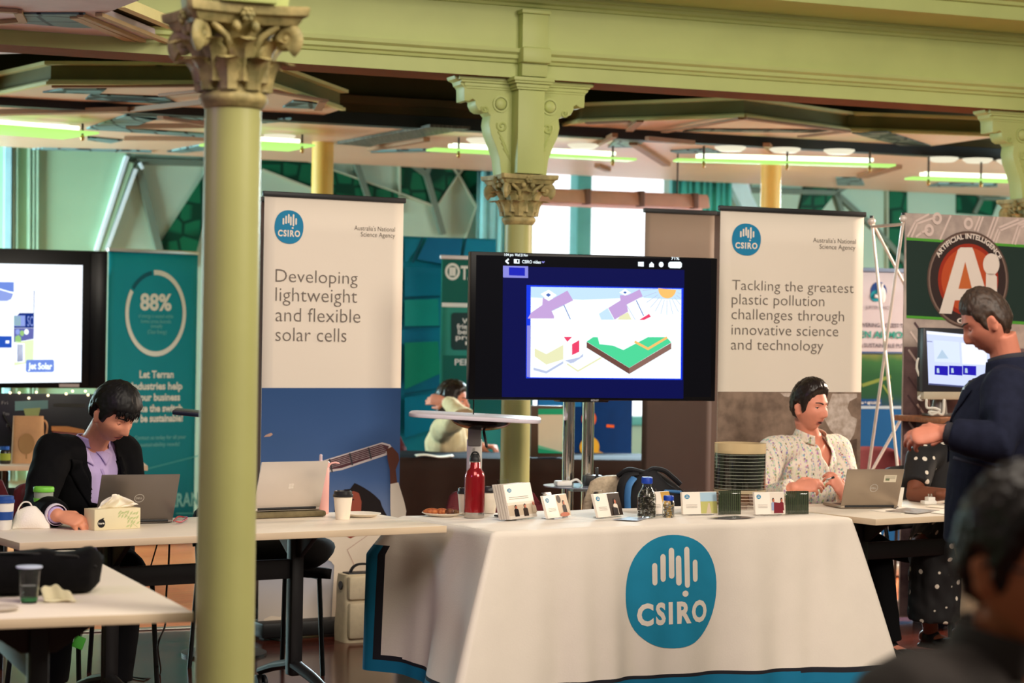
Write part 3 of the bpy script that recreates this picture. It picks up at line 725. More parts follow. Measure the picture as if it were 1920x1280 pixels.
# emblem printed on the cloth, following its folds
lx0, lz0 = TF.xz(1174, 1110, -.03); lx1, _ = TF.xz(1350, 1110, -.03); _, ltop = TF.xz(1262, 1003, -.03); _, lbot = TF.xz(1262, 1218, -.03)
def on_cloth(x, y, k):
    S = TW + (lx0 + lx1) / 2 + x * (lx1 - lx0) / 2; h = TH - ((ltop + lbot) / 2 + y * (ltop - lbot) / 2)
    p = skirt(S, h); return (p.x, p.y - .0016 - .0012 * k, p.z)
b = MB(); emblem(b, lambda x, y, k: (x, y, k), 0, 1)
for i in range(-12, 13):
    for co, no in (((i / 12, 0, 0), (1, 0, 0)), ((0, i / 12, 0), (0, 1, 0))): bmesh.ops.bisect_plane(b.bm, geom=b.bm.verts[:] + b.bm.edges[:] + b.bm.faces[:], plane_co=co, plane_no=no)
bmesh.ops.triangulate(b.bm, faces=b.bm.faces)
for v in b.bm.verts: v.co = on_cloth(*v.co)
b.done('emblem', [mat('emblem_blue', (34, 136, 172), .8, spec=.2), mat('emblem_white', (232, 222, 208), .8)], cloth, smooth=0)

# ---------------------------------------------------------------- chairs
REDU = mat('dark_red_upholstery', (92, 22, 30), .85, var=.12, scale=60, bump=.1, bscale=200)
BLKU = mat('black_upholstery', (16, 16, 19), .9, spec=.15, var=.15, scale=60)
def chair(label, p, heading, fab, top=.84, frame=BLK, w=.46, group=None):
    """heading: angle of the direction the sitter faces (world)"""
    t = thing('chair', label, 'chair', (p[0], p[1], 0), heading - pi / 2, group)
    b = MB(); b.grid(lambda u, v: ((u - .5) * w, (v - .5) * .42, .455 + .015 * cos((u - .5) * 5) - .012 * cos((v - .4) * 5) + (-.03 * max(0, v - .8) * 5 * .2)), 12, 12)
    b.done('seat', fab, t, solid=.045)
    b = MB(); b.grid(lambda u, v: ((u - .5) * w * (1 - .25 * max(0, v - .72) * (abs(u - .5) * 2) ** 3 * 2), -.2 - .06 * v + .05 * (abs(u - .5) * 2) ** 2, .56 + (top - .56) * v - .03 * (abs(u - .5) * 2) ** 4 * (v > .6)), 14, 10)
    b.done('backrest', fab, t, solid=.03)
    for s in (-1, 1):
        b = MB(); b.tube([(s * w * .44, .2, 0), (s * w * .42, .17, .44)], .011, 8); b.done('leg', frame, t)
        b = MB(); b.tube([(s * w * .46, -.24, 0), (s * w * .43, -.19, .45), (s * w * .43, -.215, .6), (s * w * .4, -.25, top - .08)], .011, 8); b.done('leg', frame, t)
        b = MB(); b.tube([(s * w * .42, -.19, .432), (s * w * .42, .17, .432)], .011, 8); b.done('seat_rail', frame, t)
    return t

# ================================================================ banners
BANNERW = mat('banner_white', (232, 220, 204), .6, var=.01, scale=2)
GREYT = mat('headline_ink', (112, 102, 94), .6, var=.02)
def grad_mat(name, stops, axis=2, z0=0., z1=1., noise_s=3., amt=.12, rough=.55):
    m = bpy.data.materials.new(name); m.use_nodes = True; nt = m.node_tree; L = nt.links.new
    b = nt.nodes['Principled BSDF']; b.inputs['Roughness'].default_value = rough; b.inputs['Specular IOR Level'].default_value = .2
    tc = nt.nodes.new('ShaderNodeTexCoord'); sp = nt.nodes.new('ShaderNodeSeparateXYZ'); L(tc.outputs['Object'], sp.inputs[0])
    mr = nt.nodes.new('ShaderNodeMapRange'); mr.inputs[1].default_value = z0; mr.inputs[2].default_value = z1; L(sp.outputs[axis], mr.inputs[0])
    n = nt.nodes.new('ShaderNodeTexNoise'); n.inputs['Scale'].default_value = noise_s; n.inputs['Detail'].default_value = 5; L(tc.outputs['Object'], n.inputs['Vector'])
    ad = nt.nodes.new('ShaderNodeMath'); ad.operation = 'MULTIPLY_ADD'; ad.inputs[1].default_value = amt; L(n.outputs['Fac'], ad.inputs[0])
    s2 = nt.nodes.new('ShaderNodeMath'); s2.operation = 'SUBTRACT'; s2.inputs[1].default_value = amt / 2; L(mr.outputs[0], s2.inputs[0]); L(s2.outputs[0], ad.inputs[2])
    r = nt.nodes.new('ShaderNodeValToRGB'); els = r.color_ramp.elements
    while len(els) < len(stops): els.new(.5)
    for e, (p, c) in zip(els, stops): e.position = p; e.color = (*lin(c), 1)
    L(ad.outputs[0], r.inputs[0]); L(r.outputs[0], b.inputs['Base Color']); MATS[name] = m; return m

class Panel(Fr):
    """an upright flat thing placed by where its middle stands"""
    def __init__(s, px, py, Y, rz):
        p = at(px, py, Y); super().__init__((p.x, p.y, 0), rz)
    def pts(s, q): return [s.xz(*p) for p in q]
def px_text(b, P, string, x0, yb, x1, hpx, y, m, bold=0., align='L'):
    a, z = P.xz(x0, yb); c, _ = P.xz(x1, yb); _, zt_ = P.xz(x0, yb - hpx)
    b.text(string, a, z, zt_ - z, c - a, y=y, m=m, bold=bold)
def rollup(label, P, xl, xr, yt, ybot, fab, base=BLKP, rail=BLKP, group=None, yr=None):
    x0, zt0 = P.xz(xl, yt); x1, _ = P.xz(xr, yr or yt); _, zb = P.xz((xl + xr) / 2, ybot); zb = max(.09, zb)
    t = thing('banner', label, 'banner', P.loc, P.rz, group)
    b = MB(); b.grid(lambda u, v: (x0 + (x1 - x0) * u, .004 * sin(u * pi) * (1 - v), zb + (zt0 - zb) * v), 12, 12); b.done('fabric', fab, t, solid=.002)
    b = MB(); b.bb((x0 - .01, -.012, zt0 - .004), (x1 + .01, .014, zt0 + .022), bev=.005); b.done('top_rail', rail, t)
    b = MB(); b.bb((x0 - .015, -.09, .012), (x1 + .015, .09, zb), bev=.015)
    for x in (x0 + .08, x1 - .08): b.bb((x - .02, -.12, 0), (x + .02, .12, .012), bev=.003)
    b.done('base', base, t)
    b = MB(); b.tube([((x0 + x1) / 2, .03, zb - .01), ((x0 + x1) / 2, .03, zt0)], .012, 10); b.done('pole', mat('banner_pole', (150, 150, 150), .3, metal=.8), t)
    return t, x0, x1, zb, zt0

# ---- left CSIRO banner
P1 = Panel(626, 370, 10.6, .54)
t, x0, x1, zb, zt_ = rollup('tall white banner about lightweight flexible solar cells, left of the main screen', P1, 496, 757, 366, 1176, BANNERW)
b = MB(); pl = P1.xz(492, 727); SKY = grad_mat('sky_print', [(0, (196, 186, 178)), (.12, (176, 174, 180)), (.35, (120, 134, 164)), (.6, (66, 96, 146)), (1, (44, 78, 128))], 2, .1, pl[1], 1.6, .18)
b.rect(x0, zb, x1, pl[1], -.003)
def add_poly(b, P, pts, y, m): b.flat(P.pts(pts), y, m)
mats = [SKY, ink((86, 52, 60)), ink((206, 196, 196)), ink((92, 52, 40)), ink((214, 204, 190)), ink((24, 16, 18)), ink((146, 72, 56)), ink((186, 150, 136)), ink((222, 208, 190)), ink((60, 60, 66))]
add_poly(b, P1, [(498, 815), (508, 811), (511, 814), (506, 818), (494, 819)], -.0036, 7)
add_poly(b, P1, [(556, 878), (716, 829), (731, 833), (736, 842), (724, 853), (640, 881), (610, 886)], -.0036, 2)
add_poly(b, P1, [(568, 877), (714, 832), (729, 836), (722, 849), (640, 877), (610, 881)], -.0042, 1)
for i in range(5):
    b.stroke(P1.pts([(575 + i * 8, 878 + i * .5), (716 + i * 2, 834 + i * 3)]), .0015, -.0046, 2)
for a in (617, 655, 690): b.stroke(P1.pts([(a, 861 - (a - 617) * .3), (a + 5, 884 - (a - 617) * .34)]), .008, -.0048, 9)
add_poly(b, P1, [(724, 842), (734, 837), (746, 850), (748, 862), (741, 880), (744, 906), (731, 909), (730, 880), (726, 862)], -.0052, 3)
add_poly(b, P1, [(731, 907), (746, 904), (757, 940), (761, 958), (757, 985), (733, 985), (731, 950)], -.0054, 4)
hair = [(622, 975), (628, 950), (626, 938), (634, 927), (645, 917), (656, 916), (664, 905), (671, 908), (682, 914), (693, 921), (703, 929), (712, 938), (716, 950), (724, 965), (730, 990), (640, 990)]
add_poly(b, P1, hair, -.0048, 5)
add_poly(b, P1, [(640, 945), (650, 924), (662, 920), (672, 924), (677, 940), (676, 960), (668, 976), (648, 978)], -.0054, 6)
for e in ((650, 937, 662, 936), (648, 963, 662, 962)): b.stroke(P1.pts([e[:2], e[2:]]), .007, -.0058, 5)
add_poly(b, P1, [(583, 1018), (612, 1002), (640, 992), (712, 992), (740, 1000), (740, 1176), (620, 1176), (626, 1060), (620, 1052), (592, 1040)], -.0050, 8)
add_poly(b, P1, [(640, 992), (672, 992), (668, 1004), (656, 1009), (646, 1004)], -.0056, 6)
b.stroke(P1.pts([(690, 1002), (650, 1030), (664, 1060)]), .003, -.0058, 7)
add_poly(b, P1, [(494, 1174), (494, 1160), (508, 1154), (524, 1156), (536, 1150), (546, 1158), (560, 1162), (600, 1168), (600, 1175)], -.0040, 8)
b.done('photo_print', mats, t, smooth=0)
b = MB()
for s, yb, xe in (('Developing', 528, 670), ('lightweight', 564, 669), ('and flexible', 602, 675), ('solar cells', 639, 649)):
    px_text(b, P1, s, 516, yb + (.004 * 0), xe, 26 if s[0] != 'D' else 24, -.0035, 0, bold=-.011)
b.done('headline_lettering', GREYT, t, smooth=0); b = MB()
px_text(b, P1, "Australia's National", 664, 431, 740, 8.5, -.0035, 0, bold=-.006)
px_text(b, P1, 'Science Agency', 676, 443, 740, 8.5, -.0035, 0, bold=-.006)
b.done('lettering', GREYT, t, smooth=0)
def emblem_px(b, P, cx, cy, rx, ry, y):
    x, z = P.xz(cx, cy); xr, _ = P.xz(cx + rx, cy); _, zr = P.xz(cx, cy - ry)
    emblem(b, lambda u, v, k: (x + u * (xr - x), y - .0006 * k, z + v * (zr - z)), 0, 1)
b = MB(); emblem_px(b, P1, 541.5, 425.5, 27.5, 32, -.0035); b.done('emblem', [CSBLUE, BANNERW], t, smooth=0)
# dark panel edge standing just behind its left side
P1b = Panel(486, 380, 10.95, .54)
t, *_ = rollup('dark brown banner edge just left of the lightweight solar cells banner', P1b, 481, 530, 376, 1190, mat('brown_banner', (72, 56, 52), .6))
# ---- right CSIRO banner
P2 = Panel(1487, 397, 10.95, .43)
t, x0, x1, zb, zt_ = rollup('tall white banner about plastic pollution, behind the man in the patterned shirt', P2, 1351, 1620, 393, 1215, BANNERW)
ROCK = mat('rock_print', (150, 126, 108), .6, scale=14, rgb2=(112, 92, 78)); PALE = mat('rock_pale_print', (214, 198, 186), .6, scale=30, rgb2=(176, 156, 140))
pl = P2.xz(1346, 734)
b = MB(); b.rect(x0, zb, x1, pl[1], -.003)
add_poly(b, P2, [(1560, 738), (1606, 738), (1606, 790), (1600, 815), (1590, 830), (1574, 822), (1556, 806), (1545, 785), (1552, 760)], -.0036, 1)
add_poly(b, P2, [(1462, 736), (1485, 736), (1478, 744), (1470, 743)], -.0036, 1)
add_poly(b, P2, [(1606, 745), (1606, 785), (1596, 780), (1588, 765), (1592, 752)], -.0042, 0)
add_poly(b, P2, [(1574, 830), (1606, 822), (1606, 900), (1580, 900)], -.0042, 2)
b.done('photo_print', [ROCK, PALE, mat('rock_dark_print', (104, 82, 68), .6, scale=20, rgb2=(72, 56, 46))], t, smooth=0)
b = MB()
for s, yb, xe, x_ in (('Tackling the greatest', 543, 1600, 1372), ('plastic pollution', 570, 1545, 1371.5), ('challenges through', 598, 1582, 1371), ('innovative science', 627, 1571, 1371), ('and technology', 655, 1543, 1370)):
    px_text(b, P2, s, x_, yb, xe, 20 if s[0] != 'T' else 19, -.0035, 0, bold=-.011)
b.done('headline_lettering', GREYT, t, smooth=0); b = MB()
px_text(b, P2, "Australia's National", 1524, 454, 1604, 8.5, -.0035, 0, bold=-.006)
px_text(b, P2, 'Science Agency', 1536, 466, 1603, 8.5, -.0035, 0, bold=-.006)
b.done('lettering', GREYT, t, smooth=0)
b = MB(); emblem_px(b, P2, 1399, 449, 27.5, 30.5, -.0035); b.done('emblem', [CSBLUE, BANNERW], t, smooth=0)
# ---- plain brown backs of two banners between screen and right banner
P3 = Panel(1272, 397, 12.1, .40)
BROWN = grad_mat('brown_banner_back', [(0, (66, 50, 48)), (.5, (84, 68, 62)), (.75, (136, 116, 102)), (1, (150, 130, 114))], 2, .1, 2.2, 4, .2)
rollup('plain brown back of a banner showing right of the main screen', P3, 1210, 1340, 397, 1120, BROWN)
P3b = Panel(1350, 397, 12.6, .40)
rollup('dark brown back of a second banner, a sliver beside the plastic pollution banner', P3b, 1334, 1420, 402, 1120, mat('brown_banner_b', (92, 74, 66), .6))

# ---- teal 88 percent banner
P4 = Panel(284, 470, 15.0, .72)
TEAL = grad_mat('teal_print', [(0, (4, 108, 122)), (.5, (4, 134, 148)), (1, (10, 152, 172))], 2, .0, 2.1, 2, .25)
t, x0, x1, zb, zt_ = rollup('teal banner with a white ring and 88%, behind the man in the black suit', P4, 204, 371, 470, 1014, TEAL, base=mat('alu', (190, 192, 190), .35, metal=.8), rail=mat('alu', (190, 192, 190), .35, metal=.8))
WH = ink((226, 232, 226))
b = MB(); cx, cz = P4.xz(292, 587); rx = (P4.xz(349, 587)[0] - P4.xz(235, 587)[0]) / 2; ry = P4.xz(292, 506)[1] - cz
b.arc(cx, cz, ry * .885, ry, -1.18 * pi, .53 * pi, -.004, 0, 60, q=rx / ry)
b.arc(cx, cz, ry * .89, ry * .99, .55 * pi, .80 * pi, -.004, 1, 20, q=rx / ry)
b.done('ring_print', [WH, ink((16, 92, 112))], t, smooth=0)
b = MB()
px_text(b, P4, '88%', 262, 580, 321, 29, -.004, 0, .035); b.done('headline_lettering', WH, t, smooth=0); b = MB()
for s, a, y_, e in (('Let Terran', 261, 708, 325), ('Industries help', 246, 730, 341), ('your business', 254, 751, 337), ('make the switch', 244, 772, 341), ('to be sustainable!', 246, 791, 342)):
    px_text(b, P4, s, a, y_, e, 13, -.004, 0, .03)
b.done('headline_lettering', WH, t, smooth=0); b = MB()
for s, a, y_, e in (('of energy is wasted within', 259, 595, 324), ('homes across Australia', 264, 605, 320), ('annually', 282, 614, 304), ('(Clean Energy)', 276, 625, 312), ('Contact us today for all your', 252, 824, 348), ('sustainability needs!', 262, 837, 336)):
    px_text(b, P4, s, a, y_, e, 7, -.004, 0, .0); b.done('lettering', ink((120, 190, 190)), t, smooth=0); b = MB()
px_text(b, P4, 'TERRAN', 292, 951, 372, 24, -.004, 0, .03)
b.done('lettering', ink((120, 190, 190)), t, smooth=0)
b = MB(); b.stroke(P4.pts([(262, 882), (372, 854)]), .008, -.004); b.done('line_print', ink((70, 160, 160)), t, smooth=0); b = MB(); b.stroke(P4.pts([(330, 962), (372, 962)]), .01, -.004); b.done('line_print', ink((70, 160, 160)), t, smooth=0)

# ---- big teal backdrop wall, the green TAG-like banner and the blue circles banner
P5 = Panel(845, 445, 15.4, .38)
t = thing('backdrop', 'wide teal patterned pop-up backdrop behind the woman in the cream jumper', 'backdrop', P5.loc, P5.rz)
xa, za = P5.xz(700, 440); xb, _ = P5.xz(1200, 452); 
BACKT = grad_mat('backdrop_print', [(0, (0, 84, 112)), (.35, (0, 108, 126)), (.55, (0, 86, 122)), (.8, (0, 112, 138)), (1, (10, 132, 160))], 2, .0, 2.2, 2.5, .4)
xb2 = P5.xz(930, 452)[0]
b = MB(); b.grid(lambda u, v: (xa + (xb2 - xa) * u, .06 * sin(u * pi), .03 + (za - .03) * v), 16, 4); b.done('fabric', BACKT, t, solid=.01)
b = MB()
for pts, m in (([(757, 448), (792, 448), (762, 490), (757, 490)], 0), ([(800, 446), (866, 448), (858, 500), (780, 486)], 1), ([(757, 562), (820, 560), (822, 612), (757, 612)], 2), ([(757, 642), (820, 640), (824, 700), (757, 730)], 3), ([(757, 500), (850, 505), (840, 552), (757, 556)], 4), ([(757, 745), (825, 735), (825, 800), (757, 820)], 4), ([(870, 447), (925, 452), (925, 500), (866, 500)], 0)):
    b.flat([(x, z) for x, z in P5.pts(pts)], -.02, m)
for q in (((772, 492), (790, 446)), ((757, 613), (822, 612)), ((757, 558), (822, 556)), ((757, 738), (822, 728)), ((862, 500), (872, 447))): b.stroke(P5.pts(q), .012, -.024, 5)
b.done('pattern_print', [ink((0, 116, 148)), ink((0, 96, 140)), ink((20, 128, 122)), ink((14, 116, 92)), ink((0, 104, 134)), ink((0, 64, 86))], t, smooth=0)
P6 = Panel(870, 484, 14.9, .40)
TAGG = mat('green_banner', (18, 138, 120), .6, var=.08, scale=3)
t, x0, x1, zb, zt_ = rollup('green banner with a round white symbol, partly behind the main screen', P6, 828, 1000, 484, 1040, TAGG, rail=ink((236, 232, 236)), base=mat('alu', (190, 192, 190), .35, metal=.8))
b = MB(); b.rect(*P6.xz(828, 573), *P6.xz(1000, 490), -.004, 0); b.rect(*P6.xz(828, 575), *P6.xz(1000, 571), -.0045, 1)
b.rect(*P6.xz(828, 800), *P6.xz(1000, 668), -.004, 0)
b.flat(P6.pts([(846, 590), (850, 586), (1000, 586), (1000, 656), (850, 656), (846, 650)]), -.0046, 2)
b.done('colour_print', [ink((10, 96, 84)), WH, ink((34, 62, 62))], t, smooth=0)
b = MB(); cx, cz = P6.xz(848, 509); r = P6.xz(862, 509)[0] - cx; r2 = P6.xz(848, 493)[1] - cz
b.arc(cx, cz, r2 * .68, r2, 0, 2 * pi, -.0052, 0, 30, q=r / r2)
for s in (-.22, .22): b.rect(cx + s * r - .012, cz - r2 * .5, cx + s * r + .012, cz + r2 * .5, -.0052, 0)
b.done('symbol_print', WH, t, smooth=0); b = MB()
px_text(b, P6, 'TAG', 863, 523, 908, 24, -.0052, 0, .03); b.done('lettering', WH, t, smooth=0)
for s, a, y_, e in (("We're the", 866, 606, 930), ('friendly team', 856, 616, 930), ('behind the', 858, 626, 930), ('products', 854, 636, 930), ('now', 872, 646, 930), ('PERTH', 852, 684, 905), ('SERVICE', 862, 732, 910)): 
    b = MB(); px_text(b, P6, s, a, y_, e, 9 if s[0] not in 'PS' else 11, -.0052, 0, .02); b.done('lettering', WH, t, smooth=0)
P7 = Panel(1140, 760, 14.6, .38)
t = thing('backdrop', 'dark blue display panel with orange, yellow and blue discs under the main screen', 'backdrop', P7.loc, P7.rz)
x0, z1 = P7.xz(1010, 745); x1, _ = P7.xz(1186, 760)
b = MB(); b.bb((x0, 0, .03), (x1, .03, z1), bev=.004); b.done('panel', mat('navy_panel', (0, 52, 112), .6, var=.1, spec=.1), t)
b = MB()
for (px, py, r, m) in ((1104, 785, 15, 0), (1105, 838, 20, 1), (1155, 865, 12, 2)):
    x, z = P7.xz(px, py); q = P7.xz(px, py - r)[1] - z; b.disc(x, z, q, q, -.004, m)
b.stroke(P7.pts([(1104, 798), (1105, 820)]), .02, -.003, 3); b.stroke(P7.pts([(1118, 845), (1150, 862)]), .02, -.003, 3); b.stroke(P7.pts([(1138, 798), (1150, 799)]), .02, -.003, 0)
b.rect(*P7.xz(1010, 762), *P7.xz(1090, 748), -.003, 2)
b.done('disc_print', [ink((236, 106, 40)), ink((228, 184, 54)), ink((20, 120, 190)), ink((186, 150, 90))], t, smooth=0)

# ---- hydrogen-style banner behind the lattice, and the blue counter below it
P8 = Panel(1655, 512, 13.6, .36)
t, x0, x1, zb, zt_ = rollup('white and green banner with a round blue J emblem behind the white lattice', P8, 1590, 1720, 507, 1060, ink((186, 180, 190)), rail=ink((120, 140, 170)), base=mat('alu', (190, 192, 190), .35, metal=.8))
b = MB(); GREENP = grad_mat('green_field_print', [(0, (14, 52, 84)), (.25, (8, 66, 40)), (.6, (16, 76, 40)), (.85, (40, 96, 50)), (1, (110, 120, 60))], 2, P8.xz(1650, 765)[1], P8.xz(1650, 662)[1], 5, .3)
b.rect(*P8.xz(1590, 762), *P8.xz(1720, 663), -.004, 0); b.rect(*P8.xz(1590, 1040), *P8.xz(1720, 765), -.004, 1); b.rect(*P8.xz(1590, 762), *P8.xz(1652, 748), -.005, 2); b.rect(*P8.xz(1590, 766), *P8.xz(1720, 761), -.0055, 4)
b.rect(*P8.xz(1590, 664), *P8.xz(1720, 660), -.004, 3)
b.stroke(P8.pts([(1617, 722), (1668, 706)]), .022, -.0052, 5); b.stroke(P8.pts([(1655, 722), (1672, 748)]), .014, -.0052, 5)
b.done('photo_print', [GREENP, ink((0, 74, 130)), ink((0, 60, 116)), ink((60, 84, 130)), ink((150, 170, 186)), ink((110, 130, 60))], t, smooth=0)
b = MB(); cx, cz = P8.xz(1647, 546); r = P8.xz(1662, 546)[0] - cx; r2 = P8.xz(1647, 528)[1] - cz
b.disc(cx, cz, r, r2, -.004, 0); b.disc(cx - .02, cz - .03, r * .7, r2 * .6, -.0045, 1)
b.tube([(cx + r * .35, -.006, cz + r2 * .8), (cx + r * .05, -.006, cz - r2 * .2), (cx - r * .2, -.006, cz - r2 * .55), (cx - r * .55, -.006, cz - r2 * .5)], .013, 8, 2)
for i in range(2): b.ell((cx + r * (.3 + .25 * i), -.006, cz - r2 * (.1 + .3 * i)), (.02, .003, .05), m=2, nu=10, nv=6)
b.done('emblem', [ink((16, 60, 128)), ink((10, 130, 150)), ink((222, 218, 222))], t, smooth=60)
b = MB()
for s, a, y_, e, h, m, bo in (('JUPITER IONICS', 1622, 579, 1668, 6, 0, .0), ('POWERING ACCESS TO', 1600, 612, 1700, 7, 0, .02), ('GREEN AMMONIA', 1578, 632, 1722, 12, 1, .03), ('FOR A SUSTAINABLE FUTURE', 1590, 650, 1712, 7, 0, .02), ('climate + agriculture', 1602, 757, 1650, 6, 2, .0)):
    b = MB(); px_text(b, P8, s, a, y_, e, h, -.006, 0, bo); b.done('lettering', [ink((96, 92, 104)), ink((40, 140, 130)), WH][m], t, smooth=0)

# ---- pop-up AI display: curved printed front and folding lattice at its side
P9 = Panel(1815, 404, 11.6, .36)
t = thing('popup_display', 'pop-up display wall with a round AI badge and circuit print on a white lattice frame', 'display stand', P9.loc, P9.rz)
x0, z1 = P9.xz(1698, 399); x1 = P9.xz(1990, 414)[0]
CIRC = mat('circuit_print', (196, 176, 164), .55, scale=9, rgb2=(160, 142, 134)); CIRCD = mat('circuit_print_dark', (134, 108, 108), .55, scale=7, rgb2=(78, 60, 64))
b = MB(); b.bb((x0, 0, .02), (x1, .012, z1), bev=.003); b.done('graphic_panel', CIRC, t)
b = MB(); b.rect(x0 + .002, .03, x1 - .002, P9.xz(1700, 650)[1], -.003, 0)
dk = P9.pts([(1700, 450), (1960, 466), (1960, 612), (1700, 590)])
b.flat(P9.pts([(1699, 445), (1985, 463), (1985, 612), (1699, 596)]), -.003, 1); b.flat(P9.pts([(1699, 450), (1985, 468), (1985, 606), (1699, 591)]), -.0036, 2)
px5 = lambda q: [(1690 + x / 5.12, 390 + y / 5.12) for x, y in q]
tr = [[(60, 270), (130, 130), (260, 60)], [(95, 275), (150, 150), (320, 90)], [(140, 275), (190, 235), (250, 210)], [(370, 300), (470, 75)], [(820, 280), (890, 90)], [(850, 290), (925, 90)], [(880, 320), (930, 190), (1120, 110)], [(905, 330), (945, 215), (1180, 120)], [(1060, 340), (1120, 165), (1200, 140)], [(1090, 345), (1140, 190), (1200, 160)], [(700, 210), (750, 85)], [(730, 220), (780, 85)]]
for q in tr: b.stroke(P9.pts(px5(q)), .012, -.0034, 3)
for (x, y) in ((340, 100), (262, 212), (640, 148)):
    q = P9.xz(*px5([(x, y)])[0]); b.arc(q[0], q[1], .016, .034, 0, 2 * pi, -.004, 3, 18, q=.9)
for i in range(16):
    a = random.uniform(1700, 1745); c = 605 + i * 17; b.stroke(P9.pts([(a, c), (a + 18, c + 26), (a + 22, c + 60)]), .012, -.0036, 3 if i % 2 else 4)
b.done('circuit_graphic', [CIRCD, ink((88, 168, 60)), ink((40, 58, 52)), ink((228, 206, 196)), ink((96, 76, 80))], t, smooth=0)
b = MB(); cx, cz = P9.xz(1814.5, 524); R = P9.xz(1814.5, 433)[1] - cz; qx = (P9.xz(1891, 524)[0] - P9.xz(1738, 524)[0]) / 2 / R
for i, (f, m) in enumerate(((1, 0), (.965, 1), (.93, 2), (.74, 3), (.66, 4), (.40, 5))): b.disc(cx + (0 if f > .5 else -.02), cz, R * f * qx, R * f, -.0045 - .0005 * i, m)
A1 = [(355, 1010), (475, 1015), (505, 885), (540, 775), (605, 515), (672, 378), (560, 378), (535, 400)]
A2 = [(605, 515), (672, 378), (690, 420), (870, 1015), (745, 1015), (705, 885), (670, 775)]
A3 = [(505, 885), (705, 885), (670, 775), (540, 775)]
for q in (A1, A2, A3): b.flat(P9.pts(px5(q)), -.0085, 6)
x, z = P9.xz(*px5([(855, 540)])[0]); b.disc(x, z, .062 * .86, .062 * .98, -.0085, 6, 24)
b.flat(P9.pts(px5([(805, 628), (880, 628), (910, 660), (910, 1015), (800, 1015)])), -.0085, 6)
k = R * .845
b.text('ARTIFICIAL INTELLIGENCE', -R * .88, 0, R * .1, R * 1.76, m=6, bold=.03, fn=lambda a, c: (cx + qx * (k + c) * sin(a / k), -.0085, cz + (k + c) * cos(a / k)))
b.text('GROUP', cx - .07, cz - R * .9, R * .1, .22, y=-.0085, m=6, bold=.03)
b.done('badge', [ink((96, 76, 68)), ink((140, 116, 104)), ink((62, 48, 46)), ink((166, 54, 36)), ink((198, 84, 48)), ink((208, 110, 60)), ink((240, 226, 214))], t, smooth=0)
LAT = mat('lattice_tube', (226, 212, 202), .35, metal=.2)
hy = .36; hz = z1 - .03
for (a, c) in (((x0, .02, hz), (x0, hy, .75)), ((x0, hy, hz), (x0, .02, .75)), ((x0, .02, .75), (x0, hy, .03)), ((x0, hy, .75), (x0, .02, .03)), ((x0, .02, hz - .03), (x0, hy, hz - .03)), ((x0 + .9, .02, hz), (x0 + .9, hy, .75)), ((x0 + .9, hy, hz), (x0 + .9, .02, .75)), ((x0, hy, hz), (x0 + .9, hy, .75)), ((x0 + .9, hy, hz), (x0, hy, .75))):
    b = MB(); b.tube([a, c], .0085, 8); b.done('lattice_tube', LAT, t)
for y in (.02, hy):
    for z in (hz, .75):
        b = MB(); b.ell((x0, y, z), (.022, .022, .022)); b.tube([(x0, y, z + .015), (x0, y, z + .032)], .012, 8, 1); b.done('hub', [LAT, BLKP], t)

# ================================================================ screens
BEZEL = mat('screen_bezel', (9, 9, 13), .3, spec=.2)
P10 = Panel(1112, 611, 10.35, .30)
t = thing('television', 'big flat screen on a chrome twin-pole stand showing an isometric house picture', 'screen', P10.loc, P10.rz)
x0, z1 = P10.xz(883, 471); x1, z0 = P10.xz(1341, 752)
b = MB(); b.bb((x0, 0, z0), (x1, .05, z1), bev=.005); b.bb((x0 + .15, .05, z0 + .08), (x1 - .15, .09, z1 - .1), bev=.01); o = b.done('housing', BEZEL, t)
b = MB(); E = 1.15
sm = [glow((2, 10, 86), .8), glow((238, 250, 255), 1.25), glow((30, 40, 200), .9), glow((150, 150, 240), .9), glow((204, 170, 226), 1.), glow((80, 110, 190), 1.), glow((244, 70, 110), 1.), glow((255, 196, 110), 1.05), glow((80, 222, 158), 1.), glow((150, 112, 100), .9), glow((196, 206, 236), 1.), glow((236, 236, 190), 1.05), glow((196, 226, 252), 1.1), glow((1, 2, 8), .8), glow((20, 60, 240), 1.), glow((120, 80, 70), .9)]
dy = -.001
S = lambda pts, k, m: b.flat(P10.pts(pts), dy - .0004 * k, m)
S([(893, 478), (1333, 486), (1333, 744), (890, 744)], 0, 13)
S([(943, 499), (1283, 506), (1281, 747), (941, 744)], 1, 0)
S([(943, 498), (990, 499), (990, 521), (943, 520)], 2, 3); S([(954, 501), (984, 502), (984, 517), (954, 516)], 3, 2)
S([(987, 534), (1281, 540), (1279, 712), (986, 709)], 2, 14)
z4 = lambda q: [(930 + x / 4.57, 470 + y / 4.57) for x, y in q]
S(z4([(297, 308), (1587, 328), (1580, 1095), (292, 1083)]), 3, 1)
S(z4([(297, 308), (1587, 328), (1585, 420), (1200, 400), (740, 420), (297, 400)]), 3.3, 12)
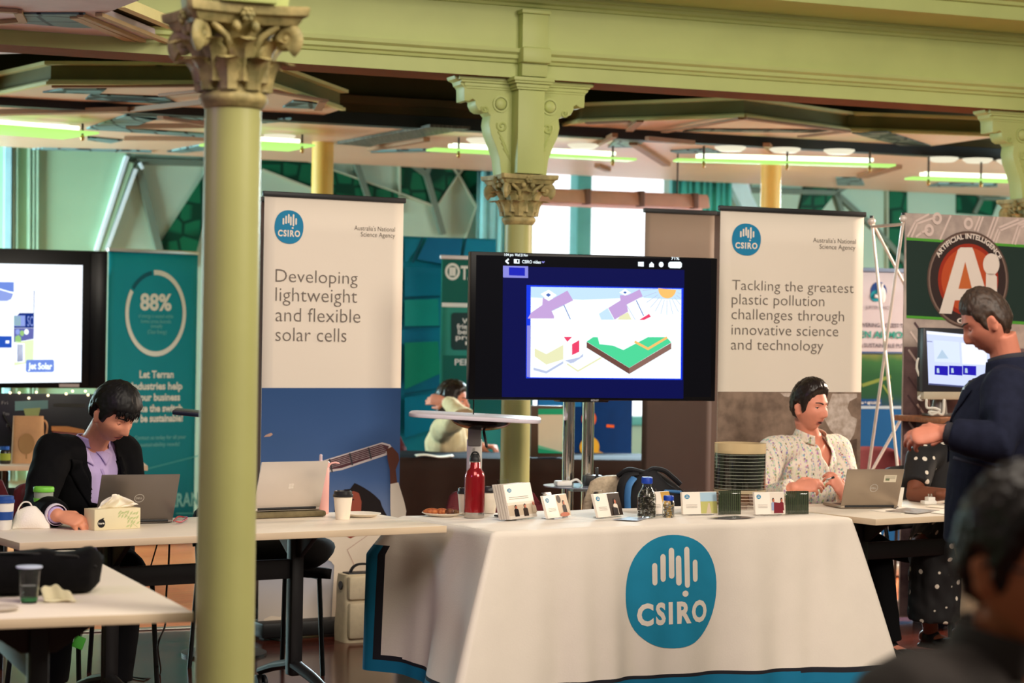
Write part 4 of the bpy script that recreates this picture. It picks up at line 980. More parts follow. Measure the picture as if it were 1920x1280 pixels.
for p, m in ((([(270, 580), (300, 530), (395, 465), (400, 400), (450, 430), (610, 340), (660, 425), (500, 505), (495, 580)]), 4), ([(380, 370), (450, 333), (520, 380), (450, 430)], 1), ([(475, 515), (580, 465), (660, 425), (720, 580), (505, 580)], 1),
             ([(960, 490), (1065, 425), (1060, 380), (1130, 380), (1230, 330), (1255, 390), (1120, 460), (1130, 520), (1015, 590)], 4), ([(1055, 358), (1105, 325), (1155, 360), (1105, 385)], 1), ([(1117, 465), (1200, 425), (1260, 395), (1310, 500), (1190, 590)], 1), ([(880, 540), (955, 490), (1010, 590), (900, 590)], 12),
             ([(1225, 592), (1310, 540), (1325, 565), (1250, 600)], 6), ([(1060, 560), (1130, 525), (1160, 590), (1040, 590)], 11),
             ([(775, 778), (830, 740), (870, 740), (885, 800), (1000, 812), (1090, 850), (1300, 740), (1460, 740), (1500, 785), (1140, 1002)], 8), ([(775, 780), (1140, 1003), (1140, 1055), (775, 830)], 15), ([(1140, 1003), (1500, 788), (1500, 840), (1140, 1055)], 9),
             ([(330, 835), (430, 885), (575, 805), (575, 930), (430, 975), (330, 905)], 11), ([(320, 1000), (430, 1030), (575, 945), (575, 966), (430, 1052), (320, 1022)], 10), ([(590, 940), (660, 960), (745, 880), (745, 905), (640, 965)], 10), ([(650, 800), (712, 765), (712, 865), (650, 893)], 6), ([(580, 738), (650, 738), (610, 780)], 6), ([(265, 640), (297, 640), (292, 1083), (262, 1080)], 3)):
    S(z4(p), 4 + (m == 1) * .5, m)
for q in ([(425, 378), (447, 362), (470, 378), (447, 396)], [(1088, 357), (1104, 347), (1120, 358), (1104, 368)]): S(z4(q), 5, 5)
for q, w, m in (([(580, 465), (635, 585)], .004, 5), ([(475, 515), (580, 465)], .003, 10), ([(1200, 425), (1262, 555)], .004, 5), ([(1117, 465), (1190, 590)], .003, 10), ([(1190, 780), (1300, 840), (1460, 745)], .012, 7), ([(610, 970), (700, 1030), (900, 915)], .008, 11)): b.stroke(P10.pts(z4(q)), w, dy - .0024, m)
x, z = P10.xz(*z4([(1465, 322)])[0]); b.disc(x, z, .048, .05, dy - .0026, 7, 24, pi, 2 * pi)
for i in range(13):
    a = pi + .1 + i * (pi - .2) / 12; q = min(.13, (P10.xz(1276, 560)[0] - x) / max(.01, cos(a))) if cos(a) > 0 else .13
    if q > .065: b.stroke([(x + .06 * cos(a), z + .06 * sin(a)), (x + q * cos(a), z + q * sin(a))], .003, dy - .0018, 10)
S(z4([(297, 585), (1583, 595), (1582, 735), (295, 735)]), 6, 1)
for q in ([(1216, 95), (1265, 95), (1265, 135), (1216, 132)], [(1312, 115), (1332, 95), (1352, 115), (1352, 140), (1312, 140)], [(1475, 105), (1490, 94), (1580, 94), (1592, 110), (1590, 140), (1576, 150), (1490, 148), (1475, 135)]): S(z4(q), 3, 1)
x, z = P10.xz(*z4([(1414, 118)])[0]); b.disc(x, z, .0125, .0135, dy - .0012, 1, 20)
b.stroke(P10.pts(z4([(105, 72), (84, 90), (105, 108)])), .008, dy - .0012, 1); S(z4([(152, 70), (200, 72), (200, 110), (152, 108)]), 3, 1); S(z4([(178, 78), (190, 78), (190, 100), (178, 100)]), 4, 13)
b.stroke(P10.pts(z4([(393, 92), (403, 102), (413, 92)])), .005, dy - .0012, 3)
for s, a, yb, e, h in (('1:04 pm', 70, 44, 148, 22), ('Wed 23 Nov', 160, 46, 272, 22), ('CSIRO video', 222, 106, 384, 26), ('71%', 1500, 76, 1570, 22)):
    p, q = z4([(a, yb), (e, yb)]); px_text(b, P10, s, *p, q[0], h / 4.57, dy - .0012, 1, .02)
b.done('screen_picture', sm, t, smooth=0)
b = MB(); px_text(b, P10, 'SONY', 1107, 752, 1122, 3.4, -.006, 0, .02); b.done('maker_lettering', ink((190, 190, 196)), t, smooth=0)
for px in (1086, 1123):
    x = P10.xz(px, 800)[0]; b = MB(); b.tube([(x, .16, .05), (x, .16, 1.5)], .03, 20); b.done('stand_pole', CHROME, t)
x, _ = P10.xz(1104, 800)
b = MB(); b.bb((x - .3, .1, z0 + .1), (x + .3, .14, z0 + .5), bev=.006); b.bb((x - .12, .1, z0 - .012), (x + .14, .2, z0 + .1), bev=.006); b.done('mount_bracket', BLKP, t)
b = MB(); b.bb((x - .27, -.12, .03), (x + .27, .5, .07), bev=.01); b.done('stand_base', BLKP, t)
for s in (-.24, .24):
    for y in (-.08, .46):
        b = MB(); b.lathe([(.01, -.012), (.026, -.012), (.026, .012), (.01, .012)], (x + s, y, .026), 16, R=Mx.Rotation(pi / 2, 3, 'Y')); b.done('caster', BLKP, t)
zs = at(1060, 912, 10.3).z; xs_ = P10.xz(1036, 912)[0]
b = MB(); b.lathe([(.0, zs - .006), (.17, zs - .006), (.172, zs), (.0, zs)], ((x + xs_) / 2 + .06, .06, 0), 32, cap=False); b.bb((x - .06, .05, zs - .03), (x + .06, .17, zs - .006)); b.done('shelf', mat('smoky_glass', (150, 160, 180), .1, spec=.8), t)
TVS = (x, xs_, zs)
# left television with the solar slide
P11 = Panel(60, 595, 13.3, .40)
t = thing('television', 'large black-framed screen at the left edge showing a mostly white slide', 'screen', P11.loc, P11.rz)
x0, z1 = P11.xz(-330, 455); x1, z0 = P11.xz(198, 728)
b = MB(); b.bb((x0, 0, z0), (x1, .07, z1), bev=.006); b.bb((P11.xz(170, 500)[0], -.004, z0 + .01), (x1 - .005, .01, z1 - .01), bev=.003); b.done('housing', BEZEL, t)
b = MB(); S = lambda pts, k, m: b.flat(P11.pts(pts), -.002 - .0005 * k, m)
sm = [glow((240, 248, 255), 1.45), glow((112, 142, 224), 1.1), glow((40, 88, 196), 1.), glow((20, 52, 140), .9), glow((160, 210, 130), 1.), glow((222, 240, 190), 1.2), glow((110, 116, 190), .9), glow((150, 170, 240), 1.), glow((60, 76, 150), .9)]
S([(-290, 488), (155, 497), (152, 716), (-290, 722)], 0, 0)
w4 = lambda q: [(x / 4.57, 460 + y / 4.57) for x, y in q]
for p, m in (([(-60, 312), (118, 314), (118, 400), (-60, 360)], 1), ([(-60, 366), (116, 408), (95, 460), (60, 476), (-60, 476)], 7), ([(-60, 776), (100, 776), (100, 876), (-60, 876)], 2), ([(48, 814), (78, 814), (78, 838), (48, 838)], 0), ([(165, 578), (291, 578), (291, 706), (118, 706), (118, 640)], 3), ([(120, 600), (215, 600), (215, 692), (118, 692)], 7), ([(118, 604), (175, 606), (175, 686), (118, 686)], 4),
             ([(118, 708), (290, 708), (288, 800), (118, 830)], 6), ([(130, 780), (160, 766), (180, 790), (180, 826), (128, 826)], 4), ([(132, 830), (290, 806), (285, 1000), (120, 1030)], 5), ([(128, 838), (210, 838), (210, 1000), (128, 1000)], 0), ([(146, 846), (197, 850), (195, 990), (146, 998)], 8), ([(289, 385), (296, 385), (292, 580), (287, 580)], 8)):
    S(w4(p), 1 + .4 * (m in (4, 0, 8)) + .4 * (m == 7), m)
S(w4([(222, 990), (232, 980), (452, 978), (463, 990), (463, 1072), (452, 1084), (232, 1086), (220, 1074)]), 2, 1)
b.stroke(P11.pts(w4([(0, 375), (118, 410)])), .008, -.004, 0)
for i in range(4): b.ell((*[0] * 0, P11.xz(*w4([(150 + i * 38, 740 + 12 * (i % 2))])[0])[0], -.004, P11.xz(*w4([(150 + i * 38, 740 + 12 * (i % 2))])[0])[1]), (.014, .002, .018), m=(7, 4, 0, 6)[i], nu=8, nv=6)
for s, a, yb, e, h, m in (('Jet Solar', 240, 1058, 446, 52, 0), ('SO', 232, 690, 291, 84, 7), ('Innovation energy', 0, 236, 250, 26, 5)):
    p, q = w4([(a, yb), (e, yb)]); px_text(b, P11, s, *p, q[0], h / 4.57, -.0042, m, .03 if m == 0 else 0)
b.done('screen_picture', sm, t, smooth=0)
b = MB(); p, q = w4([(505, 1208), (678, 1200)]); b.rect(*P11.xz(p[0], p[1] + 1), *P11.xz(q[0], q[1] - 3), -.004); b.done('maker_strip', ink((186, 180, 180)), t, smooth=0)
x = (x0 + x1) / 2
b = MB(); b.tube([(x - .2, .12, .03), (x - .2, .12, z1 - .2)], .03, 14); b.done('stand_pole', BLK, t)
b = MB(); b.tube([(x + .2, .12, .03), (x + .2, .12, z1 - .2)], .03, 14); b.done('stand_pole', BLK, t)
b = MB(); b.bb((x - .45, -.1, 0), (x + .45, .4, .05), bev=.01); b.bb((x - .3, .07, z0 + .1), (x + .3, .12, z1 - .1)); b.done('stand_base', BLK, t)
# touch monitor in front of the AI display, on a counter with a wooden top
P12 = Panel(1785, 676, 11.25, .40)
t = thing('monitor', 'touch monitor with white bezel chin on the wooden shelf, left of the standing man', 'screen', P12.loc, P12.rz)
x0, z1 = P12.xz(1732, 614); x1, z0 = P12.xz(1868, 735)
b = MB(); b.bb((x0, 0, z0), (x1, .06, z1), bev=.006); b.done('housing', mat('monitor_grey', (46, 46, 52), .35), t)
b = MB(); zc = P12.xz(1735, 749)[1]; b.bb((x0 + .01, .004, zc), (x1, .07, z0 + .004), bev=.006); b.done('chin', mat('monitor_chin', (196, 184, 160), .4), t)
b = MB(); S = lambda pts, k, m: b.flat(P12.pts(pts), -.001 - .0005 * k, m)
sm = [glow((206, 216, 255), 1.15), glow((236, 240, 255), 1.2), glow((40, 30, 190), .9), glow((220, 232, 250), 1.1), glow((190, 214, 236), 1.), glow((90, 96, 140), .8)]
S([(1737, 620), (1862, 632), (1862, 730), (1741, 721)], 0, 0); S([(1737, 620), (1862, 632), (1862, 637), (1737, 626)], 1, 1)
S([(1750, 637), (1798, 641), (1800, 680), (1752, 678)], 1, 3); S([(1802, 642), (1850, 646), (1850, 684), (1804, 682)], 1, 1)
for a in (1752, 1779, 1805): S([(a, 685), (a + 25, 686), (a + 25, 704), (a, 702)], 2, 2); S([(a + 4, 690), (a + 8, 690), (a + 9, 699), (a + 4, 699)], 3, 4)
S([(1756, 672), (1766, 655), (1778, 672)], 2, 4); S([(1738, 639), (1748, 640), (1748, 641), (1738, 640)], 2, 5); S([(1741, 718), (1862, 727), (1862, 730), (1741, 721)], 2, 5)
b.done('screen_picture', sm, t, smooth=0)
zsh = at(1745, 781, 11.25).z
b = MB(); b.bb((x0 + .1, .06, zsh), (x1 - .1, .16, zsh + .015), bev=.006); b.tube([((x0 + x1) / 2 - .06, .11, zsh + .01), ((x0 + x1) / 2 - .06, .1, zc + .05)], (.05, .03), 20); b.done('stand', mat('stand_grey', (120, 116, 112), .3, metal=.6), t)
t = thing('counter', 'narrow counter with a brown wooden shelf top carrying the touch monitor', 'counter', P12.loc, P12.rz)
b = MB(); b.bb((x0 + .02, -.14, zsh - .03), (x1 + .2, .3, zsh), bev=.004); b.done('shelf_top', mat('wood_shelf', (164, 104, 66), .5, var=.2, scale=6, stretch=(1, 8, 8)), t)
b = MB(); b.bb((x0 + .12, -.06, 0), (x1 + .1, .24, zsh - .03), bev=.004); b.done('cabinet', mat('counter_grey', (70, 58, 60), .6), t)
CABW = mat('white_cable', (226, 222, 210), .5)
def cable(label, pts, r, m, name='cable', group=None):
    b = MB(); b.tube(pts, r, 8, rnd=True); c = V(pts[0]); o = b.done(name, m, smooth=60); return tag(o, label, 'cable', group)
def smoothpts(pts, n=6):
    P = [V(p) for p in pts]; out = []
    for i in range(len(P) - 1):
        p0, p1, p2, p3 = P[max(0, i - 1)], P[i], P[i + 1], P[min(len(P) - 1, i + 2)]
        for k in range(n):
            t = k / n; out.append(.5 * ((2 * p1) + (p2 - p0) * t + (2 * p0 - 5 * p1 + 4 * p2 - p3) * t * t + (3 * p1 - 3 * p2 + p3 - p0) * t ** 3))
    return out + [P[-1]]
cable('white cable hanging from the left edge of the touch monitor', smoothpts([at(x, y, 11.22) for x, y in ((1727, 672), (1721, 674), (1719, 690), (1724, 705), (1728, 722), (1728, 738), (1722, 746), (1728, 750), (1734, 746))]), .007, CABW)
cable('white cable coiled on the wooden shelf below the touch monitor', smoothpts([at(x, y, 11.12) for x, y in ((1737, 750), (1738, 764), (1752, 765), (1762, 770), (1748, 777), (1742, 772), (1756, 773), (1768, 776), (1770, 750))]), .007, CABW)
# framed green and white sign on the dark back table
P13 = Panel(1038, 808, 13.5, .20)
t = thing('framed_sign', 'brown-framed sign with a green and white page standing on the dark-draped back table', 'sign', (P13.loc.x, P13.loc.y, .745), P13.rz)
b = MB(); k = lambda x, y: (P13.xz(x, y)[0], P13.xz(x, y)[1] - .745)
(a0, c1), (a1, c0) = k(996, 760), k(1074, 862)
b.bb((a0, 0, 0), (a1, .03, c1), bev=.004); b.bb((a0 + .08, .03, 0), (a1 - .08, .12, .02)); b.done('frame', mat('brown_frame', (96, 76, 60), .5), t)
b = MB(); b.flat([k(1009, 766), (k(1067, 766)), k(1067, 850), k(1009, 849)], -.003, 0); b.flat([k(1009, 766), k(1067, 766), k(1067, 777), k(1009, 777)], -.004, 1); b.flat([k(1009, 834), k(1064, 850), k(1009, 849)], -.004, 1); b.flat([k(1009, 834), k(1009, 840), k(1050, 848), k(1060, 849)], -.0046, 2)
b.done('page', [ink((232, 230, 208)), ink((40, 186, 140)), ink((120, 214, 180))], t, smooth=0)
# ================================================================ things on and around the desks
DT = .7405          # desk tops
CT = TH + .006      # cloth top
def onto(px, py, z=DT): return on(px, py, z)
WHITEP = mat('white_plastic', (236, 232, 224), .4); PAPER = mat('paper_white', (236, 228, 214), .7, var=.02)
CUPM = mat('paper_cup', (240, 228, 208), .6, var=.02); LIDB = mat('cup_lid_black', (30, 28, 30), .4)
STEEL = mat('brushed_steel', (190, 186, 182), .25, metal=1.)
GLASSM = mat('clear_plastic', (245, 248, 250), .03, trans=1., ior=1.25, var=0)
GLASSB = mat('clear_glass', (240, 245, 245), .02, trans=1., ior=1.3, var=0)
ACRY = mat('clear_acrylic', (245, 248, 250), .03, trans=1., ior=1.15, var=0)

def laptop(label, hr, hl, body, tilt, logo=None, key=None, lid_w=.31, lid_h=.215, sticker=None, z=DT):
    """hr, hl = right and left ends of the hinge as seen from behind (world points)"""
    d = hr - hl; rz = math.atan2(d.y, d.x)
    t = thing('laptop', label, 'laptop', (hl.x, hl.y, z), rz); w = lid_w
    b = MB(); b.bb((0, .004, .002), (w, .225, .016), bev=.004); b.done('base', body, t)
    b = MB(); b.bb((.015, .05, .016), (w - .015, .14, .0172), bev=.0005); b.bb((w * .32, .15, .016), (w * .68, .215, .0168)); b.done('keyboard', key or BLKP, t)
    R = Mx.Rotation(tilt, 3, 'X'); up = R @ V((0, 0, 1)); nn = R @ V((0, -1, 0)); o = V((0, .006, .013))
    b = MB(); b.box(o + V((w / 2, 0, 0)) + up * (lid_h / 2) , (w, .006, lid_h), bev=.0028, R=R); lid = b.done('lid', body, t)
    b = MB(); c = o + up * lid_h / 2 - nn * .0035 + V((w / 2, 0, 0)); b.box(c, (w - .012, .0006, lid_h - .014), R=R); b.done('screen', glow((120, 130, 160), .6), lid)
    b = MB(); b.tube([(.02, .004, .012), (w - .02, .004, .012)], .006, 10); b.done('hinge', BLKP, lid)
    F = lambda x, z_, k=0: o + V((x, 0, 0)) + up * z_ + nn * (.0036 + .0004 * k)
    if logo == 'ring':
        b = MB(); c = (w * .52, lid_h * .5)
        for i in range(28):
            a0, a1 = 2 * pi * i / 28, 2 * pi * (i + 1) / 28
            b.poly([F(c[0] + r * cos(a), c[1] + r * sin(a)) for r, a in ((.0175, a0), (.020, a0), (.020, a1), (.0175, a1))])
        b.text('DELL', c[0] - .0135, c[1] - .0045, .009, .027, bold=.02, fn=lambda x, y: F(x, y)); b.done('emblem', mat('logo_silver', (214, 212, 208), .3, metal=.6), lid, smooth=0)
    if logo == 'squares':
        b = MB()
        for i in (-1, 1):
            for j in (-1, 1): b.poly([F(w * .5 + i * .0062 + x, lid_h * .48 + j * .0062 + z_) for x, z_ in ((-.0056, -.0056), (.0056, -.0056), (.0056, .0056), (-.0056, .0056))])
        b.done('emblem', mat('logo_pale', (246, 238, 228), .2, metal=.4), lid, smooth=0)
    if sticker:
        b = MB(); x_, z_, sw, sh = sticker; b.poly([F(x_, z_), F(x_ + sw, z_), F(x_ + sw, z_ + sh), F(x_, z_ + sh)], 0)
        b.poly([F(x_ + .008, z_ + .008, 1), F(x_ + sw * .45, z_ + .008, 1), F(x_ + sw * .45, z_ + .02, 1), F(x_ + .008, z_ + .02, 1)], 1)
        for i in range(3): b.poly([F(x_ + .006, z_ + sh - .007 - i * .006, 1), F(x_ + sw - .006, z_ + sh - .007 - i * .006, 1), F(x_ + sw - .006, z_ + sh - .005 - i * .006, 1), F(x_ + .006, z_ + sh - .005 - i * .006, 1)], 2)
        b.done('sticker', [ink((226, 216, 192)), ink((120, 130, 100)), ink((160, 150, 130))], lid, smooth=0)
    return t
DARKAL = mat('laptop_grey', (122, 114, 108), .35, metal=.55, var=.03); SILV = mat('laptop_silver', (216, 206, 196), .35, metal=.3, var=.02); TAUPE = mat('laptop_taupe', (164, 148, 130), .38, metal=.5, var=.03)
LRZ = .40; LU = V((cos(LRZ), sin(LRZ), 0)); hr = onto(324, 980.5); hl = hr - LU * .315
laptop('dark grey laptop with round emblem, open in front of the man in the black suit', hr, hl, DARKAL, radians(31), 'ring', lid_w=.315, lid_h=.225)
hr = onto(598, 968); hl = hr - DU * .305
t = tag(MB().done('x', BLKP), 'x', 'x'); bpy.data.objects.remove(t)
b = MB(); b.bb((-.02, -.016, 0), (.335, .24, .026), bev=.011); o = b.done('laptop_sleeve', mat('felt_olive', (116, 104, 74), .95, var=.15, scale=40, bump=.2, bscale=200), loc=(hl.x, hl.y, DT), rz=DRZ)
tag(o, 'olive felt sleeve lying flat under the pale silver laptop', 'laptop sleeve')
laptop('pale silver laptop on an olive felt sleeve right of the near column', hr + V((0, 0, 0)), hl, SILV, radians(21), 'squares', lid_w=.31, lid_h=.215, z=DT + .027)
a_, c_ = onto(1577, 954), onto(1674, 953.5); d = (c_ - a_); 
laptop('taupe laptop with a sticker on its lid, before the man in the patterned shirt', a_ + d.normalized() * .285, a_, TAUPE, radians(22), 'ring', lid_w=.285, lid_h=.19, sticker=(.19, .125, .062, .036))

def lathe_thing(name, label, cat, p, parts, group=None, rz=0.):
    """parts: (part name or None for the body, profile, material, n)"""
    t = thing(name, label, cat, p, rz, group)
    for nm, prof, m in parts:
        b = MB(); b.lathe(prof, n=36); b.done(nm, m, t)
    return t
# left desk
p = onto(5, 993)
lathe_thing('reusable_cup', 'white reusable cup with blue lid and blue band at the left edge of the desk', 'cup', p, [
    ('body', [(.0, 0), (.03, 0), (.033, .004), (.042, .105), (.039, .105), (.03, .01), (0, .01)], WHITEP),
    ('band', [(.0371, .04), (.0383, .04), (.0405, .072), (.0393, .072)], mat('cup_blue', (24, 70, 146), .5)),
    ('lid', [(.0, .105), (.0445, .105), (.0445, .116), (.041, .118), (.0405, .13), (.036, .132), (.0, .13)], mat('cup_blue', (24, 70, 146), .5))])
p = onto(81, 984)
lathe_thing('tumbler', 'clear tumbler with bright green lid and band, beside the white mask', 'cup', p, [
    ('body', [(0, 0), (.03, 0), (.032, .003), (.038, .132), (.0365, .132), (.0305, .006), (0, .006)], mat('frosted_plastic', (226, 232, 216), .25, trans=.6, ior=1.2, var=0)),
    ('band', [(.0367, .075), (.038, .075), (.0393, .108), (.0378, .108)], mat('lime', (122, 206, 66), .5)),
    ('lid', [(.0, .132), (.04, .132), (.041, .134), (.041, .148), (.038, .152), (.0, .152)], mat('lime', (122, 206, 66), .5))])
# face mask: two moulded cups standing folded, with an ear loop
MASKM = mat('mask_white', (244, 236, 224), .85, var=.03, bump=.15, bscale=160)
o0 = onto(60, 990); t = thing('face_mask', 'folded white face mask standing on the desk between two cups', 'face mask', o0, DRZ - .3)
k = 1 / 482.
b = MB()
def maskf(u, v):
    x = (-.078 + .145 * u); top = .052 + .035 * sin(u * pi * .95) - .05 * max(0, u - .62) * 2
    top *= min(1, u * 6 + .25); return (x, -.025 * sin(u * pi) * sin(v * pi * .9 + .15) - .02 * (1 - v), v * top)
b.grid(maskf, 24, 14); b.done('shell', MASKM, t, solid=.003)
b = MB(); b.grid(lambda u, v: (-.082 + .155 * u, .012 + .03 * v + .01 * sin(u * 6), .002 + .012 * sin(v * 3) * sin(u * 3.1)), 16, 8); b.done('fold', MASKM, t, solid=.003)
b = MB(); b.tube(smoothpts([(-.06, -.01, .045), (-.052, 0, .078), (-.035, .004, .1), (-.012, .002, .1), (.0, -.004, .082), (.004, -.01, .07)]), .003, 8, rnd=True); b.done('ear_loop', MASKM, t, smooth=60)
# tissue box
c_, r_, l_ = onto(177, 994.5), onto(263, 990), onto(152.5, 987.5)
du = (r_ - c_); rz = math.atan2(du.y, du.x); BF = Fr((c_.x, c_.y, DT), rz); bw = V((du.x, du.y)).length; bd = .085
t = thing('tissue_box', 'cream tissue box with leaf print and a small black emblem, tissue pulled up', 'tissue box', BF.loc, rz)
BOXM = mat('box_cream', (226, 214, 176), .6, var=.02); LEAFM = ink((188, 196, 142))
b = MB(); b.bb((0, 0, 0), (bw, bd, .081), bev=.0015); b.done('carton', BOXM, t)
b = MB(); bp = lambda px, py: BF.xz(px, py, 0)
x, z = bp(190, 981); r = .0165
b.disc(x, z, r, r * 1.02, -.0006, 0); b.text('icare', x - r * .78, z - .003, .008, r * 1.56, y=-.0011, m=1, bold=.03)
b.flat([(x - .004, z + r), (x + .012, z + r * 1.3), (x + .008, z + r * .8)], -.0008, 0); b.done('emblem', [ink((26, 24, 26)), ink((236, 230, 214))], t, smooth=0)
b = MB()
for i in range(26):
    px = 224 + (i % 7) * 5.6 + random.uniform(-1, 1); py = 959 + (i // 7) * 8 + random.uniform(-1.5, 1.5) + (i % 7) * .6
    if px < 236 and py > 972: continue
    x, z = bp(px, py); a = random.uniform(.3, 1.2); L_ = .011
    b.flat([(x - L_ * cos(a), z - L_ * sin(a)), (x + .004 * sin(a), z - .004 * cos(a)), (x + L_ * cos(a), z + L_ * sin(a)), (x - .004 * sin(a), z + .004 * cos(a))], -.0006, 0)
b.stroke([bp(226, 957), bp(240, 968), bp(250, 982), bp(258, 988)], .0016, -.0007, 0); b.done('leaf_print', LEAFM, t, smooth=0)
b = MB(); TIS = [(183, 957), (192, 942), (203, 931), (211, 927), (222, 926), (232, 932), (243, 939), (251, 944)]
def tis(u, v, k=0):
    q = u * 7; i = min(6, int(q)); f = q - i; px = TIS[i][0] + (TIS[i + 1][0] - TIS[i][0]) * f; py = TIS[i][1] + (TIS[i + 1][1] - TIS[i][1]) * f
    x1, z1 = BF.xz(px, py, bd / 2); x0 = .03 + .115 * u
    return (x0 + (x1 - x0) * v ** .8 + .004 * sin(v * 9 + u * 4), bd / 2 + (.022 * sin(u * 11 + k * 2) * v + (k - .5) * .03 * v * (1 - v) - .012 * v), .0812 + max(.001, z1 - .0812) * v)
b.grid(tis, 34, 12); b.grid(lambda u, v: tis(u, v, 1), 34, 12); b.done('tissue', mat('tissue_white', (246, 238, 220), .9, var=.02), t, solid=.0015, smooth=80)
# cables by the grey laptop
for lab, m, off in (('thin blue cable curled beside the grey laptop', mat('cable_blue', (40, 70, 150), .5), 0), ('thin red cable curled beside the grey laptop', mat('cable_red', (176, 40, 40), .5), .004)):
    cable(lab, smoothpts([onto(x, y, DT + .004 + off) + V((0, 0, .006 * (i % 2))) for i, (x, y) in enumerate(((326, 976), (334, 971), (344, 969), (351, 972 + off * 300), (340, 978), (330, 980)))]), .003, m)
# pink bottle behind the silver laptop
p = onto(603, 962.5); PINK = mat('pink_bottle', (236, 176, 168), .45)
t = lathe_thing('water_bottle', 'pale pink water bottle with straw lid behind the silver laptop', 'bottle', p, [('body', [(0, 0), (.028, 0), (.031, .004), (.031, .195), (.029, .2), (0, .2)], PINK), ('lid', [(0, .2), (.0315, .2), (.0315, .222), (.028, .226), (0, .226)], PINK)], rz=DRZ)
b = MB(); b.tube([(-.008, 0, .226), (-.008, 0, .25)], .007, 12, rnd=True); b.done('straw', mat('straw_clear', (236, 214, 220), .2, trans=.4, var=0), t)
b = MB(); b.tube(smoothpts([(.028, 0, .2), (.04, 0, .215), (.06, -.004, .219), (.075, -.006, .216)]), [(.007, .004)] * 19, 8, rnd=True); b.done('carry_loop', PINK, t)
# paper cup and plate
def paper_cup(label, p, h=.098, r=.04):
    return lathe_thing('paper_cup', label, 'cup', p, [('body', [(0, 0), (r * .72, 0), (r * .74, .003), (r, h), (r * .95, h), (r * .7, .006), (0, .006)], CUPM), ('lid', [(0, h - .002), (r * 1.06, h - .004), (r * 1.06, h + .004), (r * .98, h + .007), (r * .95, h + .02), (r * .85, h + .021), (r * .8, h + .015), (0, h + .013)], LIDB)])
paper_cup('white paper cup with black lid beside a paper plate on the left desk', onto(642.5, 973))
def plate(label, p, r=.085):
    return lathe_thing('paper_plate', label, 'plate', p, [('dish', [(0, .001), (r * .68, .001), (r * .74, .003), (r * .97, .013), (r, .014), (r, .0155), (r * .95, .0155), (r * .72, .006), (0, .004)], PAPER)])
plate('empty white paper plate behind the cup on the left desk', onto(677, 968))
# foreground desk: bag, cup, napkin, grey thing
BAGM = mat('black_bag_cloth', (13, 12, 13), .9, spec=.15, var=.2, scale=30, bump=.15, bscale=120)
t = thing('laptop_bag', 'soft black bag lying across the lower left foreground desk', 'bag', QF.loc + V((0, 0, DT)), QF.rz)
ql = lambda px, py, z=DT: QF.l(on(px, py, z))
e = ql(192, 1112); b = MB()
yb = e.y + .06
def bagf(u, v):
    x = e.x + .0 - .62 * (1 - u); a = v * 2 * pi; hh = .064 * (1 + .06 * sin(u * 9)) - .008 * ss(.72, .82, u) + .008 * ss(.86, .95, u)
    w = .1 * (.85 + .15 * sin(u * 3)); s_ = min(1, (1 - u) * 9 + .35) * min(1, u * 9 + .3)
    sx = (abs(cos(a)) ** .7) * (1 if cos(a) > 0 else -1); sz = (abs(sin(a)) ** .7) * (1 if sin(a) > 0 else -1)
    return (x + .012 * u * max(0, sz), yb + w * sx * s_, hh + hh * sz * min(1, s_ + .25))
b.grid(lambda u, v: bagf(v, u), 28, 40, wrap=True)
bmesh.ops.holes_fill(b.bm, edges=[ed for ed in b.bm.edges if ed.is_boundary]); b.done('body', BAGM, t, smooth=70)
b = MB(); b.tube([(e.x - .6, yb - .03, .128), (e.x - .25, yb - .045, .124), (e.x - .08, yb - .06, .112), (e.x - .02, yb - .06, .08)], [(.012, .004)] * 4, 8); b.done('zip_flap', mat('zip_dark', (34, 32, 34), .5), t)
p = on(54, 1130, DT)
t = lathe_thing('plastic_cup', 'clear plastic cup half full of water on the foreground desk', 'cup', p, [('body', [(0, 0), (.022, 0), (.0235, .004), (.0345, .1), (.0365, .101), (.0365, .104), (.0335, .104), (.0225, .005), (0, .005)], GLASSM), ('water', [(0, .0055), (.0222, .0055), (.0275, .05), (0, .05)], mat('water', (225, 238, 236), .02, trans=1., ior=1.2, var=0)), ('rim', [(.0345, .1), (.037, .1005), (.037, .105), (.0345, .105)], mat('cup_rim', (206, 214, 240), .2)), ('green_base', [(0, .0058), (.0228, .0058), (.0245, .017), (0, .017)], mat('cup_green', (40, 130, 70), .3))])
p = on(112, 1127, DT); b = MB()
b.grid(lambda u, v: ((u - .5) * .085 - .012 * v, (v - .5) * .02 + .01 * sin(u * 5), .003 + .042 * v * (.75 + .35 * sin(u * 3.3)) - .01 * v * u + .004 * sin(u * 15)), 16, 10)
b.grid(lambda u, v: ((u - .5) * .09, -.012 - .022 * v + .006 * sin(u * 4), .002 + .006 * sin(u * 4 + v * 2) ** 2), 12, 6)
tag(b.done('napkin', mat('napkin', (238, 226, 190), .9, var=.03), loc=p, rz=.2, solid=.002, smooth=80), 'crumpled cream paper napkin beside the clear plastic cup', 'napkin')
p = on(3, 1146, DT); b = MB(); b.ell((0, 0, .009), (.03, .05, .011)); tag(b.done('computer_mouse', mat('mouse_grey', (176, 164, 152), .4), loc=p, rz=-.9), 'small pale grey mouse at the left edge of the foreground desk', 'computer mouse')

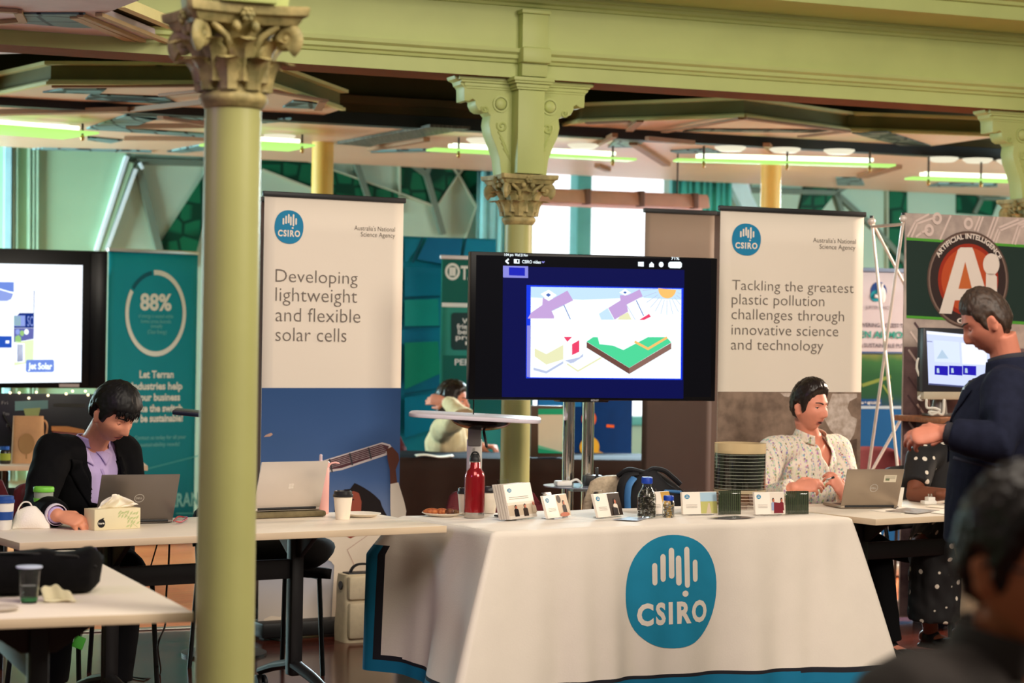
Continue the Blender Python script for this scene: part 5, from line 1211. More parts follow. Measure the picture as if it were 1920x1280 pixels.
# ---------------------------------------------------------------- on the draped table
p = on(829, 967, CT); plate('white paper plate with pastries on the draped table', p, .088)
PAST = mat('pastry', (196, 116, 62), .6, scale=60, rgb2=(150, 70, 36), bump=.3, bscale=150); CHOC = mat('dark_pastry', (72, 36, 28), .6, scale=60, rgb2=(120, 70, 44), bump=.3, bscale=150)
for lab, dx, dy_, r, m, g in (('orange glazed pastry at the left of the pastry plate', -.045, 0, (.035, .02, .014), PAST, 0), ('reddish pastry in the middle of the pastry plate', -.002, .005, (.027, .019, .014), PAST, 1), ('dark chocolate pastry beside the red bottle, on the plate', .033, -.005, (.02, .018, .014), CHOC, 0), ('small crumbly pastry at the right rim of the plate', .058, .008, (.016, .016, .011), mat('crumb_pastry', (150, 110, 70), .8, scale=90, rgb2=(80, 50, 36)), 0)):
    b = MB()
    def pf(u, v, r=r):
        a = u * 2 * pi; t_ = (v - .5) * pi; k = 1 + .12 * sin(a * 5) * cos(t_) + .08 * sin(a * 3 + t_ * 4)
        return (r[0] * cos(a) * cos(t_) * k, r[1] * sin(a) * cos(t_) * k, r[2] * sin(t_) + r[2])
    b.grid(pf, 20, 10, wrap=True); tag(b.done('pastry', m, loc=(p.x + dx, p.y + dy_, CT + .006), rz=.4, smooth=70), lab, 'pastry', 'pastries on the paper plate')
p = on(889, 970, CT); RED = mat('red_bottle', (146, 8, 22), .22, metal=.35, coat=.6, var=.03)
t = lathe_thing('steel_bottle', 'red steel bottle with black loop cap standing on the draped table', 'bottle', p, [
    ('body', [(0, .024), (.0438, .024), (.0438, .170), (.0425, .182), (.037, .196), (.028, .208), (.0235, .214), (.0228, .236), (.0215, .238), (0, .238)], RED),
    ('base', [(0, 0), (.041, 0), (.0435, .003), (.0435, .024), (0, .024)], STEEL), ('collar', [(0, .237), (.0235, .237), (.024, .2395), (.0235, .242), (0, .242)], STEEL),
    ('cap', [(0, .241), (.0245, .241), (.0245, .254), (.0225, .258), (.019, .262), (.012, .272), (0, .274)], BLKP)])
b = MB(); b.tube(smoothpts([(-.019, 0, .258), (-.014, 0, .272), (-.006, 0, .279), (.006, 0, .279), (.014, 0, .272), (.019, 0, .258)]), [(.006, .0035)] * 31, 10); b.done('loop', BLKP, t)
paper_cup('white paper cup half hidden behind the left side of the red bottle', on(873, 964, CT), .094, .036); paper_cup('white paper cup just right of the red bottle', on(917, 961, CT), .094, .0375)
# phone-like thing
b = MB(); b.bb((-.04, -.02, 0), (.04, .02, .008), bev=.003); tag(b.done('phone', BLKP, loc=on(945, 968, CT), rz=.6), 'dark phone lying behind the brochure stack', 'phone')
# leaning printed cards in clear holders
CARD = mat('card_white', (238, 228, 216), .5, var=.01)
def quad_fn(P0, P1, P2, P3):
    """bilinear map of x, y in 0..1 over four world points (bottom left, bottom right, top right, top left)"""
    n = (P1 - P0).cross(P3 - P0).normalized()
    return lambda x, y, k=0: P0.lerp(P1, x).lerp(P3.lerp(P2, x), y) + n * .0004 * k
def card_set(label, q, zt_, n_cards, split, pic, name='card_holder', cat='card holder', group=None, thick=.012, portrait=False, lean=.30):
    """q: pixel corners bottom-left, bottom-right; top-right, top-left give the height"""
    P0, P1 = on(*q[0], zt_), on(*q[1], zt_); P0.z = P1.z = zt_ + .004
    ux = (P1 - P0).normalized(); back = V((-ux.y, ux.x, 0))
    Hh = (at(*q[3], P0.y + .02).z - P0.z) / cos(lean); up = V((0, 0, cos(lean))) + back * sin(lean)
    P3, P2 = P0 + up * Hh, P1 + up * Hh
    base = (P0 + P1) / 2; base.z = zt_
    t = thing(name, label, cat, base, 0, group); L_ = lambda p: V(p) - base
    nb = up.cross(ux).normalized() * -1        # away from the viewer
    for i in range(n_cards):
        off = nb * -1 * 0 + back * (.0 + i * thick / max(1, n_cards)) - ux * (i * .0075 if portrait else .0012 * i)
        b = MB(); b.prism([L_(p + off) for p in (P0, P1, P2, P3)], back * (thick / max(1, n_cards) * .8)); b.done('card' if not portrait else 'brochure', CARD if not portrait or i == 0 else mat('card_edge_grey', (196, 186, 176), .6), t, smooth=0)
    fn0 = quad_fn(P0, P1, P2, P3); fn = lambda x, y, k=1: L_(fn0(x, y, 0)) - nb * 0 - back * (.0005 * k) 
    b = MB(); pic(b, fn); b.done('print', PICM, t, smooth=0)
    # clear stand: foot, back and lip
    b = MB(); w = (P1 - P0).length
    f0 = L_(P0) + ux * w * .15; f1 = L_(P0) + ux * w * .85; f0.z = f1.z = .001
    b.prism([f0 - back * .012, f1 - back * .012, f1 + back * .05, f0 + back * .05], (0, 0, .002))
    h2 = Hh * 1.12; o_ = back * (thick + .002)
    g0, g1 = L_(P0) + ux * w * .12 + o_, L_(P0) + ux * w * .5 + o_
    b.prism([g0, g1, g1 + up * h2, g0 + up * h2], back * .002); b.done('clear_stand', ACRY, t, smooth=0)
    return t
PICM = [CARD, CSBLUE, ink((120, 112, 104)), ink((206, 186, 162)), ink((190, 110, 84)), ink((32, 26, 28)), ink((58, 46, 40)), ink((226, 214, 200)), ink((168, 196, 214)), ink((186, 182, 110)), ink((120, 32, 44)), ink((150, 160, 190)), ink((206, 160, 80))]
def R_(b, fn, x0, y0, x1, y1, m, k=1): b.poly([fn(x0, y0, k), fn(x1, y0, k), fn(x1, y1, k), fn(x0, y1, k)], m)
def O_(b, fn, x, y, rx, ry, m, k=2, n=16): b.poly([fn(x + rx * cos(2 * pi * i / n), y + ry * sin(2 * pi * i / n), k) for i in range(n)], m)
def G_(b, fn, pts, m, k=2): b.poly([fn(x, y, k) for x, y in pts], m)
def tiny_logo(b, fn, x, y, rx, ry):
    O_(b, fn, x, y, rx, ry, 1, 2)
    for i, (hh, y0) in enumerate(((.3, .1), (.5, .1), (.55, .15), (.4, .0), (.6, 0), (.35, .1))): R_(b, fn, x + rx * (-.5 + i * .18), y + ry * y0, x + rx * (-.42 + i * .18), y + ry * (y0 + hh), 0, 3)
    R_(b, fn, x - rx * .6, y - ry * .4, x + rx * .6, y - ry * .15, 0, 3)
def lines(b, fn, x0, x1, ys, k=2):
    for y in ys: R_(b, fn, x0, y, x1, y + .012, 2, k)
def fig(b, fn, x, y, s, top, face=4, hair=5, asp=1.):
    G_(b, fn, [(x - .16 * s * asp, y - .5 * s), (x + .16 * s * asp, y - .5 * s), (x + .15 * s * asp, y - .12 * s), (x + .05 * s * asp, y - .06 * s), (x - .05 * s * asp, y - .06 * s), (x - .15 * s * asp, y - .12 * s)], top, 3)
    O_(b, fn, x, y + .03 * s, .085 * s * asp, .11 * s, hair, 3); O_(b, fn, x + .01 * s, y, .065 * s * asp, .085 * s, face, 4)
def pic_brochure(b, fn):
    tiny_logo(b, fn, .17, .83, .075, .06); lines(b, fn, .1, .82, (.62, .57))
    R_(b, fn, .0, .02, 1, .48, 3, 1); R_(b, fn, .0, .40, 1, .48, 7, 2); R_(b, fn, 0, .02, 1, .10, 7, 2)
    fig(b, fn, .28, .33, .52, 5); fig(b, fn, .62, .34, .56, 6); fig(b, fn, .95, .38, .5, 3, 4, 4)
def pic_cards(kind):
    def f(b, fn):
        tiny_logo(b, fn, .14, .80, .075, .10); lines(b, fn, .1, .42, (.42, .36, .3)); s = .52
        if kind == 0: R_(b, fn, s, .03, 1, .98, 3, 1); O_(b, fn, s + .1, .8, .09, .18, 6, 2); fig(b, fn, s + .27, .6, .95, 5, 4, 5, .55); O_(b, fn, s + .22, .1, .2, .1, 4, 4)
        if kind == 1: R_(b, fn, s, .03, 1, .98, 6, 1); fig(b, fn, s + .24, .62, 1.1, 7, 4, 5, .5); G_(b, fn, [(s + .1, .06), (s + .3, .06), (s + .3, .35), (s + .12, .4)], 5, 5)
        if kind == 2: R_(b, fn, s, .55, 1, .98, 8, 1); R_(b, fn, s, .03, 1, .57, 9, 2); G_(b, fn, [(s + .15, .04), (s + .3, .04), (s + .26, .5), (s + .22, .5)], 3, 3)
        if kind == 3: R_(b, fn, s, .03, 1, .98, 7, 1); fig(b, fn, s + .1, .62, .9, 11, 4, 5, .5); fig(b, fn, s + .38, .62, .9, 10, 4, 5, .5); G_(b, fn, [(s + .1, .05), (s + .42, .05), (s + .36, .5), (s + .12, .55)], 10, 5)
        if kind == 4: R_(b, fn, .55, .03, 1, .98, 12, 1); fig(b, fn, .78, .6, .8, 7, 4, 5, .5)
    return f
card_set('fanned stack of white brochures with a photo of three people, left on the draped table', ((957, 976), (1007, 970), (1000, 906), (948, 909)), CT, 5, 1, pic_brochure, 'brochure_stack', 'brochures', thick=.04, portrait=True, lean=.26)
G = 'small card holders along the draped table'
card_set('card holder with a long-haired woman photo, next to the brochure stack', ((1028, 974), (1071, 968), (1062, 927), (1017, 930)), CT, 3, .5, pic_cards(0), group=G)
card_set('card holder with a woman in white coat, left of the glass bottle', ((1122, 972), (1169, 967.5), (1161, 925), (1114, 926.5)), CT, 3, .5, pic_cards(1), group=G)
card_set('card holder partly hidden behind the small blue-capped jar', ((1226, 966), (1263, 963), (1262, 922), (1229, 923)), CT, 3, .5, pic_cards(4), group=G)
card_set('card holder with a green field photo, left of the solar film roll', ((1281, 966), (1345.5, 964.5), (1344, 921), (1280, 922.5)), CT, 3, .5, pic_cards(2), group=G, lean=.16)
card_set('card holder with people in red photo, in front of the solar film roll', ((1416.5, 966), (1472, 965), (1471, 923.6), (1410, 922.5)), CT, 3, .5, pic_cards(3), group=G, lean=.16)
# flat glossy cards lying on the cloth
for lab, q in (('glossy clear card lying flat in front of the glass bottle', [(1148, 974), (1196, 976), (1214, 971), (1180, 969)]), ('thin dark card lying flat in front of the solar film roll', [(1326, 971), (1372, 973), (1416, 970), (1380, 967)])):
    pts = [on(x, y, CT + .002) for x, y in q]; c = sum(pts, V()) / 4; b = MB(); b.prism([p - c for p in pts], (0, 0, .0012)); tag(b.done('flat_card', mat('glossy_card' if 'clear' in lab else 'dark_card', (196, 206, 226) if 'clear' in lab else (120, 116, 122), .1, spec=.8), loc=c, smooth=0), lab, 'card', 'cards lying flat on the cloth')
# bottles with blue caps
BLUECAP = mat('blue_cap', (20, 66, 176), .4)
def cap_prof(z, r, h): return [(0, z), (r, z), (r, z + h), (r * .93, z + h + .002), (0, z + h + .002)]
def ridges(t, z, r, h):
    b = MB(); b.lathe(cap_prof(z, r, h), n=40)
    for k in range(30): b.box((r * cos(k * pi / 15), r * sin(k * pi / 15), z + h * .5), (.0016, .0016, h * .8), R=Mx.Rotation(k * pi / 15, 3, 'Z'))
    b.done('cap', BLUECAP, t)
p = on(1212, 969.5, CT)
t = lathe_thing('glass_bottle', 'round glass bottle full of dark flakes with a blue screw cap', 'bottle', p, [('glass', [(0, 0), (.037, 0), (.0405, .004), (.0405, .082), (.039, .096), (.033, .112), (.024, .126), (.0205, .133), (.0205, .147), (.019, .147), (.019, .133), (.0225, .125), (.0315, .111), (.0375, .095), (.039, .082), (.039, .006), (0, .005)], GLASSB)])
ridges(t, .147, .0235, .026)
b = MB(); random.seed(3); FL = [mat('flake_dark', (58, 46, 36), .5), mat('flake_olive', (96, 84, 58), .5), mat('flake_grey', (150, 138, 124), .4)]
for i in range(520):
    z = .008 + random.random() * .112; rm = .036 if z < .08 else .036 - (z - .08) * .42
    a = random.uniform(0, 2 * pi); r = rm * sqrt(random.random()) if i % 3 else rm * .97
    R3 = Mx.Rotation(random.uniform(0, 6), 3, 'Z') @ Mx.Rotation(random.uniform(0, 6), 3, 'X')
    b.box((r * cos(a), r * sin(a), z), (random.uniform(.006, .013), random.uniform(.005, .01), .0016), random.choice((0, 0, 1, 2)), R=R3)
o = b.done('flakes', FL, t, smooth=0); o['kind'] = 'stuff'
p = on(1253, 969, CT)
t = lathe_thing('glass_jar', 'small square-shouldered jar with a blue cap and pale granules', 'jar', p, [('glass', [(0, 0), (.0235, 0), (.026, .003), (.026, .062), (.0235, .07), (.021, .073), (.019, .073), (.022, .068), (.0245, .062), (.0245, .005), (0, .004)], GLASSB)])
ridges(t, .072, .0215, .02)
b = MB()
for i in range(120):
    z = .006 + random.random() ** 1.6 * .05; a = random.uniform(0, 2 * pi); r = .022 * sqrt(random.random()); b.ell((r * cos(a), r * sin(a), z), (.004, .003, .003), nu=6, nv=5, m=i % 2)
o = b.done('granules', [mat('granule_ochre', (206, 166, 96), .6), mat('granule_grey', (176, 170, 164), .6)], t, smooth=0); o['kind'] = 'stuff'
# rolled solar film
def film_mat(name, base, line, period, duty, alpha, rot='Z', tr=(60, 54, 44)):
    m = bpy.data.materials.new(name); m.use_nodes = True; nt = m.node_tree; L = nt.links.new; b = nt.nodes['Principled BSDF']
    b.inputs['Roughness'].default_value = .12; b.inputs['Coat Weight'].default_value = .5
    tc = nt.nodes.new('ShaderNodeTexCoord'); sp = nt.nodes.new('ShaderNodeSeparateXYZ'); L(tc.outputs['Object'], sp.inputs[0])
    mo = nt.nodes.new('ShaderNodeMath'); mo.operation = 'FRACT'; mu = nt.nodes.new('ShaderNodeMath'); mu.operation = 'MULTIPLY'; mu.inputs[1].default_value = 1 / period
    L(sp.outputs[rot], mu.inputs[0]); L(mu.outputs[0], mo.inputs[0])
    lt = nt.nodes.new('ShaderNodeMath'); lt.operation = 'LESS_THAN'; lt.inputs[1].default_value = duty; L(mo.outputs[0], lt.inputs[0])
    mx = nt.nodes.new('ShaderNodeMix'); mx.data_type = 'RGBA'; mx.inputs[6].default_value = (*lin(base), 1); mx.inputs[7].default_value = (*lin(line), 1); L(lt.outputs[0], mx.inputs[0]); L(mx.outputs[2], b.inputs['Base Color'])
    ma = nt.nodes.new('ShaderNodeMath'); ma.operation = 'MAXIMUM'; ma.inputs[1].default_value = alpha; L(lt.outputs[0], ma.inputs[0]); L(ma.outputs[0], b.inputs['Alpha'])
    return m
FILM = film_mat('solar_film', (22, 24, 18), (176, 180, 164), .0155, .10, .86); FILMCLR = mat('film_clear_edge', (214, 190, 146), .15, alpha=.75, var=.03); FILMLOW = film_mat('solar_film_low', (120, 84, 60), (214, 200, 180), .0155, .12, .35)
p = on(1391, 955, CT); FC = V((p.x, p.y + .1, CT)); fh = at(1391, 832, FC.y - .1).z - CT; rr = .118
t = thing('solar_film_roll', 'translucent dark solar film rolled into an upright tube with fine pale lines', 'solar film', FC)
z1, z2 = at(1391, 919, FC.y - .1).z - CT, at(1391, 851, FC.y - .1).z - CT
def tubef(z0, z1, r=rr): return lambda u, v: (r * cos(u * 6.9 - 2.0) * (1 + .02 * u), r * sin(u * 6.9 - 2.0) * (1 + .02 * u), z0 + (z1 - z0) * v)
b = MB(); b.grid(tubef(z1, z2), 80, 4); b.done('cell_sheet', FILM, t, smooth=80)
b = MB(); b.grid(tubef(z2, fh), 80, 2); b.done('clear_top_edge', FILMCLR, t, smooth=80)
b = MB(); b.grid(tubef(z1 - .016, z1, rr + .002), 80, 1); b.done('clear_band', mat('film_band', (176, 160, 130), .2, var=.05), t, smooth=80)
b = MB(); b.grid(tubef(.001, z1 - .016), 80, 2); b.done('lower_sheet', FILMLOW, t, smooth=80)
for lab, q, w in (('flat dark green translucent film square leaning left of the film roll', [(1347, 966), (1389, 965), (1389, 920), (1345, 920)], .1), ('flat dark green translucent film square at the right end of the draped table', [(1473, 965), (1516, 964), (1519, 925), (1472, 921)], .1)):
    P0, P1 = on(*q[0], CT), on(*q[1], CT); P0.z = P1.z = CT + .002; hh = at(*q[3], P0.y).z - P0.z; c = (P0 + P1) / 2; bk_ = V((0, .012, hh))
    b = MB(); dv = (P1 - P0); b.grid(lambda u, v: (P0 - c) + dv * u + bk_ * v + V((0, .012 * sin(u * pi), 0)), 12, 6)
    o = b.done('film_square', film_mat('film_sq_%d' % q[0][0], (40, 50, 34), (66, 76, 52), .009, .3, .78, 'X'), loc=(c.x, c.y, c.z), smooth=80, solid=.001); tag(o, lab, 'solar film')

# ---------------------------------------------------------------- right desk
def flat_papers(label, q, z, m, th=.002):
    pts = [on(x, y, z) for x, y in q]; c = sum(pts, V()) / 4; b = MB(); b.prism([p - c for p in pts], (0, 0, th)); o = b.done('brochure', m, loc=c, smooth=0); return tag(o, label, 'brochure', 'papers spread on the right desk')
flat_papers('white brochure lying under the front edge of the taupe laptop', [(1628, 957), (1690, 963), (1740, 957), (1680, 951)], DT, PAPER)
flat_papers('grey-printed brochure lying on the white brochures, middle of right desk', [(1660, 958), (1720, 963), (1762, 957), (1700, 952)], DT + .003, mat('printed_grey', (168, 158, 148), .5, scale=30, rgb2=(120, 110, 102)))
flat_papers('white sheet at the front edge of the right desk beside the standing man', [(1745, 961), (1800, 967), (1830, 960), (1770, 954)], DT + .0015, PAPER)
flat_papers('white sheet behind the plug adapter on the right desk', [(1735, 950), (1800, 955), (1830, 950), (1762, 944)], DT + .001, mat('paper_cream', (232, 222, 204), .6))
p0, p1 = on(1672, 951, DT), on(1690, 950, DT); c = (p0 + p1) / 2; hh = at(1690, 915, c.y).z - DT; w = (p1 - p0).length
b = MB(); b.prism([(-w / 2, 0, 0), (w / 2, 0, 0), (w / 2 + .012, .004, hh), (-w / 2 + .012, .004, hh)], (0, .0015, 0)); b.prism([(-w / 2, .06, 0), (w / 2, .06, 0), (w / 2 + .012, .006, hh), (-w / 2 + .012, .006, hh)], (0, .0015, 0))
tag(b.done('tent_card', PAPER, loc=c + V((0, .05, 0)), smooth=0), 'blank white tent card standing behind the taupe laptop', 'card')
p = on(1741, 945, DT); t = thing('plug_adapter', 'white travel plug adapter with pins up on the right desk', 'plug adapter', p, .4)
b = MB(); b.bb((-.035, -.02, 0), (.035, .02, .018), bev=.004); b.bb((-.012, -.018, .012), (.028, .018, .036), bev=.004); b.done('body', WHITEP, t)
for x in (0, .016):
    b = MB(); b.bb((x - .002, -.004, .036), (x + .002, .004, .05)); b.done('pin', STEEL, t)
cable('short dark cable end beside the taupe laptop', smoothpts([on(x, y, DT + .003) for x, y in ((1673, 952), (1680, 953), (1684, 950), (1679, 948))]), .0025, BLKP)

# ---------------------------------------------------------------- back tables, high tables
DRAPE = mat('dark_drape', (58, 46, 42), .9, spec=.1, var=.1, scale=6); DRAPET = mat('dark_drape_top', (36, 42, 52), .95, spec=.1)
bt0 = on(757, 862, .74); ang = .05; KF = Fr((at(757, 862, 13.3).x - .5, 13.3, 0), .06)
t = thing('table', 'long back table under a floor-length dark brown cloth, behind the middle column', 'table', KF.loc, KF.rz)
b = MB(); b.bb((0, 0, .70), (2.3, .8, .738), bev=.004); b.done('table_top', DRAPET, t)
b = MB(); b.grid(lambda u, v: (2.3 * u, -.012 - .02 * (1 - v) + .012 * sin(u * 60) * (1 - v), .01 + .729 * v), 90, 8); b.grid(lambda u, v: (2.312 + .02 * (1 - v), .8 * u, .01 + .729 * v), 20, 6); b.grid(lambda u, v: (-.012 - .02 * (1 - v), .8 * u, .01 + .729 * v), 20, 6); b.done('cloth', DRAPE, t, solid=.003)
for (x, y) in ((.1, .1), (2.2, .1), (.1, .7), (2.2, .7)):
    b = MB(); b.tube([(x, y, 0), (x, y, .70)], .015, 8); b.done('leg', BLK, t)
p = on(812, 859.5, .741); b = MB(); b.grid(lambda u, v: ((u - .5) * .24, (v - .5) * .2, .006 + .006 * sin(u * 7)), 12, 4); tag(b.done('paper', PAPER, loc=(p.x, 13.42, .741), rz=.1, solid=.003), 'curled white paper lying on the dark-draped back table', 'paper')
bpy.data.objects['framed_sign'].location.y = max(13.5, bpy.data.objects['framed_sign'].location.y); 
# back left table with kraft bag, box and bottle
z = .74; LF = Fr((on(-60, 873, z).x, on(-60, 873, z).y, 0), .25)
desk('white table at the left edge far behind the man in the black suit', LF.loc, LF.rz, 1.0, .7, .2)
lp = lambda px, Y, zz=.7405: V((at(px, 800, Y).x, Y, zz))
YB = LF.loc.y + .33
p = lp(53, YB); s_ = YB / F_PX
t = thing('paper_bag', 'upright kraft paper bag with a tree print on the back left table', 'bag', p, .25)
KR = mat('kraft_paper', (206, 158, 112), .75, var=.1, scale=8, bump=.1, bscale=40); w = 62 * s_; hh = 88 * s_
b = MB(); b.grid(lambda u, v: ((w / 2 * (1 if cos(u * 2 * pi) > 0 else -1) * abs(cos(u * 2 * pi)) ** .45) * (1 - .1 * v), .06 * (1 if sin(u * 2 * pi) > 0 else -1) * abs(sin(u * 2 * pi)) ** .45 * (1 - .3 * v), hh * v), 32, 8, wrap=True); bmesh.ops.holes_fill(b.bm, edges=[e_ for e_ in b.bm.edges if e_.is_boundary]); b.done('body', KR, t, smooth=50)
b = MB(); b.disc(-.01, hh * .42, .045, .06, -.0605, 0, 20); b.rect(-.014, hh * .1, -.006, hh * .4, -.0612, 0); b.done('tree_print', ink((166, 128, 84)), t, smooth=0)
b = MB(); b.tube(smoothpts([(w * .3, 0, hh - .02), (w * .5, 0, hh - .03), (w * .56, 0, hh * .75), (w * .5, 0, hh * .5)]), .006, 8); b.done('handle', KR, t)
p = lp(127, YB + .08); w = 58 * s_; t = thing('leather_box', 'dark red-brown box with a green emblem and a tan lid beside the paper bag', 'box', p, .25)
hh = 62 * s_
b = MB(); b.bb((-w / 2, -.05, 0), (w / 2, .05, hh), bev=.01); b.done('body', mat('leather_red', (120, 56, 46), .5, var=.15, scale=20), t)
b = MB(); b.prism([(-w / 2 - .004, -.054, hh * .98), (w / 2 + .004, -.054, hh * .9), (w / 2 + .004, -.054, hh * 1.0), (0, -.054, hh * 1.1), (-w / 2 - .004, -.054, hh * 1.1)], (0, .108, 0)); b.bb((-w / 2 - .003, -.053, 0), (w / 2 + .003, .053, .016)); b.done('lid', mat('leather_tan', (196, 130, 70), .5, var=.1), t)
b = MB(); b.ell((0, -.052, hh * .5), (.018, .004, .025)); b.done('emblem', ink((150, 176, 60)), t)
p = lp(10, YB - .1); lathe_thing('small_jar', 'small dark jar with a green label at the left edge of the back table', 'jar', p, [('body', [(0, 0), (.03, 0), (.033, .006), (.033, .07), (.026, .08), (0, .08)], mat('dark_glass', (40, 36, 30), .2)), ('label', [(.0335, .02), (.0338, .02), (.0338, .06), (.0335, .06)], ink((150, 160, 60))), ('cap', [(0, .08), (.027, .08), (.027, .1), (0, .1)], mat('cap_blue_shiny', (60, 110, 200), .2, metal=.5))])
# black product board under the left screen, with little lights and pictures
PB = Panel(70, 800, YB + .25, .25)
t = thing('display_board', 'black product board with small lights behind the kraft bag, below the left screen', 'display board', (PB.loc.x, PB.loc.y, .7405), PB.rz)
k = lambda x, y: (PB.xz(x, y)[0], PB.xz(x, y)[1] - .7405)
b = MB(); b.bb((k(-60, 800)[0], 0, 0), (k(205, 800)[0], .02, k(100, 738)[1]), bev=.003); b.done('board', mat('board_black', (20, 22, 30), .4), t)
b = MB()
b.flat([k(28, 752), k(90, 750), k(90, 766), (k(28, 770))], -.003, 0); b.flat([k(100, 756), k(160, 756), k(160, 764), k(100, 762)], -.003, 1); b.flat([k(44, 766), k(76, 764), k(72, 782), k(48, 782)], -.0036, 2)
for s, x0, y0, x1 in (('Fri', 3, 758, 15), ('You', 5, 778, 17), ('Me', 12, 800, 20)): px = k(x0, y0); b.text(s, px[0], px[1], .02, k(x1, y0)[0] - px[0], y=-.003, m=3)
b.done('picture_print', [ink((120, 160, 160)), ink((70, 70, 66)), ink((170, 184, 120)), ink((150, 150, 150))], t, smooth=0)
for px, py in ((19, 736), (36, 736), (68, 735), (90, 741), (54, 746), (124, 738), (136, 733), (160, 733), (165, 740)):
    x, zz = k(px, py); b = MB(); b.ell((x, -.008, zz), (.008, .006, .008), nu=10, nv=8); b.done('light_bulb', glow((255, 236, 190), 2.5), t)
cable('thin black diagonal wire left of the man in the black suit', [at(6, 778, 12.35), at(30, 818, 12.35), at(56, 863.5, 12.35)], .006, BLK)
# white stools / table right back
z = .66; p = on(1650, 862, z)
t = thing('table', 'low white table seen through the white lattice, behind the taupe laptop', 'table', (p.x, p.y, 0), .3)
b = MB(); b.bb((-.28, -.2, z - .03), (.5, .3, z), bev=.01); b.done('table_top', mat('cool_white', (226, 228, 240), .4), t)
for x in (-.22, .44):
    for y in (-.15, .25):
        b = MB(); b.tube([(x, y, 0), (x, y, z - .03)], .018, 10); b.done('leg', mat('cool_white', (226, 228, 240), .4), t)
b = MB(); b.bb((-.28, -.21, z - .16), (.34, -.19, z - .1), bev=.004); b.done('front_rail', mat('peach_wood', (236, 196, 160), .5), t)
# tilting high table right of the left banner
HF = Panel(892, 778, 10.32, .06)
t = thing('high_table', 'high table with tilted white top on a grey column, in front of the woman', 'table', HF.loc, 0)
a_, c_ = at(768, 774, 10.32) - HF.loc, at(1014, 787, 10.32) - HF.loc; d = (c_ - a_); sl = math.atan2(d.z, d.x)
cc = (a_ + c_) / 2; R = Mx.Rotation(-sl, 3, 'Y')
b = MB(); ww = d.length / 2
pts = [(ww * (1 if cos(a) > 0 else -1) * abs(cos(a)) ** .4, .24 * (1 if sin(a) > 0 else -1) * abs(sin(a)) ** .4) for a in [2 * pi * i / 48 for i in range(48)]]
b.prism([cc + R @ V((x, y, -.012)) for x, y in pts], R @ V((0, 0, .02)), bev=.004); b.done('table_top', mat('top_lilac_white', (226, 216, 226), .35), t)
b = MB(); b.grid(lambda u, v: cc + R @ V((.03 + .15 * cos(u * 2 * pi) * cos(v * pi / 2), .13 * sin(u * 2 * pi) * cos(v * pi / 2), -.012 - .055 * sin(v * pi / 2))), 28, 8, wrap=True); b.done('tilt_bowl', mat('black_gloss', (26, 22, 22), .2), t)
x = at(890, 815, 10.32).x - HF.loc.x; z_ = at(890, 835, 10.32).z
b = MB(); b.bb((x - .032, -.04, z_), (x + .032, .04, cc.z - .03), bev=.004); b.done('upper_sleeve', mat('sleeve_grey', (128, 120, 116), .4, metal=.3), t)
b = MB(); b.bb((x - .037, -.03, .05), (x + .037, .03, z_ + .03), bev=.003); b.bb((x - .008, -.034, .05), (x + .004, -.03, z_ - .01)); b.done('column', mat('column_alu', (170, 164, 158), .35, metal=.6), t)
b = MB(); b.bb((x - .2, -.03, 0), (x + .2, .03, .04), bev=.008); b.bb((x - .03, -.1, 0), (x + .03, .3, .045), bev=.008); b.done('foot_cross', BLK, t)
b = MB(); b.tube([(at(888, 740, 10.32).x - HF.loc.x, .05, 1.30), (at(888, 740, 10.32).x - HF.loc.x, .05, cc.z)], .004, 6); b.done('cord', BLK, t)
b = MB(); b.tube([(x + .045, -.03, z_ + .07), (x + .06, -.05, z_ + .0)], .007, 8, rnd=True); b.done('lever', BLK, t)
# black-topped high table mostly hidden by the near column
p = at(395, 772, 9.9); t = thing('high_table', 'black high table top poking out left of the near column', 'table', (p.x, p.y, 0), .1)
h_ = at(330, 766, 9.9).z
b = MB(); b.prism([(-.19 + .02, -.14, h_), (.19, -.16, h_ - .03), (.19, .16, h_ - .03), (-.19 + .02, .14, h_)], (0, 0, -.022), bev=.006); b.done('table_top', mat('navy_black', (22, 26, 44), .3), t)
b = MB(); b.tube([(.08, 0, .02), (.08, 0, h_ - .035)], .026, 14); b.done('column', BLK, t)
b = MB(); b.lathe([(0, 0), (.2, 0), (.2, .012), (.04, .03), (0, .03)], (.08, 0, 0)); b.done('foot_disc', BLK, t)
# things on the screen stand's shelf
x, xs_, zs = TVS; q = P10.w((x + xs_) / 2 + .02, .05, zs)
b = MB(); b.bb((-.05, -.03, 0), (.03, .03, .025), bev=.008); b.tube(smoothpts([(.03, 0, .02), (.06, 0, .03), (.09, .01, .01)]), .006, 8); tag(b.done('charger', WHITEP, loc=q + V((-.03, -.02, .0005)), rz=.3), 'white charger with cable on the shelf of the screen stand', 'charger')
q2 = P10.w((x + xs_) / 2 + .14, .06, zs); b = MB(); b.bb((-.05, -.04, 0), (.05, .04, .05), bev=.012); b.bb((.0, -.05, .02), (.015, -.04, .09), bev=.003); tag(b.done('desk_phone', BLKP, loc=q2 + V((0, 0, .0005)), rz=.2), 'black device with a strap on the shelf of the screen stand', 'device')

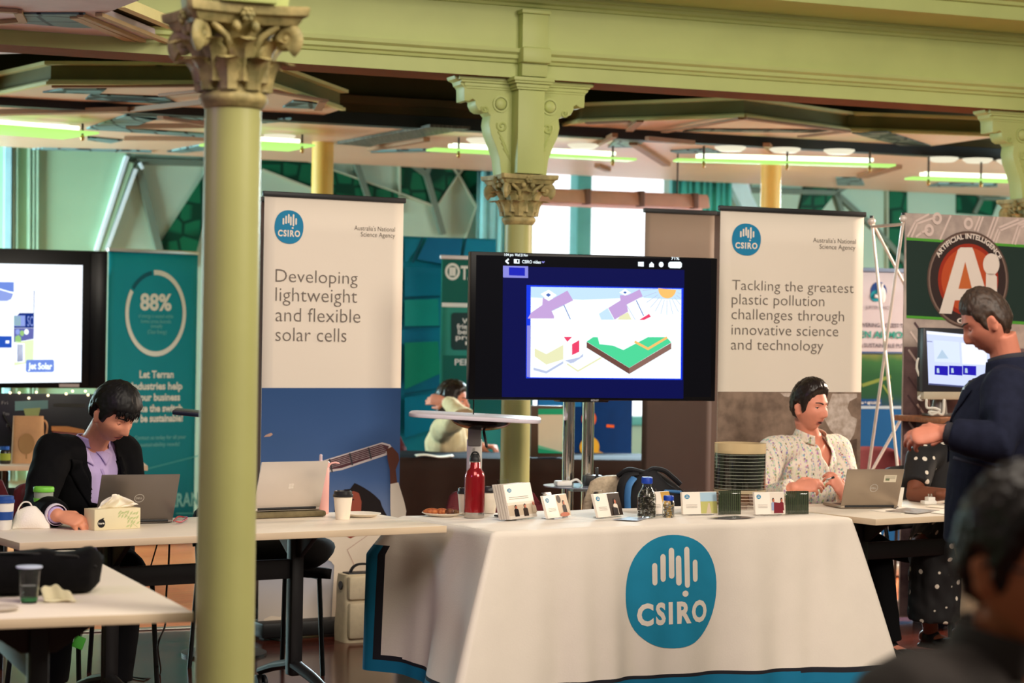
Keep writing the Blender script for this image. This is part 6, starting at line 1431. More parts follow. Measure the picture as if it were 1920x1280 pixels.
# ---------------------------------------------------------------- bags on the floor and on a chair
q = on(682, 1199, 0); BP = Fr((q.x, q.y, 0), .5); CREAM = mat('canvas_cream', (206, 190, 160), .85, var=.06, scale=30, bump=.12, bscale=180)
t = thing('backpack', 'square cream backpack standing on the floor below the solar cells banner', 'backpack', BP.loc, BP.rz)
kx = lambda px, py: BP.xz(px, py, -.08)
x0 = -.135; x1 = .135; hh = kx(680, 1078)[1]
b = MB(); b.grid(lambda u, v: (x0 + (x1 - x0) * (.5 + .5 * (1 if cos(u * 2 * pi) > 0 else -1) * abs(cos(u * 2 * pi)) ** .35 * (1 - .06 * v ** 3)), .085 * (1 if sin(u * 2 * pi) > 0 else -1) * abs(sin(u * 2 * pi)) ** .35 * (1 - .25 * v ** 2) + .006 * sin(v * 9), hh * v), 40, 14, wrap=True); bmesh.ops.holes_fill(b.bm, edges=[e_ for e_ in b.bm.edges if e_.is_boundary]); b.done('body', CREAM, t, smooth=60)
b = MB(); b.bb((x0 + .01, -.098, hh * .64), (x1 - .01, -.055, hh * .985), bev=.012); b.done('flap', CREAM, t)
b = MB(); b.bb((x0 + .012, -.1, hh * .06), (x1 - .012, -.06, hh * .60), bev=.015); b.done('front_pocket', CREAM, t)
b = MB(); b.bb((-.015, -.104, hh * .07), (.018, -.096, hh * .19), bev=.003); b.done('buckle', BLKP, t)
b = MB(); b.tube(smoothpts([(-.08, .01, hh - .01), (-.06, .01, hh + .03), (-.02, .01, hh + .045), (.04, .01, hh + .035), (.07, .01, hh - .01)]), [(.014, .006)] * 25, 8); b.bb((-.1, -.03, hh - .008), (.1, .05, hh + .006), bev=.003); b.done('grip', BLKP, t)
b = MB(); b.lathe([(0, 0), (.02, 0), (.022, .004), (.02, .008), (0, .008)], (x0 + .0, -.02, hh * .84), 18, R=Mx.Rotation(-pi / 2, 3, 'Y')); b.done('side_button', BLKP, t)

chair('dark red chair pulled up behind the red bottle, only its top edge showing', V((at(965, 930, 9.98).x, 9.88, 0)), -pi / 2 + .5, REDU, .79, w=.52)
chair('black chair standing empty behind the pale silver laptop', V((at(486, 1000, 9.35).x, 9.4, 0)), -pi / 2 + .55, BLKU, .74, w=.5)
chair('dark red chair at the left edge beside the man in the black suit', V((at(-48, 950, 9.15).x, 9.05, 0)), -pi / 2 + .55, REDU, .87, w=.5)
p = V((at(530, 1060, 9.25).x, 9.22, .482)); b = MB()
b.grid(lambda u, v: (.25 * cos(u * 2 * pi) * cos((v - .5) * pi) * (1 + .06 * sin(u * 19)), .17 * sin(u * 2 * pi) * cos((v - .5) * pi), .075 + .075 * sin((v - .5) * pi) + .02 * sin(u * 12 + v * 4) * cos((v - .5) * pi)), 36, 14, wrap=True)
tag(b.done('coat', mat('coat_black', (14, 13, 15), .9, spec=.15), loc=p, rz=.5, smooth=80), 'black coat bundled on the black chair under the left desk', 'coat')
PRINTCH = mat('printed_cream', (216, 196, 166), .7, scale=60, rgb2=(190, 170, 142))
cp = at(1165, 930, 10.05)
chair('cream printed chair with a black and blue backpack hung on its back', V((cp.x - .02, 10.32, 0)), pi / 2 + .25, PRINTCH, .86, w=.42)
t = thing('backpack', 'black and blue backpack slung over the cream chair behind the glass bottle', 'backpack', (cp.x, 10.02, .5), 0)
k = lambda px, py: at(px, py, 10.0) - V((cp.x, 10.02, .5))
BKP = mat('backpack_black', (26, 25, 28), .8, var=.2, scale=20)
c0 = k(1222, 925)
b = MB(); b.grid(lambda u, v: (c0.x + (.185 * cos(u * 2 * pi) * cos((v - .5) * pi)) * (1 + .1 * sin(v * 5)) + .02, .0 + .085 * sin(u * 2 * pi) * cos((v - .5) * pi), c0.z - .045 + .16 * sin((v - .5) * pi) - .05 * max(0, cos(u * 2 * pi)) + .012 * sin(u * 12)), 32, 16, wrap=True); b.done('body', BKP, t, smooth=80)
b = MB(); b.tube(smoothpts([k(1160, 892) + V((0, .03, 0)), k(1180, 880) + V((0, 0, 0)), k(1210, 886), k(1224, 879), k(1245, 882), k(1262, 895), k(1276, 908)]), [(.018, .012)] * 37, 8); b.done('strap', BKP, t)
b = MB(); b.tube(smoothpts([k(1166, 960) + V((0, -.02, 0)), k(1163, 930) + V((0, -.03, 0)), k(1166, 905) + V((0, -.03, 0)), k(1178, 889) + V((0, -.01, 0)), k(1196, 886)]), [(.026, .01)] * 25, 10); b.done('shoulder_strap', BKP, t)
b = MB(); b.tube(smoothpts([k(1176, 962) + V((0, -.055, 0)), k(1175, 930) + V((0, -.06, 0)), k(1178, 908) + V((0, -.06, 0)), k(1188, 894) + V((0, -.045, 0))]), [(.02, .008)] * 19, 10); b.done('blue_trim', mat('backpack_blue', (70, 128, 186), .6), t); b = MB(); b.tube(smoothpts([k(1230, 916) + V((0, -.04, 0)), k(1250, 919) + V((0, -.04, 0)), k(1276, 922) + V((0, -.02, 0))]), [(.012, .008)] * 13, 8); b.done('blue_trim', mat('backpack_blue', (70, 128, 186), .6), t)
chair('dark red chair behind the woman in the cream jumper', V((at(775, 840, 14.3).x - .05, 14.35, 0)), -.6, REDU, .84)
chair('dark red chair seen through the white lattice at the back', V((at(1655, 830, 13.0).x, 12.95, 0)), -pi / 2 + .3, REDU, .86)
p = on(1776, 1178, 0); t = thing('handbag', 'dark crumpled bag on the floor under the right desk', 'bag', (p.x, p.y, 0), .5)
b = MB(); b.grid(lambda u, v: (.09 * cos(u * 2 * pi) * cos((v - .5) * pi) * (1 + .15 * sin(u * 7)), .06 * sin(u * 2 * pi) * cos((v - .5) * pi), .075 + .075 * sin((v - .5) * pi) + .012 * sin(u * 11 + v * 5)), 24, 14, wrap=True); b.done('body', mat('bag_navy', (26, 32, 52), .5, var=.3, scale=30), t, smooth=60)
b = MB(); b.tube(smoothpts([(-.05, 0, .13), (-.02, .01, .2), (.05, .01, .19), (.07, 0, .12)]), .006, 8); b.done('handle', BLKP, t)
# cables on the floor by the left desks
cable('long black cable hanging from the left desk and snaking over the floor', smoothpts([at(318, 1010, 8.55), at(316, 1060, 8.6), at(312, 1110, 8.6), at(310, 1170, 8.55), at(296, 1210, 8.5), V((*on(300, 1262, .006).xy, .006)), V((*on(270, 1272, .006).xy, .006)), V((*on(225, 1262, .006).xy, .006))]), .004, BLK)
cable('thinner black cable hanging under the left desk near the grey laptop', smoothpts([at(297, 1012, 8.6), at(286, 1050, 8.6), at(274, 1090, 8.6), at(262, 1140, 8.6), V((*on(240, 1240, .006).xy, .006))]), .003, BLK)
p = at(148, 1204, 8.5); b = MB(); b.box((0, 0, 0), (.045, .004, .05), R=Mx.Rotation(.35, 3, 'Y'), bev=.003); b.tube([(.01, 0, .025), (.02, 0, .07), (.025, .01, .12)], .002, 6, 1); tag(b.done('cable_tag', [mat('tag_green', (90, 200, 70), .5), BLK], loc=p), 'bright green tag hanging among the cables under the left desk', 'tag')
# ================================================================ people
def fuse(b, voxel, smooth=3, fac=.5):
    """one continuous surface out of overlapping closed shapes"""
    me = bpy.data.meshes.new('tmp'); b.bm.to_mesh(me); b.bm.free()
    o = bpy.data.objects.new('tmp', me); COL.objects.link(o)
    r = o.modifiers.new('remesh', 'REMESH'); r.mode = 'VOXEL'; r.voxel_size = voxel
    if smooth: s = o.modifiers.new('smooth', 'SMOOTH'); s.iterations = smooth; s.factor = fac
    dg = bpy.context.evaluated_depsgraph_get(); dg.update()
    out = bpy.data.meshes.new_from_object(o.evaluated_get(dg))
    bpy.data.objects.remove(o); bpy.data.meshes.remove(me)
    return out
def ss(a, b, x):
    t = min(1, max(0, (x - a) / (b - a))); return t * t * (3 - 2 * t)
def head_pt(dx, dy, dz):
    """surface of a head, centre at the eyes' height; x to its right, y forward, z up"""
    x, y, z = .075 * dx, .094 * dy, .118 * dz
    if z > 0: z *= 1.0; x *= 1 + .05 * ss(0, .08, z)
    t = max(0, (-.015 - z) / .103)
    x *= 1 - .42 * t ** 1.6
    if y < 0: y *= 1 - .62 * min(1, t * 1.15)
    else: y *= 1 - .10 * t
    fr = ss(.1, .6, dy)
    if fr:
        g = lambda v, s: exp(-(v / s) ** 2)
        nose = g(x, .0115) * (ss(.018, -.036, z) * ss(-.056, -.042, z)) * .027 + g(abs(x) - .011, .007) * g(z + .043, .008) * .008
        brow = .006 * g(z - .022, .011) * g(abs(x) - .028, .03)
        sock = -.013 * g(abs(x) - .031, .017) * g(z - .003, .0125)
        cheek = .005 * g(abs(x) - .042, .02) * g(z + .03, .02)
        lips = .006 * g(x, .02) * (g(z + .064, .006) + 1.1 * g(z + .077, .007)) - .004 * g(x, .022) * g(z + .0705, .003)
        chin = .008 * g(x, .019) * g(z + .104, .014) - .004 * g(x, .025) * g(z + .09, .008)
        y += fr * (nose + brow + sock + cheek + lips + chin)
    return V((x, y, z))
def head_into(b, Hm):
    nu, nv = 72, 56; rows = []
    for j in range(nv):
        t = (-.5 + (j + .5) / nv) * pi
        rows.append([b.v(Hm @ head_pt(sin(a) * cos(t), cos(a) * cos(t), sin(t))) for a in [-2 * pi * i / nu for i in range(nu)]])
    for p, q in zip(rows, rows[1:]):
        for i in range(nu): b.f([p[i], p[(i + 1) % nu], q[(i + 1) % nu], q[i]])
    b.f(rows[0][::-1]); b.f(rows[-1])
    R = Hm.to_3x3()
    for s in (-1, 1):
        b.ell(Hm @ V((s * .077, -.008, -.012)), (.007, .017, .031), R=R @ Mx.Rotation(s * .35, 3, 'Z') @ Mx.Rotation(-.18, 3, 'X'))
        b.ell(Hm @ V((s * .081, -.012, .0)), (.006, .016, .019), R=R @ Mx.Rotation(s * .5, 3, 'Z'))
hb = MB(); head_into(hb, Mx.Identity(4)); HBVH = BVHTree.FromBMesh(hb.bm); hb.bm.free()
def face_y(x, z):
    h = HBVH.ray_cast(V((x, .4, z)), V((0, -1, 0))); return h[0].y if h[0] else .08
def head_matrix(c, f, tilt=0.):
    f = V(f).normalized(); s = f.cross(V((0, 0, 1))).normalized(); u = s.cross(f)
    M = Mx((s, f, u)).transposed().to_4x4() @ Mx.Rotation(tilt, 4, 'Y'); M.translation = c; return M
HAIRLINE = ((0, .066), (.45, .064), (.8, .05), (1.05, .03), (1.25, -.02), (1.42, -.03), (1.5, .012), (1.85, .012), (2.0, -.02), (2.35, -.062), (3.2, -.075))
def hairline(a, tab):
    for (a0, z0), (a1, z1) in zip(tab, tab[1:]):
        if a <= a1: return z0 + (z1 - z0) * ss(0, 1, (a - a0) / (a1 - a0))
    return tab[-1][1]
def hair(root, Hm, m, thick, tab=HAIRLINE, seed=0., rough=.004, spike=0., name='hair'):
    L0 = root.location; nu, nv = 120, 60; b = MB(); rows = []; keep = []
    for j in range(nv + 1):
        t = (-.5 + j / nv) * pi * .999; r = []; k = []
        for i in range(nu):
            a = 2 * pi * i / nu; d = (sin(a) * cos(t), cos(a) * cos(t), sin(t)); p = head_pt(*d)
            az = abs(a if a <= pi else 2 * pi - a); e = p.z - hairline(az, tab)
            n = V((p.x / .0056, p.y / .0088, p.z / .0139)).normalized()
            nz = noise.noise(V((d[0] * 9 + seed, d[1] * 5, d[2] * 4))) * rough + noise.noise(V((d[0] * 40, d[1] * 14 + seed, d[2] * 10))) * (rough * .6 + spike)
            th = (thick(p, d) + nz) * ss(-.002, .022, e) - .005 * (1 - ss(-.012, .004, e))
            r.append(b.v(Hm @ (p + n * th) - L0)); k.append(e > -.012)
        rows.append(r); keep.append(k)
    for j in range(nv):
        for i in range(nu):
            i2 = (i + 1) % nu
            if keep[j][i] or keep[j][i2] or keep[j + 1][i] or keep[j + 1][i2]: b.f([rows[j][i2], rows[j][i], rows[j + 1][i], rows[j + 1][i2]])
    for v in [v for v in b.bm.verts if not v.link_faces]: b.bm.verts.remove(v)
    return b.done(name, m, root, smooth=180)
EYEW = mat('eye_white', (226, 216, 206), .3); IRIS = mat('iris_dark', (40, 26, 20), .2); MOUTHD = mat('mouth_dark', (52, 16, 16), .6)
def face_parts(root, Hm, skin, browm, lipm, look=0., lid=.35, open_=0., brow_drop=0.):
    L0 = root.location; W = lambda p: Hm @ V(p) - L0
    for s in (-1, 1):
        ey = face_y(s * .031, .002) - .0075; c = V((s * .031, ey, .002))
        b = MB(); b.ell(W(c), (.0118,) * 3, R=Hm.to_3x3(), nu=16, nv=12); e = b.done('eye', EYEW, root)
        g = V((look * .5, 1, -.25 * lid)).normalized(); b = MB(); b.ell(W(c + g * .0085), (.0052, .0052, .0052), nu=12, nv=8); b.done('iris', IRIS, e)
        b = MB(); R3 = .0131
        lo = .75 - lid * 1.5
        b.grid(lambda u, v: W(c + V((R3 * sin(-1.35 + 2.7 * u) * cos(lo + (1.5 - lo) * v), R3 * cos(-1.35 + 2.7 * u) * cos(lo + (1.5 - lo) * v), R3 * sin(lo + (1.5 - lo) * v)))), 12, 6); b.done('eyelid', skin, e, smooth=180)
        b = MB(); b.tube([W(c + V((R3 * 1.03 * sin(-1.2 + 2.4 * u) * cos(lo), R3 * 1.03 * cos(-1.2 + 2.4 * u) * cos(lo), R3 * sin(lo)))) for u in [i / 8 for i in range(9)]], .0013, 6); b.done('eyelash', browm, e)
        b = MB()
        def bf(u, v, s=s):
            x = s * (.012 + .036 * u); z = .0215 - brow_drop * (1 - u) + .005 * sin(u * 2.4) + (v - .5) * .0085 * (1 - .55 * u)
            return W((x, face_y(x, z) + .0022 * sin(v * pi) + .0004, z))
        b.grid(bf, 10, 4); b.done('eyebrow', browm, root, smooth=180)
    b = MB()
    def lf(u, v):
        x = -.0235 + .047 * u; hf = .0095 * max(0, 1 - (2 * u - 1) ** 2) ** .6 * (1 + open_ * .6); z = -.0705 - open_ * .004 + hf * (2 * v - 1)
        return W((x, face_y(x, z) + .0016, z))
    b.grid(lf, 14, 8); lp_ = b.done('lips', lipm, root, smooth=180)
    b = MB(); b.grid(lambda u, v: W((-.020 + .040 * u, face_y(-.020 + .040 * u, -.0705) + .0034, -.0705 - open_ * .005 + (.0012 + .006 * open_) * max(0, 1 - (2 * u - 1) ** 2) ** .5 * (2 * v - 1))), 12, 4); b.done('mouth_line', MOUTHD, lp_, smooth=180)

def hand_into(b, w, d, n, right, curl=(.5, .6, .4), thumb=.5, s=1.):
    d = V(d).normalized(); n = (V(n) - d * V(n).dot(d)).normalized(); th = n.cross(d) if right else d.cross(n); w = V(w)
    b.tube([w - d * .03 * s, w + d * .012 * s, w + d * .05 * s, w + d * .09 * s], [(.024 * s, .018 * s), (.027 * s, .018 * s), (.038 * s, .017 * s), (.040 * s, .0125 * s)], 14, up=n, rnd=True)
    for i, (o, L, k) in enumerate(((.0285, .072, .088), (.0095, .080, .093), (-.0095, .074, .090), (-.0275, .058, .080))):
        p = w + d * k * s + th * o * s; dr = (d + th * (o * 1.6)).normalized(); pts = [p - dr * .02 * s]; a = 0
        pts.append(p)
        for q, f in zip(curl, (.45, .30, .25)):
            a += q * (1 + .12 * (i - 1)); v = dr * cos(a) - n * sin(a); p = p + v * L * f * s; pts.append(p)
        b.tube(pts, [.0092 * s, .0094 * s, .0086 * s, .0080 * s, .0068 * s], 10, up=th, rnd=True)
    p = w + d * .022 * s + th * .022 * s; v = (th * .75 + d * .65 - n * .25).normalized(); v2 = (d * .9 + th * (.45 - thumb) - n * .35 * (1 + thumb)).normalized()
    b.tube([p, p + v * .038 * s, p + v * .038 * s + v2 * .034 * s, p + v * .038 * s + v2 * .034 * s + (v2 - n * .2).normalized() * .026 * s], [.0145 * s, .012 * s, .0105 * s, .0082 * s], 10, rnd=True)

def limb(b, pts, r, n=18): b.tube(pts, r, n, rnd=True)
def torso_rings(J, grow=0., k=1.):
    P, Cc, N = J['pel'], J['chest'], J['neck']; up = (Cc - P).normalized()
    return [(P - up * .10, (.150 * k + grow, .115 * k + grow)), (P, (.165 * k + grow, .125 * k + grow)), (P.lerp(Cc, .5), (.150 * k + grow, .115 * k + grow)), (Cc, (.170 * k + grow, .122 * k + grow)), (Cc.lerp(N, .55), (.160 * k + grow, .098 * k + grow)), (Cc.lerp(N, .86), (.10 * k + grow, .072 * k + grow)), (N + up * .01, (.062 + grow * .6, .06 + grow * .6))]
class Person:
    def __init__(s, label, J, skin, Hm, hands, base, k=1., group=None, shoe=True):
        s.J = J; s.Hm = Hm; s.k = k; s.skin = skin
        lat = J['sR'] - J['sL']; lat.z = 0; s.lat = lat.normalized(); s.fwd = V((0, 0, 1)).cross(s.lat); s.up = (J['chest'] - J['pel']).normalized()
        b = MB(); head_into(b, Hm); N = J['neck']; hc = Hm @ V((0, -.03, -.06))
        b.tube([N - s.up * .05, N, N.lerp(hc, .6), hc], [(.062, .062), (.058, .058), (.052, .054), (.05, .052)], 18, up=s.fwd)
        r = torso_rings(J, 0, k); b.tube([p for p, _ in r], [q for _, q in r], 24, up=s.fwd, rnd=True)
        for a in 'RL':
            S_, E_, W_ = J['s' + a], J['e' + a], J['w' + a]
            limb(b, [N - s.up * .03, S_.lerp(N, .3) - s.up * .012, S_], [.05, .058, .056 * k]); limb(b, [S_, S_.lerp(E_, .5), E_, E_.lerp(W_, .35), W_], [.056 * k, .05 * k, .041, .042, .028])
            h = hands.get(a)
            if h: hand_into(b, W_, h['d'], h['n'], a == 'R', h.get('curl', (.5, .6, .4)), h.get('thumb', .5))
            H_ = J['pel'] + s.lat * (.09 if a == 'R' else -.09) - s.up * .04
            limb(b, [H_, H_.lerp(J['k' + a], .5), J['k' + a], J['k' + a].lerp(J['a' + a], .35), J['a' + a]], [.085, .075, .058, .056, .037])
            A_ = J['a' + a]; ft = J.get('toe', s.fwd); limb(b, [A_ + V((0, 0, -.03)) - ft * .03, A_ + ft * .12 + V((0, 0, -.05))], [.035, .028])
        me = fuse(b, .0048, 2); base = V(base)
        me.transform(Mx.Translation(-base)); s.root = mesh_obj('person', me, skin, smooth=180, loc=base); s.base = base
        tag(s.root, label, 'person', group); s.bvh = {}
    def put(s, b, name, m, voxel=.008, smooth=4, wr=.006, keep=None, solid=0., parent=None, seed=0., wscale=9.):
        me = fuse(b, voxel, smooth)
        if wr or keep:
            bm = bmesh.new(); bm.from_mesh(me); bm.normal_update()
            for v in bm.verts:
                q = v.co * wscale; v.co += v.normal * wr * (noise.noise(V((q.x, q.y, q.z * .6 + seed))) + .5 * noise.noise(V((q.x * 2.3, q.y * 2.3, q.z * 1.4 - seed))))
            if keep:
                C0 = s.J['chest']
                kill = [f for f in bm.faces if not keep(*(lambda c: ((c - C0).dot(s.lat), (c - C0).dot(s.fwd), (c - C0).dot(s.up), c))(f.calc_center_median()))]
                bmesh.ops.delete(bm, geom=kill, context='FACES')
                for _ in range(10):
                    nw = {}
                    for v in bm.verts:
                        nb = [ed.other_vert(v).co for ed in v.link_edges if ed.is_boundary]
                        if len(nb) == 2: nw[v] = v.co * .5 + (nb[0] + nb[1]) * .25
                    for v, c in nw.items(): v.co = c
            s.bvh[name] = BVHTree.FromBMesh(bm); bm.to_mesh(me); bm.free()
        me.transform(Mx.Translation(-s.base)); return mesh_obj(name, me, m, parent or s.root, smooth=180, solid=solid)
    def upper(s, name, m, grow, hem=-.1, sleeve=1., arm=(.072, .064, .056, .05), **kw):
        J = s.J; b = MB(); r = torso_rings(J, grow, s.k); r[0] = (J['pel'] + s.up * hem, r[0][1]); r[-1] = (J['neck'] - s.up * .005, r[-1][1])
        b.tube([p for p, _ in r], [q for _, q in r], 28, up=s.fwd, rnd=False)
        for a in 'RL':
            S_, E_, W_ = J['s' + a], J['e' + a], J['w' + a]; end = E_.lerp(W_, max(0, sleeve * 2 - 1)) if sleeve > .5 else S_.lerp(E_, sleeve * 2)
            N = J['neck']; limb(b, [N - s.up * .05, S_.lerp(N, .35) - s.up * .012, S_], [.046 + grow, .05 + grow, arm[0]])
            pts = [S_, S_.lerp(E_, .5), E_, end] if sleeve > .5 else [S_, S_.lerp(end, .6), end]; b.tube([pts[0] + (pts[0] - pts[1]).normalized() * .03] + pts, [arm[0] * .75] + list(arm[:len(pts)]), 18)
        return s.put(b, name, m, **kw)
    def lower(s, name, m, r=(.1, .088, .075, .062), **kw):
        J = s.J; b = MB(); P = J['pel']
        b.tube([P - s.up * .12, P, P + s.up * .08], [(.16, .13), (.178, .138), (.165, .13)], 24, up=s.fwd, rnd=True)
        for a, g in (('R', .09), ('L', -.09)):
            H_ = P + s.lat * g - s.up * .04; limb(b, [H_, H_.lerp(J['k' + a], .5), J['k' + a]], [r[0], r[1], r[2]]); b.tube([J['k' + a] + V((0, 0, .03)), J['k' + a].lerp(J['a' + a], .5), J['a' + a] + V((0, 0, .0))], [r[2], (r[2] + r[3]) / 2, r[3]], 18)
        return s.put(b, name, m, **kw)
    def shoes(s, m):
        for a in 'RL':
            A_ = s.J['a' + a]; ft = s.J.get('toe', s.fwd); z0 = A_.z - .085; b = MB()
            c = V((A_.x, A_.y, z0)); R = Mx((V((0, 0, 1)).cross(ft) * -1, ft, V((0, 0, 1)))).transposed()
            b.ell(c + ft * .0 + V((0, 0, .05)), (.04, .06, .05), R=R); b.ell(c + ft * .1 + V((0, 0, .033)), (.046, .1, .033), R=R); b.box(c + ft * .06 + V((0, 0, .012)), (.075, .24, .02), R=R, bev=.008)
            me = fuse(b, .006, 3); me.transform(Mx.Translation(-s.base)); mesh_obj('shoe', me, m, s.root, smooth=180)
    def patch(s, name, m, on_, fn, nu, nv, off=.006, parent=None, solid=0.):
        """sheet laid on a garment: fn(u, v) -> (to the person's right, up) measured from the chest"""
        b = MB(); bv = s.bvh[on_]; C0 = s.J['chest']; last = [V()]
        def g(u, v):
            x, z = fn(u, v); o = C0 + s.lat * x + s.up * z
            h = bv.ray_cast(o + s.fwd * .6, -s.fwd)
            if h[0]: last[0] = h[0] + s.fwd * off
            else: last[0] = o + s.fwd * ((last[0] - C0).dot(s.fwd) if last[0].length else .12)
            return last[0] - s.base
        b.grid(g, nu, nv); return b.done(name, m, parent or s.root, smooth=180, solid=solid)
    def collar(s, name, m, r=.072, h=.04, gap=.5, flare=.012, drop=.0, parent=None, lift=.022):
        N = s.J['neck'] + s.up * lift; b = MB(); ax = (s.Hm.translation - s.J['neck']).normalized().lerp(s.up, .5).normalized()
        def g(u, v):
            a = gap + (2 * pi - 2 * gap) * u; front = .5 + .5 * cos(a)
            rr = r + flare * (1 - v) + .006 * v * front
            return N + (s.lat * sin(a) + s.fwd * cos(a)) * rr + ax * (h * v - drop * front ** 2) - s.base
        b.grid(g, 40, 5); return b.done(name, m, parent or s.root, smooth=180, solid=.003)

SKIN_A = mat('skin_light_warm', (222, 150, 118), .5, var=.06, scale=20, spec=.35); SKIN_B = mat('skin_light', (228, 148, 122), .5, var=.06, scale=20, spec=.35)
SKIN_C = mat('skin_ruddy', (204, 128, 104), .5, var=.06, scale=20, spec=.35); SKIN_D = mat('skin_brown', (120, 70, 50), .5, var=.06, scale=20, spec=.35); SKIN_E = mat('skin_tan', (206, 124, 86), .5, var=.06, scale=20, spec=.35)
HAIRK = mat('hair_black', (14, 12, 13), .5, var=.3, scale=60, stretch=(1, 1, .2), spec=.35); HAIRB = mat('hair_dark_brown', (34, 22, 18), .35, var=.3, scale=60, spec=.5); HAIRG = mat('hair_brown_grey', (62, 46, 36), .5, var=.4, scale=70)
LIPS = mat('lips', (200, 116, 102), .45); LIPS2 = mat('lips_pale', (190, 104, 92), .45)
SUIT = mat('suit_black', (12, 12, 14), .9, var=.12, scale=40, spec=.12); TROUS = mat('trousers_black', (14, 14, 16), .9, spec=.12)
SHOEB = mat('shoe_black', (18, 17, 18), .35)
J_ = lambda **k: {a: V(v) for a, v in k.items()}
# ---------------------------------------------------------------- man in the black suit, working at the left desk
J = J_(neck=at(172, 838, 8.82), sR=at(102, 849, 8.66), sL=at(229, 847, 8.96), chest=at(172, 916, 8.86), eR=at(72, 945, 8.46), wR=at(108, 966, 8.22), eL=at(243, 940, 8.86), wL=at(252, 968, 8.55),
       kR=at(120, 1075, 8.42), kL=at(240, 1068, 8.58), aR=at(100, 1222, 8.55), aL=at(222, 1226, 8.55))
p = at(172, 1040, 8.98); J['pel'] = V((p.x, p.y, .56))
for a in 'RL': J['a' + a].z = .095; J['k' + a].z = .54
Hm = head_matrix(at(213, 776, 8.68), (.72, -.50, -.46), .05)
P = Person('man in black suit and lavender shirt looking down at the grey laptop', J, SKIN_A, Hm, {'R': dict(d=(.90, -.36, -.16), n=(.05, -.50, .85), curl=(.55, .6, .4)), 'L': dict(d=(-.4, -.8, -.1), n=(0, -.2, 1))}, (J['pel'].x, J['pel'].y, 0))
P.upper('shirt', mat('shirt_lavender', (188, 168, 212), .75, var=.04, bump=.06, bscale=120), .012, hem=-.06, arm=(.066, .058, .048, .036), sleeve=1.0, wr=.004, seed=3)
P.patch('button_placket', mat('shirt_lavender_seam', (168, 146, 194), .75), 'shirt', lambda u, v: (.034 - .012 * u, .10 - .36 * v), 2, 20, .003)
P.collar('shirt_collar', MATS['shirt_lavender'], r=.066, h=.045, gap=.55, flare=.014, drop=.035)
for sgn in (-1, 1):
    P.patch('collar_point', MATS['shirt_lavender'], 'shirt', lambda u, v, sgn=sgn: (.03 + sgn * (.014 + .05 * u + .012 * v), .190 - .075 * v * (1 - u * .9) - .02 * u), 6, 6, .009, solid=.002)
def w_open(z): return .050 + .022 * ss(-.28, .05, z) + .012 * ss(.10, .2, z)
jk = P.upper('jacket', SUIT, .032, hem=-.12, arm=(.083, .075, .066, .052), sleeve=.94, wr=.008, seed=1, keep=lambda x, y, z, c: not (y > 0 and abs(x - .04) < w_open(z) and z < .3 and c.z > .5), solid=.006)
for sgn in (-1, 1):
    P.patch('lapel', SUIT, 'jacket', lambda u, v, sgn=sgn: (.04 + sgn * (w_open(.13 - .3 * v) + .002 + (.055 * (1 - v) ** .7 + .006) * u), .14 - .30 * v + (.012 * u if v < .3 else 0)), 5, 16, .010, parent=jk, solid=.003)
P.patch('name_tag', PAPER, 'jacket', lambda u, v: (-.115 - .055 * u, -.075 - .03 * v), 2, 2, .012, parent=jk)
P.lower('trousers', TROUS, wr=.005); P.shoes(SHOEB)
b = MB(); w = J['wR']; dd = (J['wR'] - J['eR']).normalized(); b.tube([w - dd * .045 - P.base, w - dd * .006 - P.base], [.043, .041], 20, cap=False); b.done('shirt_cuff', mat('cuff_white', (222, 212, 222), .7), P.root, smooth=180, solid=.003)
hair(P.root, Hm, HAIRK, lambda p, d: .020 + .012 * max(0, d[2]) + .010 * max(0, d[1]) * max(0, d[2]), tab=((0, .038), (.5, .040), (.9, .036), (1.15, .012), (1.32, -.022), (1.45, -.024), (1.55, .02), (1.85, .018), (2.0, -.01), (2.4, -.05), (3.2, -.06)), rough=.0025, spike=.0015)
b = MB(); random.seed(11)
for i in range(46):
    x = random.uniform(-.055, .055); z = random.uniform(.045, .075); y = face_y(x, min(z, .06)); p0 = Hm @ V((x, y + .012, z + .012)); p1 = Hm @ V((x * 1.05 + random.uniform(-.008, .008), face_y(x, .035) + .014, .052 - random.uniform(.012, .034)))
    b.tube([p0 - P.base, (p0 + p1) / 2 + (Hm.to_3x3() @ V((0, .006, .003))) - P.base, p1 - P.base], [.006, .0045, .001], 6)
b.done('fringe', HAIRK, P.root, smooth=180)
face_parts(P.root, Hm, SKIN_A, HAIRK, LIPS2, lid=.95)
chair('dark red chair behind the man in the black suit', V((J['pel'].x, J['pel'].y, 0)) - P.fwd * .02, math.atan2(P.fwd.y, P.fwd.x), REDU, .86, w=.5)

